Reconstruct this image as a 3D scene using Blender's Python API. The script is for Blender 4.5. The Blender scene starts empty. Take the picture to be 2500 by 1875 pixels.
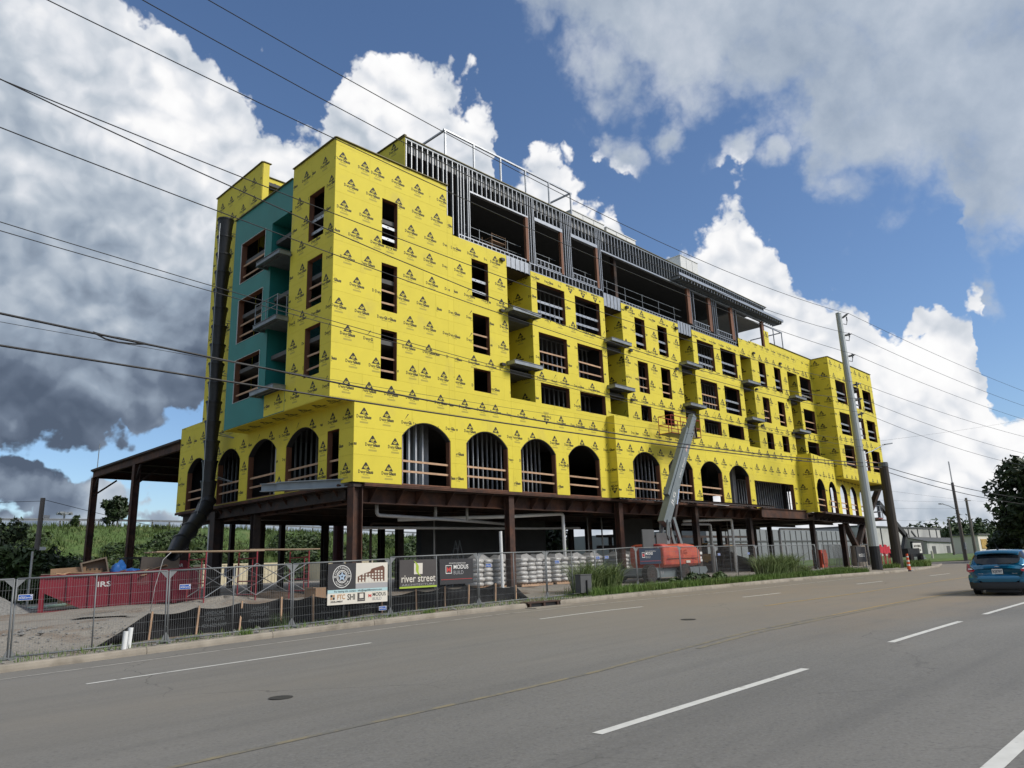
import bpy, bmesh, math, random
import numpy as np
from mathutils import Vector, Matrix
from mathutils.geometry import delaunay_2d_cdt
rnd = random.Random(7)
nrs = np.random.RandomState(11)
scene = bpy.context.scene
col = scene.collection
R = math.radians
# ---------------------------------------------------------------- camera
# axes: X runs along the street front of the building, Y into the site, Z up; the camera stands on the far pavement
FOC, PITCH, ROLL, YAW, EYE = 1791.87, .240698, -.0338788, .798673, 1.65
def cam_axes():
    cy, sy, cp, sp = math.cos(YAW), math.sin(YAW), math.cos(PITCH), math.sin(PITCH)
    fw = Vector((sy*cp, cy*cp, sp)); r = Vector((cy, -sy, 0)); up = r.cross(fw)
    cr, sr = math.cos(ROLL), math.sin(ROLL)
    return r*cr+up*sr, r*-sr+up*cr, fw
cr_, cu_, cf_ = cam_axes()
cd = bpy.data.cameras.new('camera'); cam = bpy.data.objects.new('camera', cd); col.objects.link(cam)
cd.sensor_width = 36; cd.lens = FOC/2500*36; cd.clip_start = .05; cd.clip_end = 6000
m = Matrix.Identity(4)
for i in range(3):
    m[i][0], m[i][1], m[i][2] = cr_[i], cu_[i], -cf_[i]
m[2][3] = EYE
cam.matrix_world = m
scene.camera = cam
# ---------------------------------------------------------------- light
SUN_DIR = Vector((.34, -.70, .66)).normalized()       # towards the sun
SUN_EL = math.asin(SUN_DIR.z); SUN_AZ = math.atan2(SUN_DIR.x, SUN_DIR.y)
sd = bpy.data.lights.new('sun', 'SUN'); sd.energy = 2.1; sd.angle = R(20); sd.color = (1, .94, .84)
so = bpy.data.objects.new('sun', sd); col.objects.link(so)
so.rotation_euler = (-SUN_DIR).to_track_quat('-Z', 'Y').to_euler()
scene.view_settings.view_transform = 'Standard'; scene.view_settings.look = 'None'
scene.view_settings.exposure = .66; scene.view_settings.gamma = 1
scene.view_settings.use_curve_mapping = False
scene.render.engine = 'CYCLES'
scene.cycles.max_bounces = 6; scene.cycles.diffuse_bounces = 3; scene.cycles.glossy_bounces = 2
scene.cycles.transparent_max_bounces = 8; scene.cycles.caustics_reflective = False; scene.cycles.caustics_refractive = False
# ---------------------------------------------------------------- sky with clouds
def dirpx(x, y): return (cr_*((x-1250)/FOC)+cu_*((937.5-y)/FOC)+cf_).normalized()
world = bpy.data.worlds.new('World'); scene.world = world; world.use_nodes = True
def build_sky():
    K = 2500/2212; nt = world.node_tree; nt.nodes.clear(); N = nt.nodes; L = nt.links
    def azel(x, y):
        d = dirpx(x*K, y*K); return math.degrees(math.atan2(d.x, d.y)-YAW), math.degrees(math.asin(d.z))
    def sock(v, s):
        if isinstance(v, (int, float)): s.default_value = v
        else: L.new(v, s)
    def mth(op, a, b=None, c=None, clamp=False):
        n = N.new('ShaderNodeMath'); n.operation = op; n.use_clamp = clamp; sock(a, n.inputs[0])
        if b is not None: sock(b, n.inputs[1])
        if c is not None: sock(c, n.inputs[2])
        return n.outputs[0]
    def mrange(v, a, b, lo=0., hi=1., smooth=True):
        n = N.new('ShaderNodeMapRange'); n.interpolation_type = 'SMOOTHSTEP' if smooth else 'LINEAR'
        for k, q in (('From Min', a), ('From Max', b), ('To Min', lo), ('To Max', hi)): n.inputs[k].default_value = q
        L.new(v, n.inputs['Value']); return n.outputs[0]
    def noise(vec, sc, det, rough, out='Fac'):
        n = N.new('ShaderNodeTexNoise'); n.inputs['Scale'].default_value = sc; n.inputs['Detail'].default_value = det; n.inputs['Roughness'].default_value = rough; L.new(vec, n.inputs['Vector']); return n.outputs[out]
    def vadd(a, b, op='ADD'):
        n = N.new('ShaderNodeVectorMath'); n.operation = op; L.new(a, n.inputs[0])
        if isinstance(b, (tuple, Vector)): n.inputs[1].default_value = b
        else: L.new(b, n.inputs[1])
        return n.outputs[0]
    def vscale(a, k):
        n = N.new('ShaderNodeVectorMath'); n.operation = 'SCALE'; n.inputs['Scale'].default_value = k; L.new(a, n.inputs[0]); return n.outputs[0]
    tc = N.new('ShaderNodeTexCoord'); d0 = tc.outputs['Generated']
    wc = vscale(vadd(noise(d0, 10, 5, .6, 'Color'), (.5, .5, .5), 'SUBTRACT'), .11)
    dw = vadd(d0, wc)
    sp = N.new('ShaderNodeSeparateXYZ'); L.new(dw, sp.inputs[0])
    # azimuth measured from the street axis, elevation in degrees
    dot = N.new('ShaderNodeVectorMath'); dot.operation = 'DOT_PRODUCT'; L.new(dw, dot.inputs[0]); dot.inputs[1].default_value = (math.cos(YAW), -math.sin(YAW), 0)
    do2 = N.new('ShaderNodeVectorMath'); do2.operation = 'DOT_PRODUCT'; L.new(dw, do2.inputs[0]); do2.inputs[1].default_value = (math.sin(YAW), math.cos(YAW), 0)
    az = mth('MULTIPLY', mth('ARCTAN2', dot.outputs['Value'], do2.outputs['Value']), 180/math.pi)
    el = mth('MULTIPLY', mth('ARCSINE', sp.outputs['Z']), 180/math.pi)
    u = mth('MULTIPLY_ADD', az, 1/120., .5, clamp=True)
    def curve(pts, px=True, ends=None):
        q = sorted((azel(x, y) if px else (x, y)) for x, y in pts)
        if ends: q = [(-180, ends[0]), (q[0][0]-12, ends[0])]+q+[(q[-1][0]+10, ends[1]), (180, ends[1])]
        n = N.new('ShaderNodeFloatCurve'); L.new(u, n.inputs['Value']); c = n.mapping.curves[0]
        P = [(min(max(a/120+.5, 0), 1), min(max((e+20)/90, 0), 1)) for a, e in q]
        P2 = []
        for p in P:
            if not P2 or p[0] > P2[-1][0]+.0008: P2.append(p)
        while len(c.points) < len(P2): c.points.new(.5, .5)
        for pt, p in zip(c.points, P2): pt.location = p; pt.handle_type = 'VECTOR'
        n.mapping.use_clip = False; n.mapping.update(); return mth('MULTIPLY_ADD', n.outputs[0], 90., -20.)
    T1 = curve([(-60,-300),(60,-260),(200,-220),(310,-60),(345,20),(400,110),(470,150),(500,215),(545,270),(600,300),(650,285),(700,255),(745,150),(790,120),(850,108),(895,160),(930,150),(960,135),(1010,160),(1055,200),(1080,290),(1100,360),(1180,320),(1230,370),(1290,450),
                (1390,520),(1450,520),(1500,500),(1545,465),(1580,455),(1640,480),(1700,545),(1745,640),(1780,650),(1830,640),(1870,660),(1920,770),(1950,790),(1985,740),(2030,715),(2085,690),(2125,740),(2145,860),(2180,905),(2260,915)], ends=(46, 16))
    B1 = curve([(-60,955),(0,958),(120,960),(220,950),(310,942),(400,925),(450,880),(470,1000),(490,1400)], ends=(8, -18))
    T2 = curve([(1000,-200),(1060,-60),(1120,40),(1190,70),(1250,110),(1300,190),(1350,195),(1400,165),(1450,210),(1520,245),(1600,235),(1690,290),(1740,330),(1775,415),(1850,430),(1920,415),(2000,430),(2060,480),(2090,600),(2140,610),(2200,520),(2260,500)], ends=(64, 34))
    t1 = mth('SUBTRACT', T1, el); b1 = mth('SUBTRACT', el, B1); t2 = mth('SUBTRACT', el, T2)
    low = mth('MINIMUM', mth('MULTIPLY', t1, .15), mth('MULTIPLY', b1, .20))
    # small scattered puffs and the low bands over the horizon
    puffs = None
    for x, y, r, w in ((1360,352,46,.62),(1312,322,30,.5),(1440,285,38,.5),(1595,330,34,.5),(1690,355,30,.42),(2095,640,44,.6),(110,1056,40,.62),(40,1052,48,.62),(1990,695,30,.45),(330,1115,70,.45),(180,1105,90,.6)):
        n = N.new('ShaderNodeVectorMath'); n.operation = 'DISTANCE'; L.new(dw, n.inputs[0]); n.inputs[1].default_value = dirpx(x*K, y*K)
        v = mrange(n.outputs['Value'], r*K/FOC*1.5, 0, -.35, w, smooth=False); puffs = v if puffs is None else mth('MAXIMUM', puffs, v)
    haze = mrange(el, 9., 1., -.5, .30)
    body = mth('MAXIMUM', mth('MAXIMUM', mth('MINIMUM', low, .75), mth('MINIMUM', mth('MULTIPLY', t2, .13), .62)), mth('MAXIMUM', puffs, haze))
    body = mth('MAXIMUM', body, -.6)
    dst = vadd(d0, vscale(wc, .22))
    def billow(vec, octs):
        out = None
        for sc, am in octs:
            n = N.new('ShaderNodeTexNoise'); n.inputs['Scale'].default_value = sc; n.inputs['Detail'].default_value = 0; L.new(vec, n.inputs['Vector'])
            v = mth('MULTIPLY', mth('ABSOLUTE', mth('SUBTRACT', n.outputs['Fac'], .5)), 2*am); out = v if out is None else mth('ADD', out, v)
        return out
    OC = ((8, .8), (17, .5), (36, .30), (74, .17), (150, .09))
    up = (Vector((0, 0, 1))*.8+cr_*.42).normalized()*.022
    B1_ = billow(dst, OC)
    OS = ((5, .75), (11, .55), (24, .32), (52, .15)); S1_ = billow(dst, OS); S2_ = billow(vadd(dst, up), OS)
    fb = noise(dst, 9, 8, .58)
    fine = mth('SUBTRACT', fb, .5)
    dens = mth('ADD', body, mth('ADD', mth('MULTIPLY', mth('SUBTRACT', B1_, .38), .62), mth('MULTIPLY', fine, 1.15)))
    sheet = mrange(mth('SUBTRACT', mth('MULTIPLY', t2, .13), mth('MULTIPLY', t1, .20)), -.1, .3)     # 1 on the high thin sheet
    left = mrange(az, -6., -16.)
    soft = mrange(dens, -.16, .55); hard = mrange(dens, .0, .15)
    mask = mth('ADD', mth('MULTIPLY', soft, mth('MULTIPLY', sheet, .86)), mth('MULTIPLY', hard, mth('SUBTRACT', 1., sheet)))
    slope = mth('SUBTRACT', S1_, S2_)
    lit = mth('MULTIPLY_ADD', slope, .62, .84)
    lit = mth('MULTIPLY_ADD', fine, .60, lit)
    lit = mth('SUBTRACT', lit, mrange(t1, 2., 16., 0, .10))                     # tops bright, lower down greyer
    lit = mth('SUBTRACT', lit, mth('MULTIPLY', left, mrange(t1, 1., 16., .04, .20)))
    lit = mth('SUBTRACT', lit, mth('MULTIPLY', mth('MULTIPLY', mrange(b1, 13., .5, 0, .42), mrange(b1, -2.5, -1.)), mrange(az, -12., -20.)))    # dark flat base of the left bank
    dk = N.new('ShaderNodeVectorMath'); dk.operation = 'DISTANCE'; L.new(dw, dk.inputs[0]); dk.inputs[1].default_value = dirpx(70*K, 1050*K)
    lit = mth('SUBTRACT', lit, mrange(dk.outputs['Value'], .075, .03, 0, .34))
    lit = mth('SUBTRACT', lit, mth('MULTIPLY', sheet, mth('MULTIPLY_ADD', slope, .55, .27)))
    lit = mth('MULTIPLY_ADD', mth('MULTIPLY', mrange(dens, .5, .05), sheet), .08, lit)
    ramp = N.new('ShaderNodeValToRGB'); L.new(lit, ramp.inputs[0]); e = ramp.color_ramp.elements; S = SKYK
    def c_(r, g_, b_): return (r*S, g_*S, b_*S, 1)
    e[0].position = 0; e[0].color = c_(.09, .12, .175); e[1].position = 1; e[1].color = c_(1.0, 1.0, 1.0)
    for p, c in ((.20, (.145, .185, .255)), (.42, (.31, .375, .465)), (.60, (.50, .56, .635)), (.76, (.74, .77, .82)), (.90, (.95, .95, .96))):
        k = e.new(p); k.color = c_(*c)
    cs = vscale(ramp.outputs[0], 10.)
    sky = N.new('ShaderNodeTexSky'); sky.sky_type = 'NISHITA'; sky.sun_disc = False; sky.sun_elevation = SUN_EL; sky.sun_rotation = SUN_AZ
    sky.air_density = 1.0; sky.dust_density = .5; sky.ozone_density = 2.4
    tint = N.new('ShaderNodeMix'); tint.data_type = 'RGBA'; tint.blend_type = 'MULTIPLY'; tint.inputs[0].default_value = 1
    L.new(sky.outputs[0], tint.inputs[6]); tint.inputs[7].default_value = SKYTINT
    mx = N.new('ShaderNodeMix'); mx.data_type = 'RGBA'; L.new(mask, mx.inputs[0]); L.new(tint.outputs[2], mx.inputs[6]); L.new(cs, mx.inputs[7])
    bg = N.new('ShaderNodeBackground'); bg.inputs['Strength'].default_value = .1; L.new(mx.outputs[2], bg.inputs['Color'])
    ow = N.new('ShaderNodeOutputWorld'); L.new(bg.outputs[0], ow.inputs[0])
    world.cycles.sampling_method = 'MANUAL'; world.cycles.sample_map_resolution = 256
SKYK, SKYTINT = .632, (.68, .75, .84, 1)
build_sky()

# ---------------------------------------------------------------- materials
MATS = {}
def mat(name, c, rough=.7, metal=0., var=.12, vscale=3., rand=0., bump=0., bscale=40., coat=0., c2=None, c2scale=1.5, c2lo=.5, c2hi=.65, spec=.5, stretch=None):
    if name in MATS: return MATS[name]
    mt = bpy.data.materials.new(name); mt.use_nodes = True; MATS[name] = mt
    nt = mt.node_tree; N = nt.nodes; L = nt.links; b = N['Principled BSDF']
    b.inputs['Roughness'].default_value = rough; b.inputs['Metallic'].default_value = metal; b.inputs['Specular IOR Level'].default_value = spec
    if coat: b.inputs['Coat Weight'].default_value = coat; b.inputs['Coat Roughness'].default_value = .06
    tc = N.new('ShaderNodeTexCoord'); vec = tc.outputs['Object']
    if stretch:
        mp = N.new('ShaderNodeMapping'); mp.inputs['Scale'].default_value = stretch; L.new(vec, mp.inputs[0]); vec = mp.outputs[0]
    col_ = None
    rgb = N.new('ShaderNodeRGB'); rgb.outputs[0].default_value = (*c, 1); col_ = rgb.outputs[0]
    if c2:
        n = N.new('ShaderNodeTexNoise'); n.inputs['Scale'].default_value = c2scale; n.inputs['Detail'].default_value = 7; n.inputs['Roughness'].default_value = .62; L.new(vec, n.inputs['Vector'])
        mr = N.new('ShaderNodeMapRange'); mr.inputs['From Min'].default_value = c2lo; mr.inputs['From Max'].default_value = c2hi; L.new(n.outputs[0], mr.inputs[0])
        mx = N.new('ShaderNodeMix'); mx.data_type = 'RGBA'; L.new(mr.outputs[0], mx.inputs[0]); L.new(col_, mx.inputs[6]); mx.inputs[7].default_value = (*c2, 1); col_ = mx.outputs[2]
    if var or rand:
        hs = N.new('ShaderNodeHueSaturation'); L.new(col_, hs.inputs['Color'])
        n = N.new('ShaderNodeTexNoise'); n.inputs['Scale'].default_value = vscale; n.inputs['Detail'].default_value = 5; L.new(vec, n.inputs['Vector'])
        mr = N.new('ShaderNodeMapRange'); mr.inputs['From Min'].default_value = .25; mr.inputs['From Max'].default_value = .75
        mr.inputs['To Min'].default_value = 1-var; mr.inputs['To Max'].default_value = 1+var; L.new(n.outputs[0], mr.inputs[0]); v = mr.outputs[0]
        if rand:
            oi = N.new('ShaderNodeObjectInfo'); m2 = N.new('ShaderNodeMapRange'); m2.inputs['To Min'].default_value = 1-rand; m2.inputs['To Max'].default_value = 1+rand
            L.new(oi.outputs['Random'], m2.inputs[0]); mm = N.new('ShaderNodeMath'); mm.operation = 'MULTIPLY'; L.new(v, mm.inputs[0]); L.new(m2.outputs[0], mm.inputs[1]); v = mm.outputs[0]
        L.new(v, hs.inputs['Value']); col_ = hs.outputs[0]
    L.new(col_, b.inputs['Base Color'])
    if bump:
        n = N.new('ShaderNodeTexNoise'); n.inputs['Scale'].default_value = bscale; n.inputs['Detail'].default_value = 4; L.new(vec, n.inputs['Vector'])
        bp = N.new('ShaderNodeBump'); bp.inputs['Strength'].default_value = bump; bp.inputs['Distance'].default_value = .02; L.new(n.outputs[0], bp.inputs['Height']); L.new(bp.outputs[0], b.inputs['Normal'])
    return mt
YEL = mat('yellow sheathing', (.70, .585, .050), .72, var=.035, vscale=1.6, rand=.03, bump=.05, bscale=120, c2=(.575, .47, .08), c2scale=.7, c2lo=.55, c2hi=.85)
INK = mat('black print', (.018, .018, .015), .7, var=0)
INKG = mat('grey print', (.40, .335, .055), .7, var=0)
TEAL = mat('teal membrane', (.018, .20, .175), .55, var=.08, vscale=1.2, rand=.03)
WHITE_TRIM = mat('white flashing', (.75, .77, .76), .5)
BUCK = mat('brown buck lumber', (.17, .072, .038), .7, var=.25, vscale=6, rand=.15, stretch=(1, 1, .2))
LUM = mat('pine lumber', (.47, .30, .185), .7, var=.2, vscale=5, rand=.15)
GALV = mat('galvanised steel', (.36, .375, .39), .42, .7, var=.15, vscale=4, rand=.06)
GALVD = mat('dull zinc steel', (.24, .26, .275), .5, .55, var=.2, vscale=3, rand=.08)
RUST = mat('rusted steel', (.062, .034, .026), .78, .2, var=.3, vscale=3, c2=(.15, .062, .032), c2scale=1.1, c2lo=.42, c2hi=.75)
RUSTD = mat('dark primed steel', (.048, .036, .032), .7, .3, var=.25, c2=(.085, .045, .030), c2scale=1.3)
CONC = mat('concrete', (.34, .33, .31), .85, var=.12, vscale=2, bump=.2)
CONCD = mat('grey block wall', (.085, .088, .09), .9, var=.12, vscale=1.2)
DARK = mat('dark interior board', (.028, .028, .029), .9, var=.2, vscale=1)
ROOFM = mat('roof membrane', (.075, .075, .075), .8)
BLACKP = mat('black plastic', (.013, .0135, .015), .45, var=.3, vscale=4, c2=(.05, .047, .043), c2scale=2.5, c2lo=.6, c2hi=.85)
PVC = mat('white pvc', (.74, .75, .74), .4, var=.06)
PVCG = mat('grey pipe', (.40, .40, .39), .5, var=.1)
FSTEEL = mat('fence steel', (.19, .20, .205), .6, .3, var=.1)
BLKCABLE = mat('black cable', (.012, .012, .013), .5, var=0)

# ---------------------------------------------------------------- mesh helpers
def V(*a): return Vector(a)
class MB:
    def __init__(s): s.v = []; s.f = []; s.m = []
    def face(s, pts, mi=0):
        b = len(s.v); s.v += [tuple(p) for p in pts]; s.f.append(tuple(range(b, b+len(pts)))); s.m.append(mi)
    def raw(s, vs, fs, mi=0):
        b = len(s.v); s.v += [tuple(p) for p in vs]
        for f in fs: s.f.append(tuple(b+i for i in f)); s.m.append(mi)
    def box(s, x0, y0, z0, x1, y1, z1, mi=0):
        x0, x1 = min(x0, x1), max(x0, x1); y0, y1 = min(y0, y1), max(y0, y1); z0, z1 = min(z0, z1), max(z0, z1)
        s.raw([(x0,y0,z0),(x1,y0,z0),(x1,y1,z0),(x0,y1,z0),(x0,y0,z1),(x1,y0,z1),(x1,y1,z1),(x0,y1,z1)],
              [(3,2,1,0),(4,5,6,7),(0,1,5,4),(1,2,6,5),(2,3,7,6),(3,0,4,7)], mi)
        return s
    def bar(s, p, q, w, h, up=(0,0,1), mi=0):   # rectangular bar, w sideways, h along up
        p, q, up = Vector(p), Vector(q), Vector(up); d = (q-p).normalized(); sx = d.cross(up)
        if sx.length < 1e-4: sx = d.cross(Vector((1,0,0)))
        sx.normalize(); u = sx.cross(d); a, b = sx*w/2, u*h/2
        s.raw([p-a-b,p+a-b,p+a+b,p-a+b,q-a-b,q+a-b,q+a+b,q-a+b],[(0,1,2,3),(7,6,5,4),(1,0,4,5),(2,1,5,6),(3,2,6,7),(0,3,7,4)], mi)
        return s
    def ibeam(s, p, q, d, bf, t=.03, up=(0,0,1), mi=0):
        p, q, up = Vector(p), Vector(q), Vector(up).normalized(); k = up*(d/2-t/2)
        s.bar(p+k, q+k, bf, t, up, mi); s.bar(p-k, q-k, bf, t, up, mi); s.bar(p, q, t, d-2*t-.002, up, mi); return s
    def tube(s, pts, r, n=8, mi=0, cap=True):
        pts = [Vector(p) for p in pts]; rs = r if isinstance(r, (list, tuple)) else [r]*len(pts); b0 = len(s.v); ref = None
        for i, p in enumerate(pts):
            d = (pts[min(i+1, len(pts)-1)]-pts[max(i-1, 0)]).normalized()
            if ref is None: ref = d.orthogonal().normalized()
            ref = (ref-d*ref.dot(d)); ref = ref.normalized() if ref.length > 1e-6 else d.orthogonal().normalized()
            w = d.cross(ref)
            for k in range(n):
                a = 2*math.pi*k/n; s.v.append(tuple(p+(ref*math.cos(a)+w*math.sin(a))*rs[i]))
        for i in range(len(pts)-1):
            for k in range(n):
                a = b0+i*n+k; b = b0+i*n+(k+1) % n; s.f.append((a, b, b+n, a+n)); s.m.append(mi)
        if cap:
            s.f.append(tuple(b0+k for k in range(n))[::-1]); s.m.append(mi); e = b0+(len(pts)-1)*n; s.f.append(tuple(e+k for k in range(n))); s.m.append(mi)
        return s
    def prism(s, poly, p0, u, v, n, th, mi=0):   # polygon in plane (u,v) through p0, thickness th along n
        p0, u, v, n = map(Vector, (p0, u, v, n)); k = len(poly)
        a = [p0+u*x+v*y for x, y in poly]; b = [q+n*th for q in a]
        s.raw(a+b, [tuple(range(k))[::-1], tuple(range(k, 2*k))]+[(i, (i+1) % k, k+(i+1) % k, k+i) for i in range(k)], mi); return s
    def rot(s, ang, o=(0,0,0)):
        c, sn = math.cos(ang), math.sin(ang); s.v = [(o[0]+(x-o[0])*c-(y-o[1])*sn, o[1]+(x-o[0])*sn+(y-o[1])*c, z) for x, y, z in s.v]; return s
    def build(s, name, mats, parent=None, smooth=False, local=False, origin=None):
        if not isinstance(mats, (list, tuple)): mats = [mats]
        me = bpy.data.meshes.new(name); o = bpy.data.objects.new(name, me); col.objects.link(o)
        off = Vector((0,0,0))
        if parent is not None:
            o.parent = parent
            if not local:
                q = parent
                while q is not None: off += q.location; q = q.parent
        elif not local:
            if origin is None:
                a = np.array(s.v); off = Vector(((a[:,0].min()+a[:,0].max())/2, (a[:,1].min()+a[:,1].max())/2, a[:,2].min()))
            else: off = Vector(origin)
            o.location = off
        a = np.array(s.v, dtype=float)-np.array(off); me.from_pydata(a.tolist(), [], s.f)
        for mm in mats: me.materials.append(mm)
        if len(mats) > 1: me.polygons.foreach_set('material_index', s.m)
        if smooth: me.polygons.foreach_set('use_smooth', [True]*len(s.f))
        me.update(); return o
def tag(o, label=None, cat=None, group=None, kind=None):
    if label: o['label'] = label
    if cat: o['category'] = cat
    if group: o['group'] = group
    if kind: o['kind'] = kind
    return o
def empty(name, loc=(0,0,0), rz=0, label=None, cat=None, group=None):
    o = bpy.data.objects.new(name, None); col.objects.link(o); o.location = loc; o.rotation_euler = (0,0,rz); o.empty_display_size = .2
    return tag(o, label, cat, group)
def copy_tree(o, parent=None):
    c = o.copy(); col.objects.link(c); c.parent = parent
    for ch in list(o.children): copy_tree(ch, c)
    return c
def inst(src, parent, loc=None):
    c = bpy.data.objects.new(src.name.split('.')[0], src.data); col.objects.link(c); c.parent = parent
    if loc is not None: c.location = loc
    return c
_tx = {}
def text2d(body, size=1., bold=0., res=2, align='CENTER', space=1.):
    key = (body, bold, res, align, space)
    if key not in _tx:
        cu = bpy.data.curves.new('t', 'FONT'); cu.body = body; cu.size = 1; cu.resolution_u = res; cu.align_x = align; cu.offset = bold; cu.space_character = space
        o = bpy.data.objects.new('t', cu); col.objects.link(o); dg = bpy.context.evaluated_depsgraph_get(); dg.update()
        me = o.evaluated_get(dg).to_mesh(); me.calc_loop_triangles()
        vs = [(v.co.x, v.co.y) for v in me.vertices]; ts = [tuple(t.vertices) for t in me.loop_triangles]
        out = []
        for t in ts:
            a, b, c = (vs[i] for i in t)
            if (b[0]-a[0])*(c[1]-a[1])-(b[1]-a[1])*(c[0]-a[0]) < 0: t = t[::-1]
            out.append(t)
        o.evaluated_get(dg).to_mesh_clear(); bpy.data.objects.remove(o); bpy.data.curves.remove(cu); _tx[key] = (vs, out)
    vs, ts = _tx[key]; return [(x*size, y*size) for x, y in vs], ts
def put_text(mb, body, size, p0, u, v, mi=0, bold=0., res=2, align='CENTER', width=None, space=1.):
    vs, ts = text2d(body, size, bold, res, align, space); k = 1
    if width:
        w = max(x for x, y in vs)-min(x for x, y in vs); k = width/w
    p0, u, v = Vector(p0), Vector(u), Vector(v); mb.raw([p0+u*(x*k)+v*y for x, y in vs], ts, mi)
# ground heights: the street twists gently, the site lies a little higher
def G(X, Y):
    e = float(np.interp(X, [-30,-12,12,17,24,32,50,400], [-12,-12,12,16,18.5,19.5,20,20])); Yc = min(max(Y, -15), 22)
    return .0029*e-.0151*Yc+.0012*e*Yc
def smooth(t): t = min(max(t, 0), 1); return t*t*(3-2*t)
def KY(X): return float(np.interp(X, [-60,0,9,24,40,48,55,62,70,80], [18.9,18.9,18.85,18.4,18.7,18.6,17.9,18.2,19.2,21.5]))
def SG(X, Y):
    zk = G(X, 19)+.15; zb = float(np.interp(X, [-40,0,8,15,30,40,60,90], [.0,.2,.36,.55,.52,.60,.45,.35]))
    t = smooth((Y-20.6)/4.6); return zk*(1-t)+zb*t
# ================================================================= the setting
def grid(name, xs, ys, zf, mats, kind='structure', mi=None):
    nx, ny = len(xs), len(ys); vs = [(x, y, zf(x, y)) for y in ys for x in xs]
    fs = [(j*nx+i, j*nx+i+1, (j+1)*nx+i+1, (j+1)*nx+i) for j in range(ny-1) for i in range(nx-1)]
    b = MB(); b.v = vs; b.f = fs; b.m = [0]*len(fs)
    o = b.build(name, mats, smooth=True, origin=(0,0,0)); o['kind'] = kind; return o
def asphalt():
    mt = bpy.data.materials.new('worn asphalt'); mt.use_nodes = True; nt = mt.node_tree; N = nt.nodes; L = nt.links; b = N['Principled BSDF']; b.inputs['Roughness'].default_value = .86
    tc = N.new('ShaderNodeTexCoord'); P = tc.outputs['Object']
    def noise(sc, det, rough, stretch=None):
        v = P
        if stretch: mp = N.new('ShaderNodeMapping'); mp.inputs['Scale'].default_value = stretch; L.new(P, mp.inputs[0]); v = mp.outputs[0]
        n = N.new('ShaderNodeTexNoise'); n.inputs['Scale'].default_value = sc; n.inputs['Detail'].default_value = det; n.inputs['Roughness'].default_value = rough; L.new(v, n.inputs['Vector']); return n.outputs[0]
    def mr(v, a, c, lo=0, hi=1):
        n = N.new('ShaderNodeMapRange'); n.inputs['From Min'].default_value = a; n.inputs['From Max'].default_value = c; n.inputs['To Min'].default_value = lo; n.inputs['To Max'].default_value = hi; L.new(v, n.inputs[0]); return n.outputs[0]
    def mul(a, c, op='MULTIPLY'):
        n = N.new('ShaderNodeMath'); n.operation = op
        for i, q in enumerate((a, c)):
            if isinstance(q, (int, float)): n.inputs[i].default_value = q
            else: L.new(q, n.inputs[i])
        return n.outputs[0]
    def mix(f, a, c):
        n = N.new('ShaderNodeMix'); n.data_type = 'RGBA'
        if isinstance(f, float): n.inputs[0].default_value = f
        else: L.new(f, n.inputs[0])
        for i, q in ((6, a), (7, c)):
            if isinstance(q, tuple): n.inputs[i].default_value = (*q, 1)
            else: L.new(q, n.inputs[i])
        return n.outputs[2]
    c = mix(mr(noise(.35, 6, .6, (.35, 1, 1)), .35, .68), (.135, .130, .120), (.185, .176, .160))
    c = mix(mr(noise(28, 4, .75), .44, .72, 0, .65), c, (.235, .23, .22))           # stone chips
    c = mix(mr(noise(17, 4, .7), .54, .70, 0, .55), c, (.06, .06, .06))
    c = mix(mr(noise(1.6, 3, .5, (.05, 1.1, 1)), .5, .72, 0, .35), c, (.085, .084, .082))   # tyre tracks along the lanes
    # tan construction dust carried out on the street beyond the site gate
    sp = N.new('ShaderNodeSeparateXYZ'); L.new(P, sp.inputs[0])
    dust = mul(mr(sp.outputs['X'], 12., 24.), mr(mul(sp.outputs['Y'], mul(noise(.5, 4, .6), 3.), 'ADD'), 5.8, 8.4))
    dust = mul(dust, mr(noise(.9, 6, .65, (.3, 1, 1)), .25, .6, .35, .85))
    c = mix(dust, c, (.245, .195, .14))
    dust2 = mul(mr(noise(.25, 6, .65, (.3, 1, 1)), .36, .68, .12, .75), mr(sp.outputs['Y'], 6.5, 11.))
    c = mix(dust2, c, (.21, .19, .16))
    # cracks
    vo = N.new('ShaderNodeTexVoronoi'); vo.feature = 'DISTANCE_TO_EDGE'; vo.inputs['Scale'].default_value = .14
    wv = N.new('ShaderNodeVectorMath'); wv.operation = 'ADD'; nz = N.new('ShaderNodeTexNoise'); nz.inputs['Scale'].default_value = .9; nz.inputs['Detail'].default_value = 8; L.new(P, nz.inputs['Vector'])
    L.new(P, wv.inputs[0]); L.new(nz.outputs['Color'], wv.inputs[1]); L.new(wv.outputs[0], vo.inputs['Vector'])
    crack = mul(mr(vo.outputs['Distance'], .0008, .0026, 1, 0), mr(noise(.22, 3, .5), .47, .55))
    c = mix(mul(crack, .5), c, (.05, .048, .045))
    L.new(c, b.inputs['Base Color'])
    bp = N.new('ShaderNodeBump'); bp.inputs['Strength'].default_value = .35; bp.inputs['Distance'].default_value = .006; L.new(noise(70, 3, .7), bp.inputs['Height']); L.new(bp.outputs[0], b.inputs['Normal'])
    return mt
ASPH = asphalt()
PAINT = mat('white road paint', (.62, .61, .57), .7, var=.1, vscale=6, c2=(.20, .19, .175), c2scale=5, c2lo=.60, c2hi=.74)
PAINTF = mat('faded white road paint', (.40, .38, .34), .8, var=.1, c2=(.18, .165, .14), c2scale=4, c2lo=.5, c2hi=.68)
PAINTY = mat('faded yellow road paint', (.36, .25, .10), .8, var=.1, c2=(.19, .165, .12), c2scale=3, c2lo=.48, c2hi=.68)
PAINTP = mat('old worn yellow paint', (.24, .205, .13), .85, var=.1, c2=(.14, .135, .12), c2scale=3, c2lo=.42, c2hi=.6)
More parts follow.
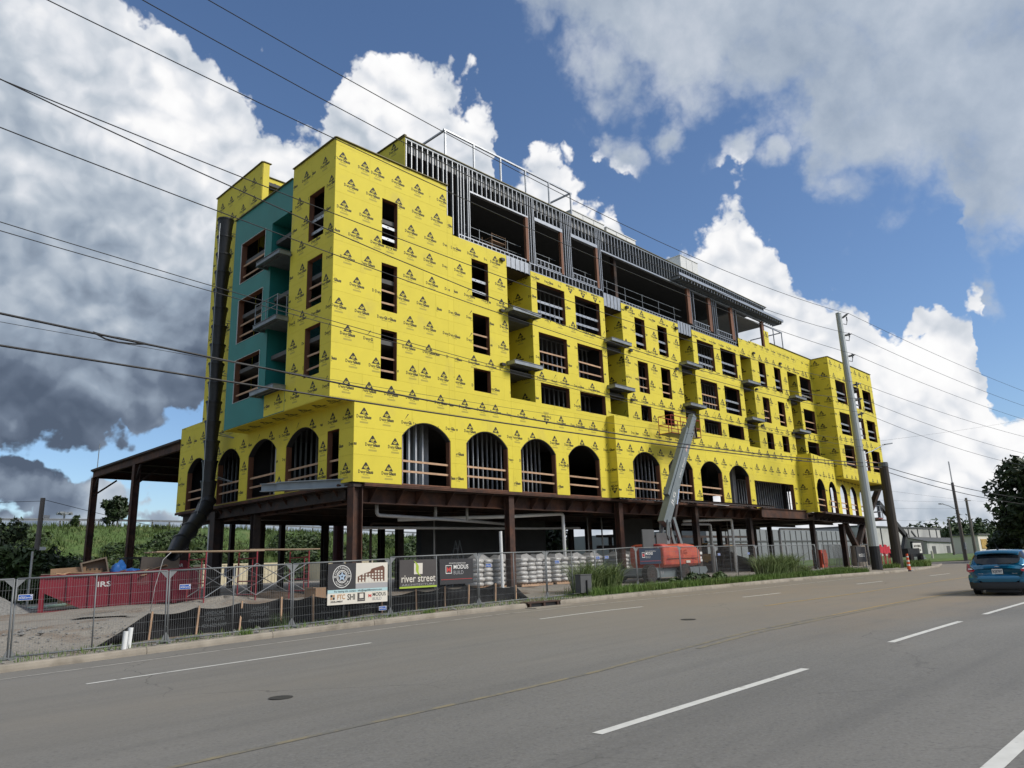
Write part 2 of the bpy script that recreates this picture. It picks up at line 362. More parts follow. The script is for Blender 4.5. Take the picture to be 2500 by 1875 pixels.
KERB = mat('kerb concrete', (.30, .265, .215), .9, var=.2, vscale=2.5, bump=.3, c2=(.17, .145, .11), c2scale=1.2, c2lo=.5, c2hi=.75)
DIRT = mat('site gravel', (.26, .235, .20), .95, var=.35, vscale=14, bump=.8, bscale=30, c2=(.17, .115, .075), c2scale=.35, c2lo=.5, c2hi=.66)
GRASSG = mat('grass ground', (.055, .085, .025), .95, var=.35, vscale=3, c2=(.12, .105, .055), c2scale=.6, c2lo=.5, c2hi=.75)
GRASSB = mat('grass blades', (.075, .125, .028), .8, var=.25, vscale=1.1, c2=(.17, .18, .06), c2scale=.5, c2lo=.5, c2hi=.75)
def fr(a, b, s): return list(np.arange(a, b+s*.5, s))
b = MB(); b.face([(-2500,-2500,-1.2),(2500,-2500,-1.2),(2500,2500,-1.2),(-2500,2500,-1.2)]); o = b.build('ground', GRASSG, origin=(0,0,-1.2)); o['kind'] = 'structure'
grid('road', fr(-60, 100, 2)+[110, 130, 160, 220], fr(-24, 18, 1.5)+[20, 24, 32, 60], G, ASPH)
# site pad behind the kerb (kerb line on its street side)
def site():
    xs = fr(-60, 2, 2)+fr(2.5, 30, .5)+fr(31, 79, 1); ts = [0,.25,.5,.8,1.2,1.6,2.1,2.7,3.4,4.2,5,6,8,11,15,20,30,45,60,72]
    b = MB(); n = len(xs)
    for t in ts:
        for x in xs:
            y = KY(x)+.17+t; z = SG(x, y) + ((nrs.rand()-.5)*.05 if t > .3 else 0); 
            if t > 1: z += .05*math.sin(x*.9+y*.5)*math.sin(y*.7-x*.3)
            b.v.append((x, y, z if t > .2 else G(x, KY(x))+.145))
    for j in range(len(ts)-1):
        for i in range(n-1): b.f.append((j*n+i, j*n+i+1, (j+1)*n+i+1, (j+1)*n+i)); b.m.append(0)
    o = b.build('site_ground', DIRT, smooth=True, origin=(0,0,0)); o['kind'] = 'structure'
site()
# kerb stones: each cast length its own piece
kerb = MB()
kr = tag(MB().box(-60,18.9,-.6,-59.9,19,-.5).build('kerb', KERB, origin=(0,0,0)), kind='structure')
def kerb_piece(x0, x1, w=.17, parent=None):
    b = MB(); k = 3
    xs = [x0+(x1-x0)*i/k for i in range(k+1)]; prof = [(0,-.25),(0,.06),(.015,.125),(.05,.15),(w,.155),(w,-.25)]
    for x in xs:
        for dy, dz in prof: b.v.append((x, KY(x)+dy, G(x, KY(x))+dz))
    m_ = len(prof)
    for i in range(k):
        for j in range(m_): a = i*m_+j; c = i*m_+(j+1) % m_; b.f.append((a, a+m_, c+m_, c)); b.m.append(0)
    b.f.append(tuple(range(m_))); b.m.append(0); b.f.append(tuple(range(k*m_, (k+1)*m_))[::-1]); b.m.append(0)
    return b.build('kerb_stone', KERB, kr)
for x0_, x1_ in ((-12., 19.42), (21.14, 79.)):
    n_ = int(round((x1_-x0_)/3.05))
    for k_ in range(n_): kerb_piece(x0_+(x1_-x0_)*k_/n_+.006, x0_+(x1_-x0_)*(k_+1)/n_-.006)
# storm drain set into the kerb
DR = mat('rusty cast iron', (.07, .042, .032), .8, .3, var=.3)
def drain():
    x0, x1 = 19.5, 21.05; y = KY(20.2)-.01; z = G(20.2, y)
    r = empty('storm_drain', (20.2, y, z), label='rusty double storm drain inlet set into the concrete kerb', cat='drain')
    b = MB(); b.box(x0-.1, y-.03, z+.135, x1+.1, y+.45, z+.17); b.box(x0, y-.02, z-.05, x0+.08, y+.3, z+.134); b.box(x1-.08, y-.02, z-.05, x1, y+.3, z+.134); b.box((x0+x1)/2-.05, y-.02, z-.05, (x0+x1)/2+.05, y+.3, z+.134); b.build('cast_frame', DR, r)
    b = MB(); b.box(x0+.08, y+.05, z-.3, x1-.08, y+.3, z+.134); b.build('throat_shade', BLKCABLE, r)  # solid black fill near the kerb face, stands for the shade inside the inlet
    b = MB(); b.box(x0-.25, y-.55, z-.02, x1+.25, y-.03, z+.012); b.build('gutter_pan', KERB, r)
drain()
# painted lines, each dash its own stroke
def stroke(x0, x1, yf, w, mt, nm='lane_marking'):
    n = max(2, int((x1-x0)/1.5)); b = MB()
    for i in range(n+1):
        x = x0+(x1-x0)*i/n; y = yf(x) if callable(yf) else yf
        b.v += [(x, y-w/2, G(x, y-w/2)+.005), (x, y+w/2, G(x, y+w/2)+.005)]
    for i in range(n): b.f.append((2*i, 2*i+2, 2*i+3, 2*i+1)); b.m.append(0)
    o = b.build(nm, mt, RM); return o
RM = tag(empty('road_markings', (0,0,0)), kind='structure')
for a, c in ((-12,-4),(-2.6,2.1),(6.2,11.1),(14.75,19.3),(21.4,26.4),(30.5,35.2),(39,44)): stroke(a, c, 5.02, .13, PAINT)
stroke(3, 16, 1.76, .14, PAINT)
LNY = lambda x: float(np.interp(x, [0,20,27,41], [14.9,15,14,13.95]))
for a, c in ((-6,1),(4.45,10.4),(16.2,21.1),(26.5,29.5),(37.6,41.1),(49,53)): stroke(a, c, LNY, .11, PAINT)
stroke(-10, 47, lambda x: float(np.interp(x, [0,15,23,30,47], [17.6,17.5,17.1,16.5,17])), .10, PAINTF)
stroke(22.5, 60, lambda x: float(np.interp(x, [22,30,60], [11.25,11.1,11.7])), .13, PAINTY)
DYY = lambda x: float(np.interp(x, [0,9,15,27,33,60], [7.4,7.42,8.0,8.05,7.75,8.2]))
stroke(20, 60, lambda x: DYY(x)+.12, .10, PAINTY); stroke(12.5, 60, lambda x: DYY(x)-.12, .10, PAINTP); stroke(-10, 20, lambda x: DYY(x)+.12, .10, PAINTP)
# small cover plates in the road
def plate(x, y, r, nm, lab):
    b = MB(); b.v.append((x, y, G(x, y)+.009)); n = 14
    for k in range(n): a = 2*math.pi*k/n; b.v.append((x+r*math.cos(a), y+r*math.sin(a), G(x, y)+.009))
    for k in range(n): b.f.append((0, 1+k, 1+(k+1) % n)); b.m.append(0)
    tag(b.build(nm, mat('dark iron', (.05, .048, .045), .7, .3)), lab, 'cover')
plate(5.55, 10.15, .17, 'valve_cover', 'small dark round valve cover in the near lanes of the road')
plate(17.5, 10.9, .20, 'valve_cover', 'dark round cover in the road in front of the lift')

# ================================================================= building
ZR, PITCHB = 5.176, 1.167
def logo_tris():
    out = []   # (tri, material, lift)
    tri = [(-.225, 0), (.225, 0), (.03, .30), (-.03, .30)]
    out.append(([tri[0], tri[1], tri[2]], 1, .0025)); out.append(([tri[0], tri[2], tri[3]], 1, .0025))
    def addt(body, size, cx, y, mi, bold, width, lift, res):
        vs, ts = text2d(body, size, bold, res, 'LEFT'); w = max(p[0] for p in vs)-min(p[0] for p in vs); m0 = min(p[0] for p in vs); k = width/w
        for t in ts: out.append(([(cx+(vs[i][0]-m0)*k, y+vs[i][1]) for i in t], mi, lift))
    addt('GP', .16, -.115, .04, 0, .03, .23, .0045, 1)
    addt('Dens', .205, -.375, -.165, 1, .026, .345, .0025, 1)
    addt('Glass', .205, -.02, -.165, 1, .045, .40, .0025, 1)
    addt('Sheathing', .075, -.135, -.245, 1, .0, .27, .0025, 1)
    for y in (-.335, -.375):
        q = [(-.21, y), (.21, y), (.21, y+.03), (-.21, y+.03)]; out.append(([q[0], q[1], q[2]], 2, .0025)); out.append(([q[0], q[2], q[3]], 2, .0025))
    return out
LOGO = logo_tris()
def inpoly(p, poly):
    x, y = p; c = False; j = len(poly)-1
    for i in range(len(poly)):
        xi, yi = poly[i]; xj, yj = poly[j]
        if (yi > y) != (yj > y) and x < (xj-xi)*(y-yi)/(yj-yi)+xi: c = not c
        j = i
    return c
def clip_tris(rect, polys):
    s0, s1, z0, z1 = rect; vs = [Vector((s0,z0)), Vector((s1,z0)), Vector((s1,z1)), Vector((s0,z1))]; es = [(0,1),(1,2),(2,3),(3,0)]
    use = []
    for pl in polys:
        if max(p[0] for p in pl) < s0 or min(p[0] for p in pl) > s1 or max(p[1] for p in pl) < z0 or min(p[1] for p in pl) > z1: continue
        use.append(pl); k = len(vs); vs += [Vector(p) for p in pl]; es += [(k+i, k+(i+1) % len(pl)) for i in range(len(pl))]
    if not use: return [tuple(v) for v in vs], [(0,1,2),(0,2,3)], []
    ov, oe, of, *_ = delaunay_2d_cdt(vs, es, [], 0, 1e-5)
    keep = []
    for f in of:
        c = ((ov[f[0]].x+ov[f[1]].x+ov[f[2]].x)/3, (ov[f[0]].y+ov[f[1]].y+ov[f[2]].y)/3)
        if s0 < c[0] < s1 and z0 < c[1] < z1 and not any(inpoly(c, p) for p in use):
            a, bb, cc = (ov[i] for i in f); ar = (bb.x-a.x)*(cc.y-a.y)-(bb.y-a.y)*(cc.x-a.x)
            if abs(ar) > 1e-6: keep.append(tuple(f) if ar > 0 else tuple(f)[::-1])
    return [tuple(v) for v in ov], keep, use
class Plane:
    """vertical wall plane: s runs along d, n points outwards"""
    def __init__(s, p0, d, n): s.p0, s.d, s.n = Vector((*p0, 0)), Vector((*d, 0)), Vector((*n, 0)); s.flip = s.d.cross(Vector((0,0,1))).dot(s.n) < 0
    def pt(s, a, z, o=0.): return s.p0+s.d*a+s.n*o+Vector((0,0,z))
def sheathe(pl, rects, polys, parent, mats=None, logos=True, rows=True, blen=3.54, name='sheathing_board', seed=1, th=.016):
    """boards laid in courses over the rectangles, cut round the openings, print cut with them"""
    mats = mats or [YEL]; rg = random.Random(seed); pr = MB()
    for (s0, s1, z0, z1) in rects:
        zs = [(z0, z1)]
        if rows:
            k0 = int(math.floor((z0-ZR)/PITCHB+1e-3)); zs = []; k = k0
            while ZR+k*PITCHB < z1-1e-3:
                a, c = max(z0, ZR+k*PITCHB), min(z1, ZR+(k+1)*PITCHB)
                if c-a > .03: zs.append((a, c))
                k += 1
        for (za, zb) in zs:
            cuts = [s0]; x = s0+blen*(.35+.65*rg.random())
            while rows and x < s1-.45: cuts.append(x); x += blen*(1 if rg.random() < .7 else .5)
            cuts.append(s1)
            for a, c in zip(cuts[:-1], cuts[1:]):
                g = .003 if rows else 0; vs, ts, use = clip_tris((a+g, c-g, za+g, zb-g), polys)
                if not ts: continue
                off = rg.random()*.004
                # the openings may cut a course into several pieces: one object each
                par = list(range(len(vs)))
                def find(i):
                    while par[i] != i: par[i] = par[par[i]]; i = par[i]
                    return i
                for t in ts: par[find(t[0])] = find(t[1]); par[find(t[1])] = find(t[2])
                comps = {}
                for t in ts: comps.setdefault(find(t[0]), []).append(t)
                for tl in comps.values():
                    ids = sorted({i for t in tl for i in t}); mp = {i: k for k, i in enumerate(ids)}; nb = len(ids); b = MB()
                    b.v = [tuple(pl.pt(vs[i][0], vs[i][1], off)) for i in ids]+[tuple(pl.pt(vs[i][0], vs[i][1], off-th)) for i in ids]
                    ed = set()
                    for t in tl:
                        t = tuple(mp[i] for i in t); b.f.append(t[::-1] if pl.flip else t); b.m.append(0)
                        for i in range(3): ed.add((t[i], t[(i+1) % 3]))
                    for (i, j) in ed:
                        if (j, i) not in ed: f = (j, i, i+nb, j+nb); b.f.append(f[::-1] if pl.flip else f); b.m.append(0)
                    b.build(name, mats, parent)
                if logos:
                    k = math.floor(((za+zb)/2-ZR)/PITCHB) if rows else 0; zc = ZR+(k+.5)*PITCHB+rg.uniform(-.015, .015)
                    ph = rg.random()*1.18; up = -1 if rg.random() < .03 else 1; q = a-1.18+ph; sg = -1 if pl.flip else 1
                    while q < c+.4:
                        for tri, mi, lift in LOGO:
                            pts = [(q+sg*up*x_, zc-.02+up*y_) for x_, y_ in tri]
                            if all(a+.004 < p[0] < c-.004 and za+.004 < p[1] < zb-.004 for p in pts) and not any(inpoly(p, u) for u in use for p in pts):
                                pr.face([pl.pt(p[0], p[1], off+lift) for p in pts], mi)
                        q += 1.18
    if pr.v: pr.build('printed_marks', [YEL, INK, INKG], BLD)['kind'] = 'stuff'
def rect_poly(s0, s1, z0, z1): return [(s0,z0),(s1,z0),(s1,z1),(s0,z1)]
def arch_poly(s0, s1, z0, zs, zt, n=14):
    c = (s1-s0)/2; h = zt-zs; rr = (c*c+h*h)/(2*h); zc = zt-rr; a0 = math.asin(c/rr); m_ = (s0+s1)/2
    return [(s0,z0),(s1,z0)]+[(m_+rr*math.sin(a0-2*a0*i/n), zc+rr*math.cos(a0-2*a0*i/n)) for i in range(n+1)]
def window_fit(pl, s0, s1, z0, z1, parent, kind='wood', depth=.26, label=None):
    """raw window opening: lumber buck all round and two guard rails across"""
    t = .014; b = MB()
    for (a, c, d, e) in ((s0, s0+t, z0, z1), (s1-t, s1, z0, z1), (s0+t, s1-t, z1-t, z1), (s0+t, s1-t, z0, z0+t)):
        b.raw([pl.pt(x, z, o) for o in (-.018, -depth) for x, z in ((a,d),(c,d),(c,e),(a,e))], [(0,1,2,3),(4,7,6,5),(0,4,5,1),(1,5,6,2),(2,6,7,3),(3,7,4,0)])
    w = b.build('window_opening', BUCK, parent)
    if label: w['label'] = label
    h = z1-z0; rails = (.42, 1.02) if h > 1.6 else ()
    for r in rails:
        b = MB(); hh = .075 if kind == 'wood' else .10
        p, q = pl.pt(s0+t, z0+r, -.16), pl.pt(s1-t, z0+r+rnd.uniform(-.03, .03), -.16)
        if kind == 'wood': b.bar(p, q, .04, .085); b.build('guard_rail', LUM, w)
        else:
            b.bar(p, q, .035, .14)
            for k in range(1, int((s1-s0)/.45)+1):
                c = p.lerp(q, k/(int((s1-s0)/.45)+1)); b.bar(c-pl.d*.03+pl.n*.02, c+pl.d*.03+pl.n*.02, .004, .045, mi=1)
            b.build('guard_rail', [GALV, DARK], w)
    return w
def arch_fit(pl, s0, s1, z0, zs, zt, parent, depth=.28, rails=True, pipe=None):
    poly = arch_poly(s0, s1, z0, zs, zt)[2:]; b = MB(); t = .035; m_ = (s0+s1)/2
    for (x0, y0), (x1, y1) in zip(poly[:-1], poly[1:]):
        i0 = (m_+(x0-m_)*(1-t/1.3), y0-t); i1 = (m_+(x1-m_)*(1-t/1.3), y1-t)
        b.raw([pl.pt(*p, o) for o in (-.018, -depth) for p in ((x0,y0),(x1,y1),i1,i0)], [(0,1,2,3),(7,6,5,4),(2,6,7,3),(0,4,5,1)])
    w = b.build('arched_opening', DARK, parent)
    for a in (s0, s1-.05):
        b = MB(); b.raw([pl.pt(x, z, o) for o in (-.019, -depth) for x, z in ((a,z0+.05),(a+.05,z0+.05),(a+.05,zs-.03),(a,zs-.03))], [(0,1,2,3),(4,7,6,5),(0,4,5,1),(1,5,6,2),(2,6,7,3),(3,7,4,0)]); b.build('jamb', BUCK, w)
    b = MB(); b.bar(pl.pt(s0, z0+.03, -.13), pl.pt(s1, z0+.03, -.13), .2, .05); b.build('sill', BUCK, w)
    if rails:
        for r in (.62, 1.08):
            b = MB(); b.bar(pl.pt(s0+.05, z0+r, -.14), pl.pt(s1-.05, z0+r-.03, -.14), .04, .09); b.build('guard_rail', LUM, w)
    return w

BLD = empty('apartment_building', (17.1, 26, .5), label='five storey apartment building under construction, clad in bright yellow sheathing on rusty steel columns', cat='building')
YF, YS, XU, XL = 26., 25.43, 15.87, 17.08
PF = Plane((0, YF), (1, 0), (0, -1)); PS = Plane((0, YS), (1, 0), (0, -1)); PB = Plane((0, 24.45), (1, 0), (0, -1))
PU = Plane((XU, 0), (0, 1), (-1, 0)); PL = Plane((XL, 0), (0, 1), (-1, 0))
PA = Plane((59.36, 24.22), (.99183, .12756), (.12756, -.99183))
def wallpart(name, pl, rects, polys, depth=.20):
    """the framed wall behind the boards: inner lining with the openings cut out"""
    b = MB()
    for r in rects:
        vs, ts, _ = clip_tris(r, polys)
        for o in (-.022, -depth):
            k = len(b.v); b.v += [tuple(pl.pt(p[0], p[1], o)) for p in vs]
            for t in ts: b.f.append(tuple(k+i for i in t)); b.m.append(0)
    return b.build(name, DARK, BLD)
HEADS = ((15.0, 17.1), (12.05, 14.13), (10.06, 11.23))
narrow = ((24.0,25.18),(38.35,39.5),(41.0,42.15),(55.6,56.8),(58.35,59.6)); wide = ((28.95,31.36),(32.3,34.68),(46.05,48.43),(49.43,51.82),(63.35,65.75))
# --- street front
op = []; fit = []
for i, (z0, z1) in enumerate(((16.2,18.54),(13.0,15.3),(9.8,12.1))): op.append((18.4,19.29,z0,z1)); fit.append((18.4,19.29,z0,z1,'steel' if i == 0 else 'wood'))
for (a, c) in narrow+wide:
    for i, (z0, z1) in enumerate(HEADS):
        if i == 2 and a > 36: z0 = 10.2 if a < 53 else 9.88
        op.append((a, c, z0, z1)); k = 'steel' if (i == 0 or (a > 49 and a < 52 and i == 1)) else 'wood'; fit.append((a, c, z0, z1, k))
polys = [rect_poly(*o) for o in op]
arF = [(19.58,22.42),(23.41,26.24),(27.17,29.92),(30.95,33.74)]
polysF = polys+[arch_poly(a, c, 5.19, 7.36, 8.08) for a, c in arF]
rF = [(XU,22.37,8.64,20.62),(XL,22.37,5.19,8.64),(22.37,22.73,5.19,18.98),(22.73,26.58,5.19,18.0),(26.58,28.48,5.19,10.05),(28.48,34.65,5.19,17.62),(34.65,35.15,9.95,17.62),(35.15,36.95,9.95,10.24),
      (36.95,43.65,9.95,17.74),(45.45,52.5,9.95,17.70),(43.65,45.45,9.95,10.1),(52.5,54.3,17.15,18.5),(54.3,60.9,9.6,18.6),(60.9,62.85,17.12,18.6),(62.85,66.3,9.6,18.6),(58.1,66.3,18.602,19.1),(57.25,58.1,18.6,20.1)]
w = wallpart('front_wall', PF, rF, polysF); sheathe(PF, rF, polysF, w, seed=3)
for f in fit: window_fit(PF, *f[:4], BLD, f[4])
for a, c in arF: arch_fit(PF, a, c, 5.19, 7.36, 8.08, BLD)
# --- stepped-out lower storey
arS = [(36.2,39.08),(40.05,42.93),(43.9,46.77),(47.78,50.7)]; big = (51.46,58.09,5.1,7.1)
polysS = [arch_poly(a, c, 5.19, 7.36, 8.06) for a, c in arS]+[rect_poly(*big)]
rS = [(34.65,51.4,5.19,9.97),(51.4,59.36,5.05,9.64)]
w = wallpart('stepped_wall', PS, rS, polysS); sheathe(PS, rS, polysS, w, seed=5)
for i, (a, c) in enumerate(arS): arch_fit(PS, a, c, 5.19, 7.36, 8.06, BLD, rails=i != 3)
wf = window_fit(PS, *big, BLD, 'none', depth=.3)
for c in wf.children[:]: bpy.data.objects.remove(c)
PR1 = Plane((34.65, 0), (0, 1), (-1, 0)); PR2 = Plane((59.36, 0), (0, 1), (-1, 0)); PR3 = Plane((66.3, 0), (0, 1), (-1, 0))
w = MB().box(34.67, YS+.03, 5.25, 34.9, YF-.02, 9.9).build('return_wall', DARK, BLD); sheathe(PR1, [(YS, YF, 5.19, 10.0)], [], w, seed=6)
w = MB().box(59.38, 24.3, 5.0, 59.6, YS-.02, 9.5).build('return_wall', DARK, BLD); sheathe(PR2, [(24.22, YS, 4.9, 9.62)], [], w, seed=8)
# --- angled arcade on the right
arA = [(.45,2.95),(4.05,6.5),(7.72,10.2),(11.3,13.75),(14.95,17.4)]
polysA = [arch_poly(a, c, 4.92, 6.85, 7.66) for a, c in arA]; rA = [(0,18.6,4.9,9.6)]
w = wallpart('angled_wall', PA, rA, polysA); sheathe(PA, rA, polysA, w, seed=9)
for a, c in arA: arch_fit(PA, a, c, 4.92, 6.85, 7.66, BLD)
# --- bay at the far end
opB = [(a, c, z0, z1) for (a, c) in ((67.42,69.82),(70.95,73.3),(74.1,76.35)) for (z0, z1) in ((15.0,17.12),(12.05,14.1),(9.05,11.12))]
polysB = [rect_poly(*o) for o in opB]; rB = [(66.3,77.1,8.05,19.05)]
w = wallpart('bay_wall', PB, rB, polysB); sheathe(PB, rB, polysB, w, seed=10)
for i, o in enumerate(opB): window_fit(PB, *o, BLD, 'steel' if i % 3 < 2 else 'wood')
w = MB().box(66.32, 24.5, 8.1, 66.5, YF-.02, 19).build('return_wall', DARK, BLD); sheathe(PR3, [(24.45, YF, 8.05, 19.07)], [], w, seed=12)
b = MB(); b.box(66.3, 24.46, 8.0, 77.0, 26.6, 8.045); b.build('soffit', YEL, BLD)
# --- left flank: yellow block, teal block, tower, lower storey
opU = [(26.88,28.18,z0,z1) for z0, z1 in ((16.25,18.6),(13.0,15.33),(9.82,12.1))]; polysU = [rect_poly(*o) for o in opU]; rU = [(YF,29.76,8.64,20.62)]
w = wallpart('flank_wall', PU, rU, polysU); sheathe(PU, rU, polysU, w, seed=14)
for i, o in enumerate(opU): window_fit(PU, *o, BLD, 'steel' if i == 0 else 'wood')
opT = [(32.36,35.0,z0,z1) for z0, z1 in ((16.25,18.5),(13.0,15.34),(9.9,12.12))]; recT = (29.78,31.7,9.7,18.5)
polysT = [rect_poly(*o) for o in opT]+[rect_poly(*recT)]; rT = [(29.765,35.85,8.66,20.14)]
w = wallpart('teal_wall', PU, rT, polysT); sheathe(PU, rT, polysT, w, mats=[TEAL], logos=False, rows=False, name='membrane_sheet', seed=15)
sheathe(PU, [(29.79,31.69,8.67,9.69)], [], w, seed=16)
for o in opT:
    wf = window_fit(PU, *o, BLD, 'wood', depth=.3); b = MB()
    for p, q in (((o[0],o[3]),(o[1],o[3])),((o[0],o[2]),(o[0],o[3])),((o[1],o[2]),(o[1],o[3])),((o[0],o[2]),(o[1],o[2]))): b.bar(PU.pt(*p, .004), PU.pt(*q, .004), .012, .035, up=PU.n)
    b.build('tape_edge', WHITE_TRIM, wf)
b = MB(); b.box(XU+.03, 31.702, 9.7, 18.2, 31.74, 18.6); b.box(18.2, 29.7, 9.0, 18.25, 31.74, 18.6); b.box(XU+.03, 29.72, 9.0, 18.2, 29.777, 18.6); b.box(XU+.03, 29.78, 18.505, 18.2, 31.7, 18.6); b.build('balcony_recess', TEAL, BLD)
b = MB(); b.box(XU+.02, 35.80, 8.68, 17.3, 35.87, 20.1); b.build('end_wall', DARK, BLD)
arL = [(28.77,31.68),(32.59,35.5),(36.42,39.02),(40.4,43.06)]; slot = (27.12,28.06,5.25,7.59)
polysL = [arch_poly(a, c, 5.22, 7.4, 8.1) for a, c in arL]+[rect_poly(*slot)]; rL = [(YF,35.6,5.2,8.64),(35.6,44.32,5.2,10.15),(35.6,41.45,10.15,24.1)]
w = wallpart('lower_flank_wall', PL, rL, polysL); sheathe(PL, rL, polysL, w, seed=18)
for a, c in arL: arch_fit(PL, a, c, 5.22, 7.4, 8.1, BLD)
window_fit(PL, *slot, BLD, 'wood')
# soffit under the overhanging flank, with print
sf = MB(); sf.box(XU+.02, 26.03, 8.64, XL, 35.84, 8.7); sfo = sf.build('soffit_frame', DARK, BLD)
b = MB(); b.box(XU+.004, YF+.004, 8.625, XL+.2, 35.85, 8.639)
for k in range(8):
    for tri, mi, lift in LOGO: b.face([(XU+.62-y_*1.1, 26.7+k*1.18-x_, 8.623-lift) for x_, y_ in tri], mi)
b.build('soffit_board', [YEL, INK, INKG], sfo)
# tower parapet return and the low cross wall behind it
b = MB(); b.box(XL+.03, 35.58, 19, XL+.4, 35.9, 24.08); b.build('parapet_return', YEL, BLD)
PT = Plane((0, 36.4), (1, 0), (0, -1)); w = MB().box(XL+.4, 36.42, 19, 24, 36.7, 23.7).build('cross_wall', DARK, BLD); sheathe(PT, [(XL+.41, 24, 20, 23.75)], [], w, seed=20)
# cheek of the top storey
PC = Plane((19.75, 0), (0, 1), (-1, 0)); w = MB().box(19.77, 26.1, 20.3, 19.95, 32, 22.4).build('cheek_wall', DARK, BLD); sheathe(PC, [(26.05, 32, 20.3, 22.42)], [], w, seed=22)
# metal caps on the parapets
CAP = mat('parapet cap', (.16, .14, .06), .6, .2)
for p, q in (((XU-.03,YF-.0,20.66),(22.42,YF-.0,20.66)),((XU-.0,YF-.03,20.66),(XU-.0,29.78,20.66)),((22.37,YF,20.66),(22.37,26.6,20.66)),((XL,35.58,24.14),(XL,41.5,24.14)),((XL,35.6,24.14),(XL+.5,35.6,24.14)),((XU,29.77,20.17),(XU,35.9,20.17)),((XL+.4,36.4,23.79),(24,36.4,23.79)),((66.27,24.45,19.09),(77.13,24.45,19.09)),((66.3,24.42,19.09),(66.3,26.1,19.09)),((58.1,YF,19.13),(66.3,YF,19.13)),((19.75,26,22.46),(19.75,32,22.46))):
    b = MB(); b.bar(p, q, .16, .035); b.build('parapet_cap', CAP, BLD)
# --- balcony recesses in the street front
for i, (a, c) in enumerate(((26.58,28.48),(35.15,36.95),(43.65,45.45),(52.5,54.3),(60.9,62.85))):
    z0 = (10.05,10.2,10.0,9.6,9.6)[i]; z1 = (17.35,17.1,17.1,17.15,17.12)[i]
    PRc = Plane((c, 0), (0, 1), (-1, 0)); w = MB().box(c+.02, YF+.02, z0, c+.2, 28.3, z1).build('recess_wall', DARK, BLD); sheathe(PRc, [(YF, 28.3, z0, z1)], [], w, seed=30+i)
    b = MB(); b.box(a-.05, YF+.2, z0-.3, a, 28.3, z1); b.box(a, 28.3, z0-.3, c, 28.36, z1+.1); b.build('recess_lining', YEL, BLD)
    b = MB(); b.box(a, YF+.03, z1, c, 28.3, z1+.06); b.build('recess_ceiling', RUSTD, BLD)
    for zf in (14.78, 11.85):
        b = MB(); x0, x1, y0, y1 = a-.20, c+.04, 25.42, 28.3
        if i == 3: zf += .04
        d = .2
        b.bar((x0, y0, zf), (x1, y0, zf), .03, d); b.bar((x0, y0, zf+d/2), (x1, y0, zf+d/2), .09, .015); b.bar((x0, y0, zf-d/2), (x1, y0, zf-d/2), .09, .015)
        for x_ in (x0, x1): b.bar((x_, y0, zf), (x_, YF+.0, zf), .03, d); b.bar((x_, y0, zf+d/2+.002), (x_, YF, zf+d/2+.002), .09, .015); b.bar((x_, y0, zf-d/2-.002), (x_, YF, zf-d/2-.002), .09, .015)
        bo = b.build('balcony', GALVD, BLD)
        b = MB(); b.box(x0+.02, y0+.02, zf+.02, x1-.02, YF+1.5, zf+.05)
        for k in range(1, 3): yy = y0+k*.25; b.box(x0+.02, yy-.02, zf-.07, x1-.02, yy+.02, zf+.018)
        b.build('balcony_deck', GALVD, bo)
for zf in (16.2, 12.97, 9.72):
    b = MB(); x0, y0, y1, d = 15.27, 29.72, 31.95, .20
    b.bar((x0, y0, zf), (x0, y1, zf), .03, d); b.bar((x0, y0, zf+d/2), (x0, y1, zf+d/2), .1, .015); b.bar((x0, y0, zf-d/2), (x0, y1, zf-d/2), .1, .015)
    for y_ in (y0, y1): b.bar((x0, y_, zf), (XU+.01, y_, zf), .03, d); b.bar((x0, y_, zf+d/2+.002), (XU, y_, zf+d/2+.002), .1, .015); b.bar((x0, y_, zf-d/2-.002), (XU, y_, zf-d/2-.002), .1, .015)
    bo = b.build('balcony', GALVD, BLD)
    b = MB(); b.box(x0+.02, y0+.02, zf+.03, XU+2, y1-.02, zf+.06)
    b.box(x0+.28, y0+.02, zf-.07, x0+.32, y1-.02, zf+.028)
    b.build('balcony_deck', GALVD, bo)
    if zf == 12.97:
        b = MB()
        for y_ in (y0+.05, (y0+y1)/2, y1-.05): b.tube([(x0+.05, y_, zf+.1), (x0+.05, y_, zf+1.15)], .022, 6)
        b.tube([(XU-.08, y0+.05, zf+.1), (XU-.08, y0+.05, zf+1.15)], .022, 6)
        for h in (.6, 1.12): b.tube([(XU, y0+.05, zf+h), (x0+.05, y0+.05, zf+h), (x0+.05, y1-.05, zf+h)], .02, 6)
        b.build('balcony_railing', GALVD, bo)
# small dark wall-light boxes beside the recesses
for x_, z_ in ((26.2,17.6),(26.05,14.65),(26.0,11.7),(37.5,17.5),(37.55,14.6),(37.35,11.35),(43.3,17.3),(42.9,14.3),(43.2,11.4),(54.6,14.55),(54.9,11.65),(60.4,14.5),(60.4,11.6),(59.6,17.55),(54.8,17.6)):
    b = MB(); b.box(x_-.13, YF-.16, z_-.05, x_+.13, YF-.02, z_+.09); b.tube([(x_-.2, YF-.08, z_+.05), (x_-.27, YF-.12, z_-.02)], .02, 5); b.build('wall_light', BLACKP, BLD)
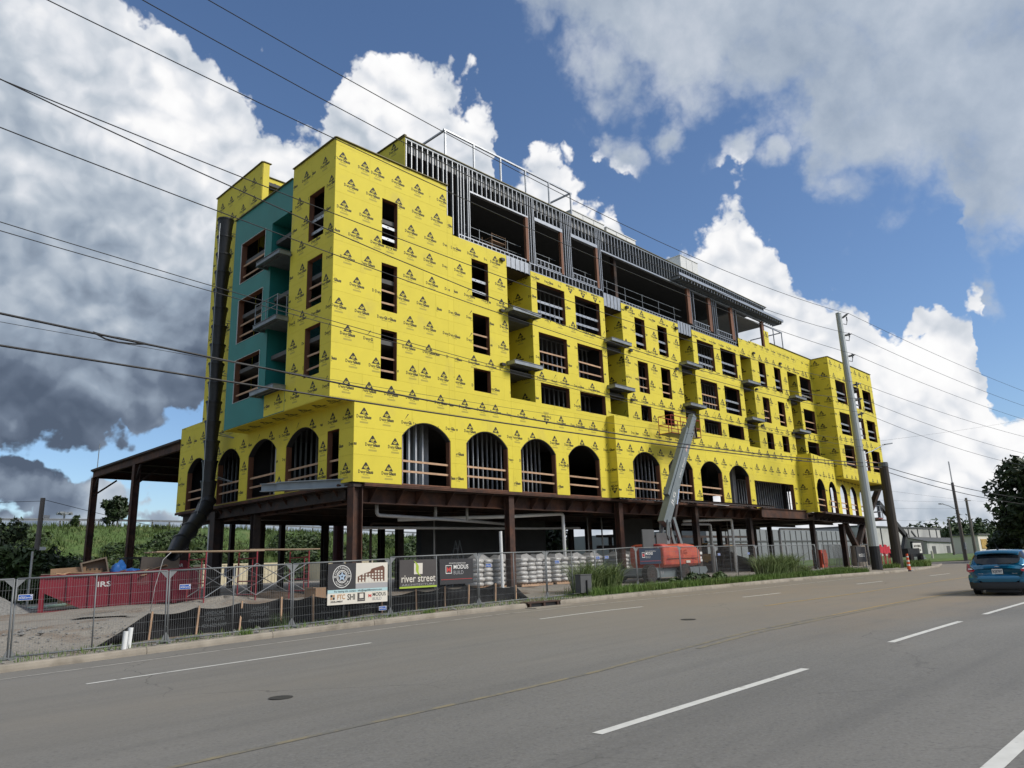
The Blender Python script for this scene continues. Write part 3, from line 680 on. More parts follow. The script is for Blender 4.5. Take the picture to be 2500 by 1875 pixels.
# --- floor plates and dark inner rooms
b = MB()
for z in (8.6, 11.6, 14.55, 17.55): y9 = 43.9 if z < 9 else 41.2; b.box(XL+.25, 26.25, z-.12, 66.4, y9, z+.08); b.box(66.4, 24.7, z-.12, 76.9, y9, z+.08)
b.box(XU+.25, 26.25, 11.48, XL+.24, 35.7, 11.68); b.box(XU+.25, 26.25, 14.43, XL+.24, 35.7, 14.63); b.box(XU+.25, 26.25, 17.43, XL+.24, 35.7, 17.63)
b.build('floor_slabs', mat('grey floor slab', (.11, .11, .108), .9), BLD)
b = MB(); b.box(XU+.2, 26.2, 20.1, 22.6, 35.7, 20.3); b.box(XU+.2, 29.9, 19.7, 22.6, 35.7, 19.9); b.box(XL+.2, 35.9, 23.0, 24, 41.2, 23.2); b.box(58.3, 26.2, 18.2, 66.4, 41.2, 18.4); b.box(66.4, 24.6, 18.3, 76.9, 41.2, 18.5); b.box(XL+.2, 41.5, 9.9, 77, 44.2, 10.1); b.build('flat_roof', ROOFM, BLD)
b = MB(); b.box(19.9, 26.35, 21.95, 58.2, 41.2, 22.28); b.build('top_roof', ROOFM, BLD)
# room walls: gypsum backs and bare stud partitions
b = MB()
b.box(XL+.3, 36.0, 5.2, 64, 36.1, 17.4); b.box(24, 34.5, 17.7, 58, 34.6, 22)
for x_ in (22.9, 26.4, 35.0, 43.4, 52.3, 60.7): b.box(x_, 26.3, 8.75, x_+.1, 36, 17.4)
for x_ in (22.9, 34.4, 44, 50.9): b.box(x_, 29, 5.25, x_+.1, 36, 8.5)
b.box(XL+.3, 43.9, 5.2, 77, 44.1, 9.9); b.box(XL+.3, 41.25, 10.1, 77, 41.4, 18.2); b.box(XL+.3, 41.25, 18.2, 58, 41.4, 22.2); b.box(XL+.3, 41.25, 18.2, 24, 41.4, 24.0); b.box(76.85, 26.75, 8.2, 77.0, 41.2, 18.5); b.box(76.85, 24.7, 8.2, 77.0, 25.68, 18.5)
b.box(XU+.25, 35.7, 8.8, XL+.3, 35.8, 20)
b.box(56, 30, 5.2, 67, 30.1, 8.4); b.box(69, 28.5, 5.0, 73.4, 28.6, 8.2)
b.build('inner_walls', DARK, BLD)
STUDM = mat('bright metal stud', (.50, .52, .54), .45, .5, var=.1)
def studs(p, q, z0, z1, sp, name='stud_partition', mt=None, w=.09, t=.04, n=(0,1,0)):
    p, q = Vector((*p, 0)), Vector((*q, 0)); L_ = (q-p).length; d = (q-p)/L_; k = int(L_/sp); nn = Vector((-d.y, d.x, 0)); b = MB()
    for i in range(k+1):
        c = p+d*(i*sp); b.bar(c+V(0,0,z0), c+V(0,0,z1), t, w, up=nn)
    for z in (z0, z1): b.bar(p+V(0,0,z), q+V(0,0,z), w, .03)
    return b.build(name, mt or GALVD, BLD)
for (a, c), zz in (((28.6,35),(14.65,17.4)),((28.6,35),(11.7,14.4)),((28.6,35),(8.7,11.45)),((45.6,52.2),(14.65,17.4)),((45.6,52.2),(11.7,14.4)),((37,43),(11.7,14.4)),((54.5,60.5),(11.7,14.4)),((46,52),(8.7,11.4)),((63,66),(11.7,14.4)),((38,43),(8.7,11.4))): studs((a, 27.3), (c, 27.3), *zz, .41, mt=STUDM)
studs((19.9, 27.0), (21.6, 27.0), 5.25, 8.5, .40, mt=STUDM, w=.15, t=.09); studs((23.5, 27.1), (30, 27.1), 5.25, 8.5, .33, mt=STUDM); studs((36.3, 26.6), (42.6, 26.6), 5.25, 8.5, .41, mt=STUDM); studs((43.9, 27.3), (47, 27.3), 5.25, 8.5, .6, mt=STUDM); studs((51.5, 26.8), (59, 26.8), 5.25, 7.3, .38, mt=STUDM); studs((60, 27), (70, 28.4), 5.0, 8.3, .8, mt=GALVD)
studs((18.6, 31), (18.6, 43), 5.25, 8.5, .5); studs((18.9, 32), (18.9, 35.5), 8.8, 11.4, .41); studs((18.9, 32), (18.9, 35.5), 11.7, 14.4, .41)
b = MB(); b.box(21.75, 27.5, 5.25, 22.3, 28.4, 8.4); b.build('sheet_metal_duct', GALV, BLD)
b = MB(); b.box(50.2, 26.5, 5.25, 50.7, 26.8, 8.2); b.box(42.3, 26.7, 5.25, 42.6, 27, 8.3); b.build('boxed_column', CONC, BLD)
b = MB(); b.box(17.6, 32.7, 5.3, 17.65, 33.7, 8.2); b.box(18.6, 34.2, 5.3, 18.65, 35.2, 8.2); b.build('leaning_gypsum_board', PVCG, BLD)
# --- top storey in bare metal framing
TF = MB().box(19.8, 26.22, 22.3, 58.25, 26.4, 22.34).build('top_storey_frame', GALVD, BLD)
one = {}
def stud(x, z0, z1, y=26.06, t=.042, w=.15, mt=GALV, name='stud'):
    k = (round(z1-z0, 2), t, w, mt.name)
    if k not in one:
        b = MB(); h = z1-z0; b.box(-t/2, 0, 0, t/2, .012, h); b.box(-t/2, .012, 0, -t/2+.004, w, h); b.box(-t/2, w-.004, 0, t/2, w, h)
        me = b.build(name, mt, TF, local=True); one[k] = me; o = me
    else: o = inst(one[k], TF); o.name = name
    o.location = Vector((x, y, z0))-TF_OFF; return o
q = TF; TF_OFF = V(0,0,0)
while q is not None: TF_OFF += q.location; q = q.parent
def track(x0, x1, z, h=.05, y=26.055, mt=GALV, name='track', w=.17): b = MB(); b.box(x0, y, z, x1, y+w, z+h); return b.build(name, mt, TF)
track(19.78, 58.3, 22.26, .10, mt=GALVD)
b = MB(); b.box(19.7, 26.0, 22.37, 58.4, 26.5, 22.41); b.build('roof_edge', CAP, TF)
x = 19.84
while x < 58.2:
    z0 = 18.05 if x < 22.3 else 20.99
    if not (22.4 < x < 24.05 or 28.5 < x < 29.05 or 31.5 < x < 32.3 or 34.92 < x < 35.3): stud(x, 20.7 if x < 22.37 else 20.99, 22.255, mt=GALV if x < 40 else GALVD)
    x += .34
track(24.05, 28.5, 20.90, .09); track(29.05, 31.5, 20.90, .09); track(32.3, 34.9, 20.90, .09); track(35.3, 57.1, 20.85, .10, mt=GALV)
for x0, x1 in ((29.05,31.5),(32.3,34.9)): b = MB(); b.box(x0, 26.03, 20.91, x1, 26.05, 21.12); b.build('header_sheet', GALV, TF)
b = MB(); b.box(19.95, 26.27, 21.72, 36, 26.3, 22.25); b.build('edge_board', PVCG, TF)
for x in (22.46,22.85,23.22,23.42,23.62,23.9,24.02,28.53,28.72,28.92,29.03,31.53,31.75,31.95,32.12,32.28,34.93,35.1,35.27,45.9,46.3,49.0,49.3,49.6,52.3,52.75):
    zb = 18.98 if x < 22.5 else 18.1; stud(x, zb, 22.25 if x < 36 else 20.84)
for x0, x1 in ((28.28,28.5),(31.3,31.5),(34.7,34.9),(45.4,45.8),(48.35,48.75),(51.75,52.15),(57.1,57.5)):
    b = MB(); b.box(x0, 26.03, 18.2, x1, 26.2, 20.88); b.build('lumber_post', BUCK, TF)
for x0, x1, z0, z1 in ((23.2,28.4,18.02,18.26),(28.55,35.2,17.66,18.16),(36.95,43.6,17.78,18.0),(45.5,52.4,17.75,18.05),(29.1,31.4,18.2,18.6),(32.35,34.8,18.2,18.6),(46.1,48.4,18.15,18.58),(49.4,51.9,18.15,18.58)):
    track(x0, x1, z1-.05, .05); track(x0, x1, z0, .04); x = x0+.05
    while x < x1: stud(x, z0+.04, z1-.05); x += .33
for x0, x1 in ((26.6,28.45),(35.17,36.93),(43.67,45.42)):
    b = MB(); b.box(x0, 26.03, 17.35 if x0 < 30 else 17.1, x1, 26.06, 18.02)
    k = x0
    while k < x1: b.box(k, 26.0, 17.36 if x0 < 30 else 17.11, k+.05, 26.028, 18.0); k += .36
    b.build('metal_panel', GALV, TF)
# inside the top storey: posts, guard cables, mobile scaffold
for x_ in (38.3, 54.6): b = MB(); b.box(x_-.14, 27.2, 18, x_+.14, 27.5, 21.9); b.build('steel_post', RUSTD, TF)
b = MB()
for x0, x1 in ((24.1,28.4),(35.4,45.3),(29.1,31.4),(32.4,34.8)):
    for z in (18.75, 19.25): b.tube([(x0, 26.6, z), (x1, 26.6, z)], .012, 4)
    n = max(2, int((x1-x0)/1.8))
    for k in range(n): xx = x0+(x1-x0)*(k+.5)/n; b.tube([(xx, 26.6, 18), (xx, 26.6, 19.3)], .018, 4)
b.build('guard_cables', GALVD, TF)
b = MB()
for x_ in (26.9, 28.0):
    for y_ in (27.4, 28.2): b.tube([(x_, y_, 17.7), (x_, y_, 19.95)], .022, 5)
    for z in (18.1, 18.5, 18.9, 19.3, 19.7): b.tube([(x_, 27.4, z), (x_, 28.2, z)], .016, 5)
b.box(26.9, 27.4, 19.5, 28.0, 28.2, 19.55); b.tube([(26.9, 27.4, 19.9), (28, 27.4, 19.9)], .018, 5)
tag(b.build('mobile_scaffold', LUM), 'small rolling scaffold tower inside the open top storey', 'scaffold')
# projecting canopy on the right half
b = MB(); b.box(43.4, 25.35, 21.22, 60.0, 25.42, 21.42); b.box(43.4, 25.42, 21.22, 60.0, 26.02, 21.25)
x = 43.5
while x < 60: b.box(x, 25.42, 21.0, x+.04, 26.3, 21.21); x += .405
b.build('canopy_frame', GALV, TF)
b = MB(); b.box(52.8, 26.4, 20.72, 58.2, 31, 20.8); b.build('ceiling_board', PVCG, TF)
b = MB()
for k in range(8): b.box(53.3, 27+k*.4, 18.9, 57.0, 27.05+k*.4, 19.0)
b.box(53.3, 26.9, 18.88, 53.4, 30, 19.02); b.box(56.9, 26.9, 18.88, 57, 30, 19.02); b.build('roof_frame_stack', GALVD, TF)
# --- open tube frame standing on the roof
RFm = MB().tube([(22.7, 26.45, 22.42), (22.7, 26.45, 24.2)], .06, 4).build('roof_screen_frame', GALV, BLD)
for k in range(1, 6): b = MB(); b.tube([(22.7+2.06*k, 26.45, 22.42), (22.7+2.06*k, 26.45, 24.2)], .06, 4); b.build('frame_post', GALV, RFm)
b = MB(); b.bar((22.6, 26.45, 24.22), (33.1, 26.45, 24.22), .1, .09); b.bar((22.7, 26.5, 24.22), (22.7, 30.5, 24.22), .1, .09); b.bar((33.0, 26.5, 24.22), (33.0, 30.0, 24.22), .1, .09)
b.tube([(22.7, 30.4, 22.4), (22.7, 30.4, 24.18)], .06, 4); b.tube([(33, 30, 22.4), (33, 30, 24.18)], .06, 4); b.build('frame_rail', GALV, RFm)
RG = MB().tube([(61.4, 27, 18.4), (61.4, 27, 21.3)], .05, 4).build('roof_screen_frame', GALV, BLD)
b = MB(); b.tube([(63.1, 27, 18.4), (63.1, 27, 21.3)], .05, 4); b.bar((58.8, 27, 21.32), (63.2, 27, 21.32), .09, .08); b.bar((63.1, 27.1, 21.32), (63.1, 30, 21.32), .09, .08); b.tube([(58.9, 27, 18.4), (58.9, 27, 21.28)], .05, 4); b.tube([(63.1, 30, 18.4), (63.1, 30, 21.3)], .05, 4); b.build('frame_rail', GALV, RG)
# --- steel: deck edge, girders with gussets, columns, canopy on the left
b = MB(); b.box(XL+.1, 26.1, 5.0, 59, 44.2, 5.14); b.box(59, 25.6, 4.86, 62.5, 44.2, 5.0); b.raw([(62.5,25.2,4.7),(79,27.2,4.7),(79,44,4.7),(62.5,44,4.7),(62.5,25.2,4.86),(79,27.2,4.86),(79,44,4.86),(62.5,44,4.86)], [(3,2,1,0),(4,5,6,7),(0,1,5,4),(1,2,6,5),(2,3,7,6),(3,0,4,7)])
b.build('deck_slab', RUSTD, BLD)
def girder(p, q, zt, d, out, nm='girder', gus=1.45, mt=RUST, lip=.75):
    p, q, out = Vector((*p, 0)), Vector((*q, 0)), Vector((*out, 0)); L_ = (q-p).length; dr = (q-p)/L_
    g_ = MB().ibeam(p+V(0,0,zt-d/2), q+V(0,0,zt-d/2), d, .34, .03).build(nm, mt, BLD)
    b = MB(); b.bar(p+out*(lip*.5+.0)+V(0,0,zt+.03), q+out*(lip*.5)+V(0,0,zt+.03), lip+.4, .05); b.bar(p+out*(lip+.17)+V(0,0,zt+.02), q+out*(lip+.17)+V(0,0,zt+.02), .03, .14); b.build('edge_plate', mt, g_)
    k = int(L_/gus)
    for i in range(k):
        if i % 3 == 2 and gus < 2: c = p+dr*((i+.25)*gus)
        else: c = p+dr*((i+.5)*gus)
        b = MB(); b.prism([(.02,-.02),(lip,-.02),(lip,-.12),(.12,-d+.05),(.02,-d+.05)], c+V(0,0,zt), out, (0,0,1), dr, .025); b.build('gusset', mt, g_)
    return g_
girder((17.6, 26.72), (59.5, 26.72), 5.08, .70, (0, -1), lip=.62)
girder((17.72, 26.9), (17.72, 44.2), 5.08, .70, (-1, 0), lip=.55)
b = MB(); b.box(51.6, 25.2, 4.42, 59.6, 25.3, 5.03); b.box(51.6, 25.1, 5.03, 59.6, 25.6, 5.07); b.box(51.6, 25.12, 4.39, 59.6, 25.4, 4.42); b.build('plate_girder', RUST, BLD)
b = MB(); b.bar((39.3, 24.75, 5.12), (51.8, 24.75, 5.12), .9, .06); b.bar((39.3, 24.32, 5.08), (51.8, 24.32, 5.08), .04, .16); b.build('edge_channel', RUSTD, BLD)
girder((60, 24.95), (78, 27.2), 4.84, .55, (.124, -.992), lip=.8, gus=1.2, mt=RUSTD)
b = MB(); b.raw([(76,26.0,4.84),(84.5,27.2,4.84),(84.5,28.6,4.84),(76,28.4,4.84),(76,26.0,4.9),(84.5,27.2,4.9),(84.5,28.6,4.9),(76,28.4,4.9)], [(3,2,1,0),(4,5,6,7),(0,1,5,4),(1,2,6,5),(2,3,7,6),(3,0,4,7)]); b.build('edge_plate', RUST, BLD)
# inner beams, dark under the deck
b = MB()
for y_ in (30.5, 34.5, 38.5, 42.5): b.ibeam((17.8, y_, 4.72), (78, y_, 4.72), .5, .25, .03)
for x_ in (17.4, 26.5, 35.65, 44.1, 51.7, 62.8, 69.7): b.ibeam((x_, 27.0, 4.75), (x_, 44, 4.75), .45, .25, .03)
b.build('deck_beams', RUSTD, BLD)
def column(x, y, z0, z1, s=.36, mt=RUST, ax='y', nm='steel_column'):
    b = MB(); t = .035
    if ax == 'y': b.box(x-s/2, y-s/2, z0, x+s/2, y-s/2+t, z1); b.box(x-s/2, y+s/2-t, z0, x+s/2, y+s/2, z1); b.box(x-t/2, y-s/2+t, z0, x+t/2, y+s/2-t, z1)
    else: b.box(x-s/2, y-s/2, z0, x-s/2+t, y+s/2, z1); b.box(x+s/2-t, y-s/2, z0, x+s/2, y+s/2, z1); b.box(x-s/2+t, y-t/2, z0, x+s/2-t, y+t/2, z1)
    b.box(x-s*.75, y-s*.75, z0, x+s*.75, y+s*.75, z0+.05); return b.build(nm, mt, BLD)
for i, x_ in enumerate((17.4, 26.5, 35.65, 44.12, 51.65, 62.75)): column(x_, 26.3, SG(x_, 26.3)-.1, 4.98 if i < 4 else 4.4, .46 if i == 0 else .36, RUST if i < 3 else RUSTD, 'x' if i == 0 else 'y')
for x_, y_ in ((17.6,35.4),(17.6,44.0),(22,43.5),(26.5,43.5),(31,43.5),(26.5,35.4),(35.6,43.5),(44,35.4),(44,43.5),(51.6,35),(51.6,43.5),(62.7,35),(62.7,43.5),(69.5,35),(69.5,43.5),(75,36)): column(x_, y_, SG(x_, y_)-.1, 4.6, .38, RUSTD)
# chute side heavy column pair under the tower corner
column(17.4, 39.4, SG(17, 39)-.1, 4.9, .55, RUSTD, 'x')
# V-shaped legs on the round pier and the far posts
for p, q in (((71.9,27.0,4.35),(73.9,27.0,2.2)),((76.5,27.0,4.35),(74.3,27.0,2.2))): b = MB(); b.bar(p, q, .36, .5, up=(0,1,0)); b.build('raking_leg', RUSTD, BLD)
column(71.0, 27.0, .2, 4.3, .45, RUSTD); column(76.9, 27.2, .2, 4.3, .36, RUSTD)
b = MB(); b.tube([(74.1, 27, .1), (74.1, 27, 2.3)], .72, 20); b.build('round_pier', mat('buff concrete', (.36, .31, .25), .9, var=.15), BLD)
b = MB(); b.bar((77.2, 26.6, 5.2), (78.7, 25.6, 8.2), .45, .45, up=(0,1,0)); b.build('raking_strut', RUSTD, BLD)
b = MB(); b.box(77.12, 24.5, 7.6, 77.2, 27.5, 8.5); k = 24.6
while k < 27.5: b.box(77.2, k, 7.6, 77.25, k+.05, 8.5); k += .3
b.box(76.4, 24.5, 7.55, 77.9, 27.6, 7.6); b.build('bay_end_frame', GALVD, BLD)
# left steel canopy
CN = MB(); CN.box(17.0, 44.4, 9.42, 40, 60.85, 9.55); CN = CN.build('canopy_deck', RUSTD, BLD)
b = MB(); b.ibeam((17.2, 44.4, 9.16), (17.2, 60.85, 9.16), .48, .22, .03); b.build('canopy_beam', RUST, CN)
b = MB(); b.ibeam((17.3, 60.7, 9.16), (40, 60.7, 9.16), .48, .22, .03); b.build('canopy_beam', RUST, CN)
b = MB()
for y_ in (48, 52, 56): b.ibeam((17.3, y_, 9.16), (40, y_, 9.16), .46, .2, .03)
b.build('canopy_beam', RUSTD, CN)
for x_, y_ in ((17.25,60.45),(17.25,51.9)):
    column(x_, y_, .2, 8.93, .42, RUST, 'x', 'canopy_column')
    b = MB(); b.bar((x_, y_, 7.6), (x_+1.5, y_, 8.8), .12, .12); b.bar((x_, y_, 7.9), (x_, y_-.7, 8.85), .1, .12); b.build('knee_brace', RUSTD, CN)
for x_, y_ in ((28, 60.4), (28, 52)): column(x_, y_, .2, 8.93, .36, RUSTD, 'x', 'canopy_column')
# loose grey beam end poking out at the corner
b = MB(); b.ibeam((15.4, 29.2, 5.2), (17.6, 26.25, 5.2), .36, .3, .03); b.ibeam((15.2, 30.2, 5.22), (16.6, 28.3, 5.22), .34, .3, .03); b.build('stub_beam', mat('grey primer', (.27, .31, .34), .6, .2), BLD)
# concrete block cores under the building
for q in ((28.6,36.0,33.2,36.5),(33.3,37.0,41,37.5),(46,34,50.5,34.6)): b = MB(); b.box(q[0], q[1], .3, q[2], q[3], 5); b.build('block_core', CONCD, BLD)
# hung waste pipes
def pipe(pts, r=.055, mt=PVCG):
    b = MB(); b.tube(pts, r, 10); return b.build('waste_pipe', mt, BLD, smooth=True)
def elbow(pts, r=.18):
    out = [Vector(pts[0])]
    for a, c, d in zip(pts[:-2], pts[1:-1], pts[2:]):
        a, c, d = Vector(a), Vector(c), Vector(d); u = (a-c).normalized(); w_ = (d-c).normalized()
        for t in (0, .25, .5, .75, 1): out.append((c+u*r*(1-t)).lerp(c+w_*r*t, t) if 0 < t < 1 else c+(u*r if t == 0 else w_*r))
    return out+[Vector(pts[-1])]
pipe(elbow([(22, 29.5, 3.95), (27.9, 27.6, 4.1), (32.0, 27.5, 4.33), (32.0, 27.5, .45)]), .095, PVC)
pipe(elbow([(17.9, 41.4, .4), (17.9, 41.4, 4.72), (25, 41.4, 4.78)]), .10, PVC)
pipe(elbow([(44.3, 27.3, 4.12), (50.9, 27.3, 4.36), (50.9, 27.3, .45)]), .095, PVC)
pipe(elbow([(44.2, 27.4, 3.9), (47.8, 27.3, 3.95), (47.8, 27.3, .5)]), .08, PVCG)
pipe(elbow([(19.2, 27.3, 4.6), (19.2, 27.3, 3.95), (24, 27.6, 3.85), (29, 29, 3.8)]), .08, PVCG)
pipe([(19, 29, 3.5), (32, 29.5, 3.62), (36, 29.6, 3.7)], .07, PVCG); pipe(elbow([(25, 31.5, 3.9), (21.8, 31.5, 3.9), (21.8, 31.5, .5)]), .07, RUSTD)
pipe([(22.8, 27.6, 3.9), (22.8, 27.6, 4.6)], .07, PVCG); pipe([(25.0, 27.8, 3.85), (25.0, 27.8, 4.6)], .07, PVCG)
for x_ in (25.5, 38.5, 40.0, 54, 57): pipe([(x_, 31, .5), (x_, 31, 4.5)], .05, PVCG)
pipe(elbow([(58, 27, .5), (58, 27, 3.7), (66, 27.5, 3.8)]), .08, PVCG)
# rooftop units
RTU = mat('white unit casing', (.70, .70, .68), .5, var=.05)
for i, (x0, x1, y0, y1, z1, lb) in enumerate(((37.5,41.2,30,32,25.98,'long white rooftop unit nearest the open tube frame'),(41.5,45.2,30,32,25.92,'second long white rooftop unit along the roof edge'),(55.2,58.2,32,34.5,28.3,'tall pale rooftop unit standing highest above the metal framing'))):
    r = empty('rooftop_unit', (x0, y0, 22.28), label=lb, cat='rooftop unit', group='white units on the roof')
    b = MB(); b.box(x0, y0, 22.3, x1, y1, z1); b.build('casing', RTU, r)
    b = MB(); b.box(x0-.05, y0-.05, z1, x1+.05, y1+.05, z1+.06); b.build('lid', RTU, r)
    for k in range(1, 3): xx = x0+(x1-x0)*k/3; b = MB(); b.box(xx-.015, y0-.012, 22.4, xx+.015, y0-.001, z1-.05); b.build('panel_seam', GALVD, r)
    if i == 2: b = MB(); b.box(x0-1.5, y0+.2, 22.3, x0-.06, y1-.2, z1-1.0); b.build('intake_hood', RTU, r)
# ================================================================= things on the site
RED = mat('oxblood paint', (.20, .012, .026), .5, var=.18, vscale=2, c2=(.10, .02, .022), c2scale=2, c2lo=.55, c2hi=.8)
WHT = mat('white paint', (.72, .71, .68), .55, var=.08)
BLU = mat('blue sign face', (.012, .085, .36), .45, var=0)
NAVY = mat('navy banner', (.010, .022, .045), .6, var=.08)
CHAR = mat('charcoal banner', (.030, .030, .033), .65, var=.08)
TAUPE = mat('taupe banner', (.060, .054, .052), .65, var=.08)
CREAM = mat('cream print', (.66, .62, .54), .65, var=.03)
LIME = mat('lime print', (.34, .46, .045), .6, var=0)
AQUA = mat('pale aqua print', (.40, .58, .60), .6, var=0)
REDP = mat('red print', (.52, .05, .045), .6, var=0)
GREYP = mat('light grey print', (.34, .34, .35), .6, var=0)
PALEB = mat('pale blue print', (.40, .52, .66), .6, var=0)
BROWNP = mat('brown print', (.13, .055, .032), .6, var=.2, vscale=12)
TANP = mat('tan print', (.44, .24, .10), .6, var=0)
ORG = mat('sun-bleached orange paint', (.50, .095, .048), .5, var=.15, vscale=2, c2=(.38, .05, .045), c2scale=1.3)
LGREY = mat('lift grey paint', (.175, .205, .215), .5, .1, var=.12, vscale=2)
TYRE = mat('dusty tyre', (.034, .030, .027), .9, var=.3)
CHROME = mat('chrome rod', (.75, .75, .75), .15, 1, var=0)
CARD = mat('brown cardboard', (.27, .17, .10), .85, var=.15)
PLY = mat('weathered plywood', (.21, .165, .125), .85, var=.2, vscale=3)
BLUET = mat('blue tarp', (.03, .16, .50), .5, var=.2)
# --- rubbish chute
def chute():
    r = empty('rubbish_chute', (16.3, 38.2, 5), label='long black sectional rubbish chute hanging down the left wall to the dumpster', cat='chute')
    pts = []; z = 21.2; c = Vector((16.28, 38.15, 0))
    while z > 5.9: pts.append((Vector((c.x, c.y, z)), Vector((c.x, c.y, z-1.12)))); z -= 1.06
    e = [Vector((16.28, 38.15, z+.06)), Vector((16.05, 37.9, 5.0)), Vector((15.35, 37.0, 4.35)), Vector((14.6, 36.1, 3.75)), Vector((13.9, 35.25, 3.15)), Vector((13.3, 34.5, 2.57))]
    pts += list(zip(e[:-1], e[1:]))
    for i, (a, b_) in enumerate(pts):
        b = MB(); d = (b_-a).normalized(); k = .40 if i else .44
        jx = Vector((rnd.uniform(-.02,.02), rnd.uniform(-.02,.02), 0))
        b.tube([a+jx, a+d*.05+jx, a+(b_-a)*.5+jx, b_+d*.06+jx], [k, k*.97, k*.84, k*.74], 20, cap=False); b.tube([a-d*.02+jx, a+d*.06+jx], [k+.022]*2, 20, cap=False)
        b.build('chute_section', BLACKP, r, smooth=True)
    ch = []; z = 20.8
    while z > 6: ch.append((15.86, 37.9, z)); z -= .5
    ch += [(15.7, 37.5, 5.4), (15.0, 36.4, 4.3), (13.75, 34.8, 3.0)]
    b = MB(); b.tube([Vector(p)+Vector((rnd.uniform(-.015,.015), rnd.uniform(-.015,.015), 0)) for p in ch], .018, 5); b.build('chain', GALV, r)
    for z in (20.4, 15.2, 12.2, 8.9, 6.6):
        b = MB(); b.tube([(16.6, 37.9, z), (17.1, 37.2, z-.3)], .02, 5); b.tube([(16.6, 38.4, z), (17.1, 37.3, z-.3)], .02, 5); b.build('wall_bracket', GALVD, r)
chute()
# --- roll-off dumpster
def dumpster():
    a = Vector((8.62, 35.8, .26)); d = Vector((5.72, -1.86, .17)); L_ = d.length; rz = math.atan2(d.y, d.x)
    r = empty('dumpster', a, rz, label='dark red open roll-off dumpster heaped with boards behind the fence', cat='dumpster'); r.rotation_euler[1] = -math.atan2(.17, 6.01)
    H_, W_ = 1.46, 2.3
    b = MB()
    prof = [(1.55,.16),(L_,.16),(L_,H_),(.05,H_),(.05,.95)]      # side outline with the raked front
    for y0, y1 in ((0, .05), (W_-.05, W_)): b.prism(prof, (0, y0, 0), (1,0,0), (0,0,1), (0,1,0), y1-y0)
    b.raw([(.05,0,.95),(1.55,0,.16),(1.55,W_,.16),(.05,W_,.95),(.05,0,.9),(1.55,0,.11),(1.55,W_,.11),(.05,W_,.9)], [(0,1,2,3),(7,6,5,4),(0,4,5,1)])
    b.box(.0, .05, .95, .05, W_-.05, H_); b.box(L_-.05, .05, .16, L_, W_-.05, H_); b.box(1.55, .05, .12, L_, W_-.05, .17); b.build('body', RED, r, local=True)
    b = MB(); b.box(-.02, -.06, H_-.02, L_+.04, .1, H_+.10); b.box(-.02, W_-.1, H_-.02, L_+.04, W_+.06, H_+.10); b.box(-.06, .1, H_-.02, .08, W_-.1, H_+.10); b.build('top_rail', RED, r, local=True)
    for k in range(7):
        x_ = .95+k*.80; b = MB(); b.box(x_, -.085, .1 if x_ > 1.5 else .5, x_+.2, -.002, H_-.03); b.build('rib', RED, r, local=True)
    for y_ in (0, .32):
        b = MB(); b.box(-.03, y_-.03, .02, .14, y_+.09, H_-.03); b.build('front_post', RED, r, local=True)
    b = MB(); b.box(-.05, -.05, 0, 1.5, .4, .13); b.box(-.05, W_-.4, 0, 1.5, W_+.02, .13); b.box(1.5, .2, 0, L_, .45, .11); b.build('skid', RED, r, local=True)
    b = MB(); put_text(b, 'IRS', .3, (2.3, -.006, .98), (1,0,0), (0,0,1), bold=.02, width=.5); b.build('lettering', WHT, r, local=True)
    b = MB(); b.box(3.55, -.012, .95, 4.0, -.003, 1.3); b.build('decal_patch', mat('faded red patch', (.20, .05, .055), .7), r, local=True)
    b = MB()
    for z in (.5, .8, 1.1): b.tube([(L_-.55, -.09, z), (L_-.2, -.09, z)], .02, 6)
    b.build('ladder_rung', RED, r, local=True)
    return r, rz
DU, DRZ = dumpster()
def dloc(x, y, z):   # a place inside the dumpster
    c, s = math.cos(DRZ), math.sin(DRZ); return Vector((8.62+x*c-y*s, 35.8+x*s+y*c, .26+z+x*.028))
b = MB()
for i in range(8): b.bar((i*.17, 0, 0), (i*.17, 0, .62), .09, .02, up=(0,1,0))
b.bar((-.05, 0, .1), (1.25, 0, .1), .03, .06, up=(0,0,1)); b.bar((-.05, 0, .5), (1.25, 0, .5), .03, .06)
o = b.build('pallet', CARD, local=True); o.location = dloc(.9, .7, 1.2); o.rotation_euler = (R(-18), 0, DRZ); tag(o, 'broken wooden pallet sticking up at the left end of the dumpster', 'pallet')
b = MB(); b.box(0, 0, 0, 1.3, .05, .75); o = b.build('board_panel', CARD, local=True); o.location = dloc(.25, .5, 1.1); o.rotation_euler = (R(-14), R(-3), DRZ); tag(o, 'brown fibreboard panel leaning at the far left of the dumpster', 'panel')
r = empty('crate', dloc(1.45, .5, 1.35), DRZ+R(6), label='open wooden crate lying on its side on the dumpster load', cat='crate'); r.rotation_euler[1] = R(-14)
for nm, bx in (('side_board', (0,0,0,1.0,.45,.06)), ('side_board', (0,0,.62,1.0,.45,.68)), ('end_board', (0,0,.06,.06,.45,.62)), ('end_board', (.94,0,.06,1.0,.45,.62)), ('back_board', (.06,.4,.06,.94,.44,.62))):
    b = MB(); b.box(*bx); b.build(nm, PLY, r, local=True)
def blob(name, mt, c, s, lab, cat, seed=0, amp=.3):
    rg = np.random.RandomState(seed); bm = bmesh.new(); bmesh.ops.create_icosphere(bm, subdivisions=3, radius=1)
    ph = rg.rand(3)*6
    for v in bm.verts:
        p = v.co; k = 1+amp*(math.sin(3*p.x+ph[0])*math.sin(4*p.y+ph[1])+.5*math.sin(7*p.z+ph[2])*math.sin(6*p.x)); v.co = Vector((p.x*s[0]*k, p.y*s[1]*k, max(p.z, -.6)*s[2]*k))
    me = bpy.data.meshes.new(name); bm.to_mesh(me); bm.free(); me.materials.append(mt); me.polygons.foreach_set('use_smooth', [True]*len(me.polygons)); o = bpy.data.objects.new(name, me); col.objects.link(o); o.location = c
    return tag(o, lab, cat)
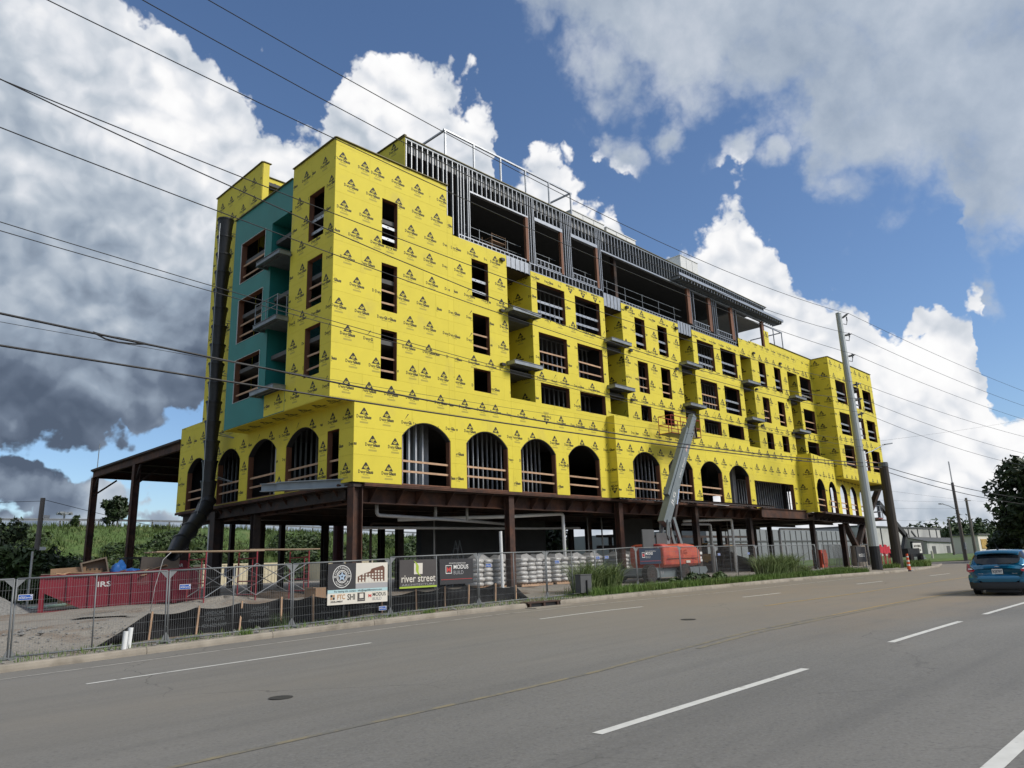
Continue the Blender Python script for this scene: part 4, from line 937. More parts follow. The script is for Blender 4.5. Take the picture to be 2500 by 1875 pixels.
blob('tarp_bundle', BLUET, dloc(2.75, .7, 1.62), (.30, .3, .38), 'crumpled bright blue tarp bundle on the dumpster load', 'tarp', 3, .25)
blob('tarp_scrap', BLUET, dloc(3.25, .75, 1.55), (.32, .25, .14), 'flat scrap of blue tarp beside the tarp bundle', 'tarp', 5, .3)
b = MB(); b.box(0, 0, 0, 1.6, .03, .95); o = b.build('plywood_sheet', PLY, local=True); o.location = dloc(3.6, 1.3, 1.25); o.rotation_euler = (R(-12), R(3), DRZ); tag(o, 'weathered plywood sheet standing in the middle of the dumpster', 'plywood')
rg = random.Random(4)
PLK = [(LUM, 'pale splintered plank'), (PLY, 'grey weathered plank'), (CARD, 'brown plank')]
for i in range(20):
    m_, lb = PLK[i % 3]; L_ = rg.uniform(.7, 2.0); b = MB(); b.box(-L_/2, -.07, -.018, L_/2, .07, .018); o = b.build('plank', m_, local=True)
    o.location = dloc(.5+i*.2, rg.uniform(.3, 1.3), 1.5+rg.uniform(-.05, .10)); o.rotation_euler = (rg.uniform(-.5,.5), rg.uniform(-.3,.3), DRZ+rg.uniform(-1.0,1.0))
    tag(o, lb+' in the heap of boards on the dumpster', 'plank', lb+'s in the dumpster')
b = MB(); b.raw([(.3,.1,1.3),(4.6,.1,1.35),(4.6,2.2,1.35),(.3,2.2,1.3),(1.2,.6,1.5),(3.8,.6,1.5),(3.8,1.7,1.5),(1.2,1.7,1.5)], [(0,1,5,4),(1,2,6,5),(2,3,7,6),(3,0,4,7),(4,5,6,7)]); b.v = [tuple(dloc(*p)) for p in b.v]; o = b.build('rubble_fill', PLY); tag(o, kind='stuff')
# --- red mini excavator parked behind the dumpster
def mini_ex():
    x0, y0 = 14.55, 40.0; z = SG(x0, y0)+.25; r = empty('mini_excavator', (x0, y0, z), label='dark red compact excavator with white lettering behind the dumpster', cat='excavator')
    b = MB(); b.prism([(0,.6),(2.0,.6),(2.05,1.25),(1.75,1.62),(.5,1.62),(.05,1.3)], (x0-.4, y0-.6, z), (1,0,0), (0,0,1), (0,1,0), 1.3); b.build('engine_cover', RED, r)
    b = MB(); put_text(b, 'YANMAR', .22, (x0+.75, y0-.606, z+1.3), (1,0,0), (0,0,1), bold=.02); b.build('lettering', WHT, r)
    b = MB(); b.box(x0-.5, y0-.7, z, x0+1.7, y0-.35, z+.5); b.build('track', BLACKP, r); b = MB(); b.box(x0-.5, y0+.4, z, x0+1.7, y0+.75, z+.5); b.build('track', BLACKP, r)
    b = MB()
    for p in ((-1.5,-.5),(-.5,-.5),(-1.5,.5),(-.5,.5)): b.tube([(x0+p[0], y0+p[1], z+.6), (x0+p[0], y0+p[1], z+1.75)], .04, 6)
    b.box(x0-1.6, y0-.6, z+1.75, x0-.4, y0+.6, z+1.82); b.build('canopy', BLACKP, r)
mini_ex()
# --- scaffold with planks
def scaffold():
    y0, y1 = 27.0, 28.5; SC = mat('red scaffold paint', (.26, .025, .035), .5, var=.2); r = empty('scaffold', (13.6, 27.7, SG(13.6, 27.5)), label='low red tube scaffold with silver cross braces and timber deck beside the left columns', cat='scaffold')
    xs = (11.6, 13.55, 15.75)
    for x_ in xs:
        z = SG(x_, 27.5); b = MB()
        for y_ in (y0, y1): b.tube([(x_, y_, z), (x_, y_, 2.45)], .028, 7)
        for zz in (z+.35, 1.35, 2.2): b.tube([(x_, y0, zz), (x_, y1, zz)], .024, 6)
        b.tube([(x_, y0+.35, z+.35), (x_, y0+.35, 2.2)], .02, 6)
        for zz in (z+.7, z+1.0): b.tube([(x_, y0, zz), (x_, y0+.35, zz)], .016, 6)
        b.build('end_frame', SC, r)
    for a, c in zip(xs[:-1], xs[1:]):
        for y_ in (y0-.03, y1+.03):
            for s in (0, 1):
                b = MB(); z0, z1 = (.85, 2.0) if s else (2.0, .85); b.tube([(a, y_, z0), (c, y_, z1)], .016, 6); b.build('cross_brace', GALV, r)
    for k, (a, c) in enumerate(((9.9,13.9),(13.3,16.3))):
        for j in range(3): b = MB(); b.box(a, y0+.1+j*.42, 2.46+.04*k, c, y0+.44+j*.42, 2.5+.04*k); b.build('plank', mat('weathered scaffold plank', (.30, .225, .15), .8, var=.2), r)
scaffold()
b = MB(); b.tube([(9.85, 27.1, .5), (9.9, 27.0, 1.3), (10.1, 27, 2.2), (10.35, 27, 2.45)], .011, 6); tag(b.build('hose', PVCG, smooth=True), 'pale hose drooping from the left end of the scaffold deck', 'hose')
# --- temporary fence
def fence_panel_mesh():
    L_, H_ = 3.6, 1.74; r = empty('wire_fence')
    b = MB(); b.tube([(.03,0,.0),(.03,0,H_)], .021, 8); b.build('end_post', FSTEEL, r, local=True, smooth=True)
    b = MB(); b.tube([(L_-.03,0,.0),(L_-.03,0,H_)], .021, 8); b.build('end_post', FSTEEL, r, local=True, smooth=True)
    b = MB(); b.tube([(L_/2,0,.0),(L_/2,0,H_)], .019, 8); b.build('middle_post', FSTEEL, r, local=True, smooth=True)
    b = MB(); b.tube([(.03,0,H_),(L_-.03,0,H_)], .021, 8); b.build('top_rail', FSTEEL, r, local=True, smooth=True)
    b = MB(); b.tube([(.03,0,.08),(L_-.03,0,.08)], .021, 8); b.build('bottom_rail', FSTEEL, r, local=True, smooth=True)
    b = MB(); w_ = .0019; x = .07
    while x < L_-.04: b.raw([(x-w_,-.002,.08),(x+w_,-.002,.08),(x+w_,-.002,H_),(x-w_,-.002,H_),(x,.003,.08),(x,.003,H_)], [(0,1,2,3),(1,4,5,2),(4,0,3,5)]); x += .058
    for k in range(1, 7): z = .08+k*(H_-.08)/7; b.raw([(.03,-.005,z-w_),(L_-.03,-.005,z-w_),(L_-.03,-.005,z+w_),(.03,-.005,z+w_)], [(0,1,2,3)])
    o = b.build('wire_mesh', FSTEEL, r, local=True); o['kind'] = 'stuff'
    for s, x in ((1, .03), (-1, L_-.03)): b = MB(); b.raw([(x, -.012, H_), (x+s*.2, -.012, H_), (x, -.012, H_-.2)], [(0,1,2) if s > 0 else (2,1,0)]); b.build('corner_plate', FSTEEL, r, local=True)
    b = MB(); x = L_
    b.bar((x-.25, -.0, .06), (x+.25, 0, .06), .05, .03); b.prism([(-.14,.03),(.14,.03),(.03,.26),(-.03,.26)], (x, -.015, 0), (1,0,0), (0,0,1), (0,1,0), .03); b.bar((x, -.35, .04), (x, .35, .04), .06, .03); b.build('foot', FSTEEL, r, local=True)
    return r, L_
FP, FL = fence_panel_mesh()
JT = [(-6.4,20.2),(-2.9,20.1),(.7,20.0),(4.3,19.8),(7.5,19.5),(10.9,19.5),(14.33,19.6),(18.25,19.75),(21.95,19.85),(25.6,20.3),(29.75,21.1),(33.75,21.2),(37.35,21.2),(42.1,21.2),(46.5,21.25),(51.6,21.6)]
LAB = ['temporary wire fence panel at the far left edge','temporary wire fence panel second from the left edge','temporary wire fence panel left of the gravel yard','wire fence panel with a blue sign, left of the dumpster','wire fence panel in front of the dumpster lettering','wire fence panel left of the big leasing banner','wire fence panel behind the big leasing banner','wire fence panel carrying the two dark square banners','wire fence panel in front of the tall white pipe','wire fence panel in front of the bag pallets','wire fence panel behind the grey utility box','wire fence panel carrying the navy banner','wire fence panel in front of the orange lift','wire fence panel right of the orange lift','wire fence panel behind the tall weeds on the right']
for i, ((x0, y0), (x1, y1)) in enumerate(zip(JT[:-1], JT[1:])):
    o = FP if i == 0 else copy_tree(FP); z0, z1 = SG(x0, y0)-.02, SG(x1, y1)-.02; d = math.hypot(x1-x0, y1-y0)
    if x0 > 25: z0 += .08*min(1, (x0-25)/5); z1 += .12*min(1, (x1-25)/5)
    o.location = (x0, y0, z0); o.rotation_euler = (0, -math.atan2(z1-z0, d), math.atan2(y1-y0, x1-x0)); o.scale = (math.hypot(d, z1-z0)/FL, 1, 1.0 if x0 < 12 else 1.03)
    tag(o, LAB[i], 'fence', 'temporary fence panels along the kerb')
# narrow gate panels and frames further right
for x_, y_, a in ((54.2, 22.2, 8), (57.4, 22.6, 12), (61.5, 23, 20), (65, 23.4, 0)):
    o = copy_tree(FP); o.location = (x_, y_, SG(x_, y_)); o.rotation_euler = (0, 0, R(a)); o.scale = (.86, 1, 1.08)
    tag(o, {54.2:'wire fence panel beside the concrete pier, left of the big pole',57.4:'wire fence panel directly behind the big grey pole',61.5:'wire fence panel between the grey and the black pole',65:'wire fence panel right of the black pole'}[x_], 'fence', 'temporary fence panels along the kerb')
for i, (x_, y_, z_, lb) in enumerate(((4.45,19.72,1.29,'in front of the gravel pile at far left'),(7.83,19.42,1.37,'in front of the dumpster'),(13.93,19.5,.47,'low under the leasing banner'),(18.63,19.68,1.64,'right of the two dark banners'),(22.57,19.88,1.68,'over the bag pallets'),(25.59,20.2,1.8,'above the weeds by the bag pallets'),(26.34,20.3,1.81,'beside the weeds left of the navy banner'),(37.45,21.1,1.8,'right of the orange lift'),(40.84,21.1,1.81,'over the tall weeds'))):
    r = empty('fence_sign', (x_, y_-.06, z_), label='small blue and white fence sign '+lb, cat='sign', group='small blue signs on the fence')
    b = MB(); b.box(-.14, -.004, -.062, .14, .004, .062); b.build('border', WHT, r, local=True)
    b = MB(); b.box(-.131, -.0085, -.053, .131, -.005, .053); b.build('face', BLU, r, local=True)
    b = MB(); put_text(b, 'All-State Services', .05, (0, -.0125, -.022), (1,0,0), (0,0,1), bold=.01, width=.24); put_text(b, 'Temporary', .022, (-.05, -.0125, .018), (1,0,0), (0,0,1)); b.box(.09, -.0125, .02, .12, -.0122, .042); b.build('lettering', WHT, r, local=True)
# --- banners on the fence
def cloth(w, h, nx=24, ny=10, amp=.012, seed=1):
    b = MB(); rg = random.Random(seed); p1, p2 = rg.random()*6, rg.random()*6
    def f(u, v): return amp*(math.sin(u*9+p1+v*2)*.6+math.sin(u*23+p2)*.25*(1-v)+.5*math.sin(v*7+u*3))
    for j in range(ny+1):
        for i in range(nx+1): u, v = i/nx, j/ny; b.v.append((u*w, -f(u, v), v*h))
    for j in range(ny):
        for i in range(nx): a = j*(nx+1)+i; b.f.append((a, a+1, a+nx+2, a+nx+1)); b.m.append(0)
    return b, f
def banner(x0, x1, z0, z1, ya, yb, mt, lab, seed, amp=.006):
    w, h = math.hypot(x1-x0, yb-ya), z1-z0; r = empty('banner', (x0, ya-.05, z0), math.atan2(yb-ya, x1-x0), label=lab, cat='banner')
    b, f = cloth(w, h, seed=seed, amp=amp); b.build('cloth', mt, r, local=True, smooth=True)
    def lay(nm, fn, mt2, lift=.004):
        m_ = MB(); fn(m_); m_.v = [(x, y-f(min(max(x/w,0),1), min(max(z/h,0),1))-lift, z) for x, y, z in m_.v]
        return m_.build(nm, mt2, r, local=True)
    return r, w, h, lay
def quad(m_, x0, z0, x1, z1, n=8):
    for i in range(n):
        for j in range(4):
            a, c = x0+(x1-x0)*i/n, x0+(x1-x0)*(i+1)/n; p, q = z0+(z1-z0)*j/4, z0+(z1-z0)*(j+1)/4; m_.face([(a,0,p),(c,0,p),(c,0,q),(a,0,q)])
def txt(m_, s, size, x, z, width=None, bold=0., align='CENTER', space=1.): put_text(m_, s, size, (x, 0, z), (1,0,0), (0,0,1), bold=bold, width=width, align=align, space=space, res=3)
def ring(m_, cx, cz, ra, rb, n=40):
    for k in range(n):
        a, c = 2*math.pi*k/n, 2*math.pi*(k+1)/n; m_.face([(cx+ra*math.cos(a),0,cz+ra*math.sin(a)),(cx+rb*math.cos(a),0,cz+rb*math.sin(a)),(cx+rb*math.cos(c),0,cz+rb*math.sin(c)),(cx+ra*math.cos(c),0,cz+ra*math.sin(c))])
def arc_text(m_, s, size, cx, cz, rad, a0, a1, flip=False):
    n = len(s)
    for i, ch in enumerate(s):
        a = a0+(a1-a0)*(i/(n-1)); p = (cx+rad*math.cos(a), 0, cz+rad*math.sin(a)); t = a-math.pi/2 if not flip else a+math.pi/2
        if ch != ' ': put_text(m_, ch, size, p, (math.cos(t),0,math.sin(t)), (-math.sin(t),0,math.cos(t)), bold=.015)
r, w, h, lay = banner(12.0, 14.17, .66, 1.84, 19.53, 19.58, CREAM, 'large leasing banner with round club badge and building picture on the fence', 1)
lay('dark_field', lambda m_: quad(m_, .0, .42, .98, h), CHAR, .003)
def badge(m_):
    c, z = .49, .80; ring(m_, c, z, .305, .325); ring(m_, c, z, .17, .19); ring(m_, c, z, .135, .15)
    arc_text(m_, 'CHATTANOOGA', .075, c, z, .225, R(160), R(20)); arc_text(m_, 'FOOTBALL CLUB', .062, c, z, .275, R(215), R(325), True); txt(m_, '20', .085, c-.25, z-.03, bold=.015); txt(m_, '09', .085, c+.25, z-.03, bold=.015)
lay('club_badge', badge, WHT, .006)
def star(m_):
    c, z = .49, .80; P = [(c+.125*math.cos(R(90+72*k)), z+.125*math.sin(R(90+72*k))) for k in range(5)]
    for k in range(5):
        a, d = P[k], P[(k+2) % 5]; dx, dz = d[0]-a[0], d[1]-a[1]; L_ = math.hypot(dx, dz); nx, nz = -dz/L_*.010, dx/L_*.010
        m_.face([(a[0]-nx,0,a[1]-nz),(d[0]-nx,0,d[1]-nz),(d[0]+nx,0,d[1]+nz),(a[0]+nx,0,a[1]+nz)])
    ring(m_, c, z, .062, .074, 24)
lay('badge_star', star, PALEB, .007)
def pic(m_):
    q = [(1.05,.62),(2.05,.62),(2.05,1.02),(1.98,1.09),(1.55,1.0),(1.5,.92),(1.25,.86),(1.05,.78)]
    m_.face([(x,0,z) for x, z in q])
lay('building_picture', pic, BROWNP, .004)
def pic2(m_):
    for i in range(8):
        for j in range(3):
            x, z = 1.10+i*.115, .72+j*.085
            if z < .78+i*.025: quad(m_, x, z, x+.06, z+.055, 1)
    for i in range(8): quad(m_, 1.09+i*.118, .60, 1.16+i*.118, .685, 1)
lay('picture_windows', pic2, CREAM, .008)
lay('picture_road', lambda m_: quad(m_, .98, .43, w, .58), GREYP, .004)
lay('aqua_band', lambda m_: quad(m_, 0, .33, w, .425), AQUA, .004)
def lead(m_): txt(m_, 'For leasing info contact - info@sagehillinvestors.com', .075, w/2, .352, 1.72, .012)
lay('band_text', lead, INK, .007)
def l1(m_): txt(m_, 'FTC', .19, .47, .155, .27, .02); quad(m_, .10, .15, .165, .215, 1); quad(m_, .18, .225, .245, .29, 1)
lay('company_mark', l1, TANP, .006)
def l2(m_): txt(m_, 'DEVELOPMENT', .07, .32, .065, .42, .012); txt(m_, 'SHI', .24, .83, .12, .27, .012); quad(m_, .10, .225, .165, .29, 1); quad(m_, .18, .15, .245, .215, 1); txt(m_, 'MODUS', .15, 1.85, .185, .50, .006)
lay('company_mark', l2, INK, .006)
lay('company_mark', lambda m_: quad(m_, 1.05, .06, 1.32, .31), TAUPE, .005)
lay('company_mark', lambda m_: (quad(m_, 1.12, .15, 1.26, .28, 2), txt(m_, 'river street', .045, 1.185, .09)), CREAM, .008)
lay('company_mark', lambda m_: txt(m_, 'M', .13, 1.5, .16, .11, .02), REDP, .006)
lay('company_mark', lambda m_: txt(m_, 'BUILD', .13, 1.77, .065, .34, .0), GREYP, .006)
r, w, h, lay = banner(14.63, 16.2, 1.01, 1.90, 19.58, 19.64, TAUPE, 'taupe banner with green leaf emblem reading river street on the fence', 2)
lay('lime_hem', lambda m_: quad(m_, 0, 0, w, .055), LIME, .005)
lay('emblem_square', lambda m_: quad(m_, .60, .43, .96, .78), CREAM, .005)
def leaf(m_):
    P = []
    for k in range(9): t = k/8; P.append((.585+.30*t+.06*math.sin(t*math.pi*2), .86-.50*t, .005+.055*math.sin(math.pi*t)))
    for a, c in zip(P[:-1], P[1:]): m_.face([(a[0]-a[2],0,a[1]),(c[0]-c[2],0,c[1]),(c[0]+c[2],0,c[1]),(a[0]+a[2],0,a[1])])
lay('leaf_emblem', leaf, LIME, .009)
lay('lettering', lambda m_: txt(m_, 'river street', .33, w/2, .19, 1.44, .006), CREAM, .006)
lay('small_lettering', lambda m_: txt(m_, 'ARCHITECTURE', .085, w/2, .075, 1.40), GREYP, .006)
def modus(x0, x1, z0, z1, ya, yb, mt, lab, seed):
    r, w, h, lay = banner(x0, x1, z0, z1, ya, yb, mt, lab, seed); s = h/.84
    lay('heading', lambda m_: txt(m_, 'FUTURE SITE CONSTRUCTED BY:', .055*s, w*.52, h*.80, w*.50, .006), WHT, .006)
    def fr_(m_):
        a, c, t = .27*s, .50*s, .022*s
        for q in ((a,c,a+.28*s,c+t),(a,c-.0+.26*s,a+.28*s,c+.28*s),(a,c,a+t,c+.28*s),(a+.28*s-t,c,a+.28*s,c+.28*s)): quad(m_, q[0], q[1]-.15*s, q[2], q[3]-.15*s, 1)
        txt(m_, 'MODUS', .2*s, .62*s, .50*s, .70*s, .014, 'LEFT')
    lay('mark_frame', fr_, WHT, .006)
    lay('mark_letter', lambda m_: txt(m_, 'M', .22*s, .41*s, .41*s, .18*s, .02), REDP, .006)
    lay('second_line', lambda m_: txt(m_, 'BUILD', .18*s, .62*s, .32*s, .46*s, .0, 'LEFT'), GREYP, .006)
    lay('foot_line', lambda m_: quad(m_, .05*s, .155*s, w-.05*s, .168*s, 12), REDP, .006)
modus(16.35, 17.92, 1.06, 1.90, 19.65, 19.71, CHAR, 'charcoal banner reading modus build right of the leaf banner', 3)
modus(29.85, 31.78, 1.44, 2.18, 21.03, 21.09, NAVY, 'navy banner reading modus build on the fence before the orange lift', 4)
o = None
# --- black silt fence with stakes
def silt():
    r = empty('silt_fence', (12, 20.6, 0), label='sagging black silt fence on wooden stakes just behind the wire fence', cat='silt fence')
    FAB = mat('black silt fabric', (.010, .010, .011), .7, spec=.15, var=.35, vscale=3, bump=.4, bscale=6)
    st = [(6.25,.0),(7.45,.68),(8.65,.72),(9.85,.74),(11.1,.76),(12.15,.75),(13.4,.70),(14.65,.60),(16.05,.64),(17.3,.66),(18.4,.66),(19.75,.64),(20.85,.52),(21.6,.05)]
    b = MB(); n = 0; row = []
    for (xa, ha), (xb, hb) in zip(st[:-1], st[1:]):
        for k in range(8):
            t = k/8; row.append((xa+(xb-xa)*t, ha+(hb-ha)*t-.09*math.sin(math.pi*t)*(1 if ha > .1 and hb > .1 else 0), t))
    row.append((st[-1][0], st[-1][1], 0))
    for j in range(6):
        for (x, hh, t) in row: v = j/5; b.v.append((x, 20.55+.05*math.sin(x*4+v*3)+.10*math.sin(math.pi*v)*math.sin(x*1.7), SG(x, 20.55)-.02+(hh+.02)*v))
    m_ = len(row)
    for j in range(5):
        for i in range(m_-1): b.f.append((j*m_+i, j*m_+i+1, (j+1)*m_+i+1, (j+1)*m_+i)); b.m.append(0)
    b.build('fabric', FAB, r, smooth=True)
    for x, hh in st[1:-1]:
        b = MB(); t = rnd.uniform(-.04, .05); b.bar((x, 20.48, SG(x, 20.5)-.1), (x+t, 20.48, SG(x, 20.5)+hh+.04), .045, .045, up=(0,1,0)); b.build('stake', LUM, r)
    for x, hh, tl in ((9.1,.5,('LANDSCAPE','CONCEPTS','423-622-5297')),(10.4,.5,('LANDSCAPE','CONCEPTS','423-622-5297')),(12.7,.52,('LANDSCAPE','CONCEPTS','423-622-5297')),(14.2,.4,('LANDSCAPE','CONCEPTS'))):
        b = MB()
        for k, s in enumerate(tl): put_text(b, s, .13, (x, 20.40, SG(x, 20.5)+hh-k*.16), (1,0,0), (0,0,1), bold=.0, width=.55 if k != 2 else .68)
        b.build('faint_print', mat('faded grey fabric print', (.085, .095, .10), .7, var=0), r)
silt()
# --- pallets of white bags
BAGW = mat('white bag plastic', (.56, .55, .53), .35, var=.12, vscale=5, rand=.12, c2=(.26, .25, .24), c2scale=2.2, c2lo=.52, c2hi=.75)
WRAP = mat('dusty stretch wrap', (.34, .335, .33), .30, var=.25, vscale=5)
def bag_mesh():
    bm = bmesh.new(); bmesh.ops.create_uvsphere(bm, u_segments=14, v_segments=8, radius=1)
    for v in bm.verts:
        p = v.co; f = lambda a, e: math.copysign(abs(a)**e, a); k = 1+.05*math.sin(9*p.x)*math.sin(7*p.y+2)
        v.co = Vector((f(p.x, .55)*.30*k, f(p.y, .55)*.46*k, f(p.z, .75)*.125*k))
    me = bpy.data.meshes.new('bag'); bm.to_mesh(me); bm.free(); me.materials.append(BAGW); me.polygons.foreach_set('use_smooth', [True]*len(me.polygons)); return me
BM_ = bag_mesh()
plab = ['leftmost pallet of stacked white bags, behind the tall white pipe','second pallet of stacked white bags from the left','third pallet of stacked white bags from the left','fourth pallet of white bags, left of the bent white pipe','fifth pallet of white bags, right of the bent white pipe','pallet of white bags just behind the tallest near weeds','pallet of white bags left of the third column','pallet of white bags right of the third column','pallet of white bags behind the navy banner']
for i, x_ in enumerate((25.4, 26.9, 28.3, 29.75, 31.2, 32.7, 34.2, 36.6, 38.1)):
    y_ = 27.4+rnd.uniform(-.15, .2); z_ = SG(x_, 27.4); r = empty('bag_pallet', (x_, y_, z_), rnd.uniform(-.06, .06), label=plab[i], cat='pallet', group='pallets of white bags')
    b = MB()
    for k in range(3): b.box(-.6, -.55+k*.5, 0, .6, -.45+k*.5, .09)
    for k in range(6): b.box(-.6+k*.215, -.55, .09, -.48+k*.215, .55, .115)
    b.build('pallet', LUM, r, local=True)
    nl = (6, 6, 6, 6, 6, 6, 6, 6, 6)[i]
    for l in range(nl):
        for bx in (-1, 1):
            o = bpy.data.objects.new('bag', BM_); col.objects.link(o); o.parent = r; o.location = (bx*.30+rnd.uniform(-.03,.03), -.06+rnd.uniform(-.05,.05), .24+l*.215); o.rotation_euler = (rnd.uniform(-.05,.05), rnd.uniform(-.06,.06), rnd.uniform(-.1,.1)); o.scale = (1, 1.05, 1)
    b = MB(); hz = .24+nl*.215
    b.raw([(-.6,-.5,hz-.2),(.6,-.5,hz-.2),(.6,.5,hz-.2),(-.6,.5,hz-.2),(-.25,-.2,hz+.06),(.2,-.15,hz+.12),(.25,.2,hz+.05),(-.2,.2,hz+.1)], [(0,1,5,4),(1,2,6,5),(2,3,7,6),(3,0,4,7),(4,5,6,7)]); b.build('wrap_cover', WRAP, r, local=True)
# --- boom lift
def wheel(b_par, c, ax, rad, wd, tm=TYRE, rm=None, seg=22):
    c = Vector(c); ax = Vector(ax).normalized(); b = MB(); h = ax*wd/2
    b.tube([c-h, c-h*.9, c+h*.9, c+h], [rad*.86, rad, rad, rad*.86], seg); w = b.build('wheel', tm, b_par, smooth=False)
    b = MB(); b.tube([c-h*1.02, c-h*1.05], [rad*.46, rad*.40], seg); b.tube([c-h*1.06, c-h*1.14], [rad*.16, rad*.13], 10); b.build('rim', rm or RUSTD, w); return w
def lift():
    x0, y0 = 35.4, 23.4; z = SG(x0, y0)-.03; r = empty('boom_lift', (x0, y0, z), label='orange boom lift with long grey boom raised to the third floor', cat='boom lift')
    for x_ in (32.75, 36.0):
        for y_ in (22.45, 24.4): wheel(r, (x_, y_, z+.47), (0, 1 if y_ < 23.4 else -1, 0), .47, .36)
    b = MB(); b.prism([(-2.95,.38),(-2.6,.25),(.3,.25),(1.0,.3),(1.0,.75),(-2.95,.75)], (x0, y0-.75, z), (1,0,0), (0,0,1), (0,1,0), 1.5); b.build('chassis', LGREY, r)
    b = MB(); put_text(b, 'K4', .26, (x0-1.2, y0-.757, z+.4), (1,0,0), (0,0,1), bold=.01); b.build('chassis_lettering', GREYP, r)
    b = MB(); b.prism([(.9,.22),(3.0,.32),(3.25,.5),(3.1,.72),(.95,.72)], (x0-.2, y0-1.0, z), (1,0,0), (0,0,1), (0,1,0), 1.9); b.build('counterweight', LGREY, r)
    # hood: rounded shell by sections along X
    prof = [(33.95,.74,1.96,1.06),(34.0,.72,2.0,1.1),(34.5,.72,2.0,1.14),(34.6,.72,1.93,1.14),(35.45,.72,1.93,1.15),(35.55,.72,2.0,1.16),(36.6,.72,2.0,1.15),(37.2,.74,1.95,1.10),(37.7,.78,1.78,1.0),(38.0,.82,1.5,.88),(38.12,.86,1.2,.74),(38.14,.95,1.05,.6)]
    b = MB(); n = 16
    for (x, zl, zh, hw) in prof:
        for k in range(n):
            a = 2*math.pi*k/n; f = lambda t: math.copysign(abs(t)**.35, t); b.v.append((x, y0+f(math.cos(a))*hw, z+(zl+zh)/2+f(math.sin(a))*(zh-zl)/2))
    for i in range(len(prof)-1):
        for k in range(n): a = i*n+k; c = i*n+(k+1) % n; b.f.append((a, c, c+n, a+n)); b.m.append(0)
    b.f.append(tuple(range(n))); b.m.append(0); b.f.append(tuple(range((len(prof)-1)*n, len(prof)*n))[::-1]); b.m.append(0)
    hd = b.build('engine_hood', ORG, r)
    b = MB(); b.box(34.2, y0-1.168, z+1.18, 37.4, y0-1.15, z+1.21); b.build('hood_seam', RUSTD, hd)
    b = MB(); put_text(b, 'JLG', .34, (35.8, y0-1.172, z+1.42), (1,0,0), (0,0,1), bold=.03, width=.8); b.build('hood_lettering', mat('darker orange', (.36, .06, .03), .6, var=0), hd)
    b = MB(); b.box(36.0, y0-1.175, z+.95, 36.4, y0-1.16, z+1.08); b.build('caution_label', CREAM, hd)
    b = MB()
    for p, s in (((37.85,-1.0,1.45),.12),((37.95,-.9,1.2),.1),((37.8,-1.02,1.05),.1),((38.06,-.7,1.3),.09)): b.box(p[0]-s, y0+p[1]-.02, z+p[2]-s*.6, p[0]+s, y0+p[1]+.0, z+p[2]+s*.6)
    b.build('torn_stickers', WHT, hd)
    b = MB(); b.box(34.3, y0-.8, z+.7, 37.2, y0+.8, z+.78); b.build('turntable', RUSTD, r)
    for x_, y_, hz, wd in ((33.55, 22.9, 2.75, 1.1), (34.95, 23.0, 2.58, 1.0)):
        b = MB(); b.box(x_-wd/2, y_, z+1.55, x_+wd/2, y_+.06, z+hz); b.build('cover_panel', CONCD, r)
    # tower: riser links
    piv = Vector((36.15, y0, z+3.35))
    for yy in (-.22, .22):
        b = MB(); b.bar((35.75, y0+yy, z+1.9), (36.05, y0+yy, z+3.3), .1, .32, up=(1,0,0)); b.build('riser_link', LGREY, r)
        b = MB(); b.bar((37.15, y0+yy, z+1.95), (36.55, y0+yy, z+3.45), .12, .22, up=(1,0,0)); b.build('riser_link', LGREY, r)
    b = MB(); b.tube([(36.3, y0, z+1.9), (36.5, y0, z+2.9)], .09, 10); b.tube([(36.5, y0, z+2.9), (36.6, y0, z+3.5)], .05, 10, mi=1); b.build('tower_cylinder', [RUSTD, CHROME], r)
    b = MB(); b.tube([(35.7, y0-.3, z+3.2), (35.5, y0-.35, z+2.6), (35.8, y0-.3, z+2.2)], .03, 6); b.tube([(36, y0-.33, z+3.2), (35.9, y0-.36, z+2.5), (36.2, y0-.3, z+2.0)], .03, 6); b.build('hydraulic_hose', BLKCABLE, r)
    # telescopic boom (box sections), leaning up to the right
    p0, p1 = Vector((35.85, y0, z+3.1)), Vector((40.25, y0+.1, 10.3)); d = (p1-p0).normalized(); up = Vector((0, -1, 0)); sd = d.cross(up).normalized()
    def boxsec(nm, a, c, w, t0, t1, mt=LGREY):
        q0, q1 = p0.lerp(p1, a), p0.lerp(p1, c); b = MB()
        vs = []
        for q, ww in ((q0, t0), (q1, t1)):
            for s, u in ((-1,-1),(1,-1),(1,1),(-1,1)): vs.append(q+sd*s*ww/2+up*u*w/2)
        b.raw(vs, [(0,1,2,3),(7,6,5,4),(0,4,5,1),(1,5,6,2),(2,6,7,3),(3,7,4,0)]); return b.build(nm, mt, r)
    bo = boxsec('main_boom', .0, .86, .42, .62, .56)
    b = MB(); q0, q1 = p0.lerp(p1, .21)-sd*.43, p0.lerp(p1, .84)-sd*.36; b.bar(q0, q1, .34, .18, up=sd); b.build('cable_tray', LGREY, r)
    boxsec('inner_boom', .861, 1.0, .34, .48, .40); b = MB(); q0, q1 = p0.lerp(p1, .86)+sd*.33, p0.lerp(p1, .99)+sd*.36; 
    b = MB()
    for k in range(6): c = p0.lerp(p1, .80+k*.032)+up*.225+sd*.13; b.tube([c, c+up*.012], .035, 8)
    b.build('bolt_hole', RUSTD, r)
    b = MB(); q = p0.lerp(p1, .22)+up*.214+sd*.09; put_text(b, 'JLG', .30, q, d, -sd, bold=.01, width=.85); q = p0.lerp(p1, .50)+up*.214+sd*.12; put_text(b, 'Ultra Boom', .2, q, d, -sd, bold=.0, width=1.5); b.build('boom_lettering', WHT, r)
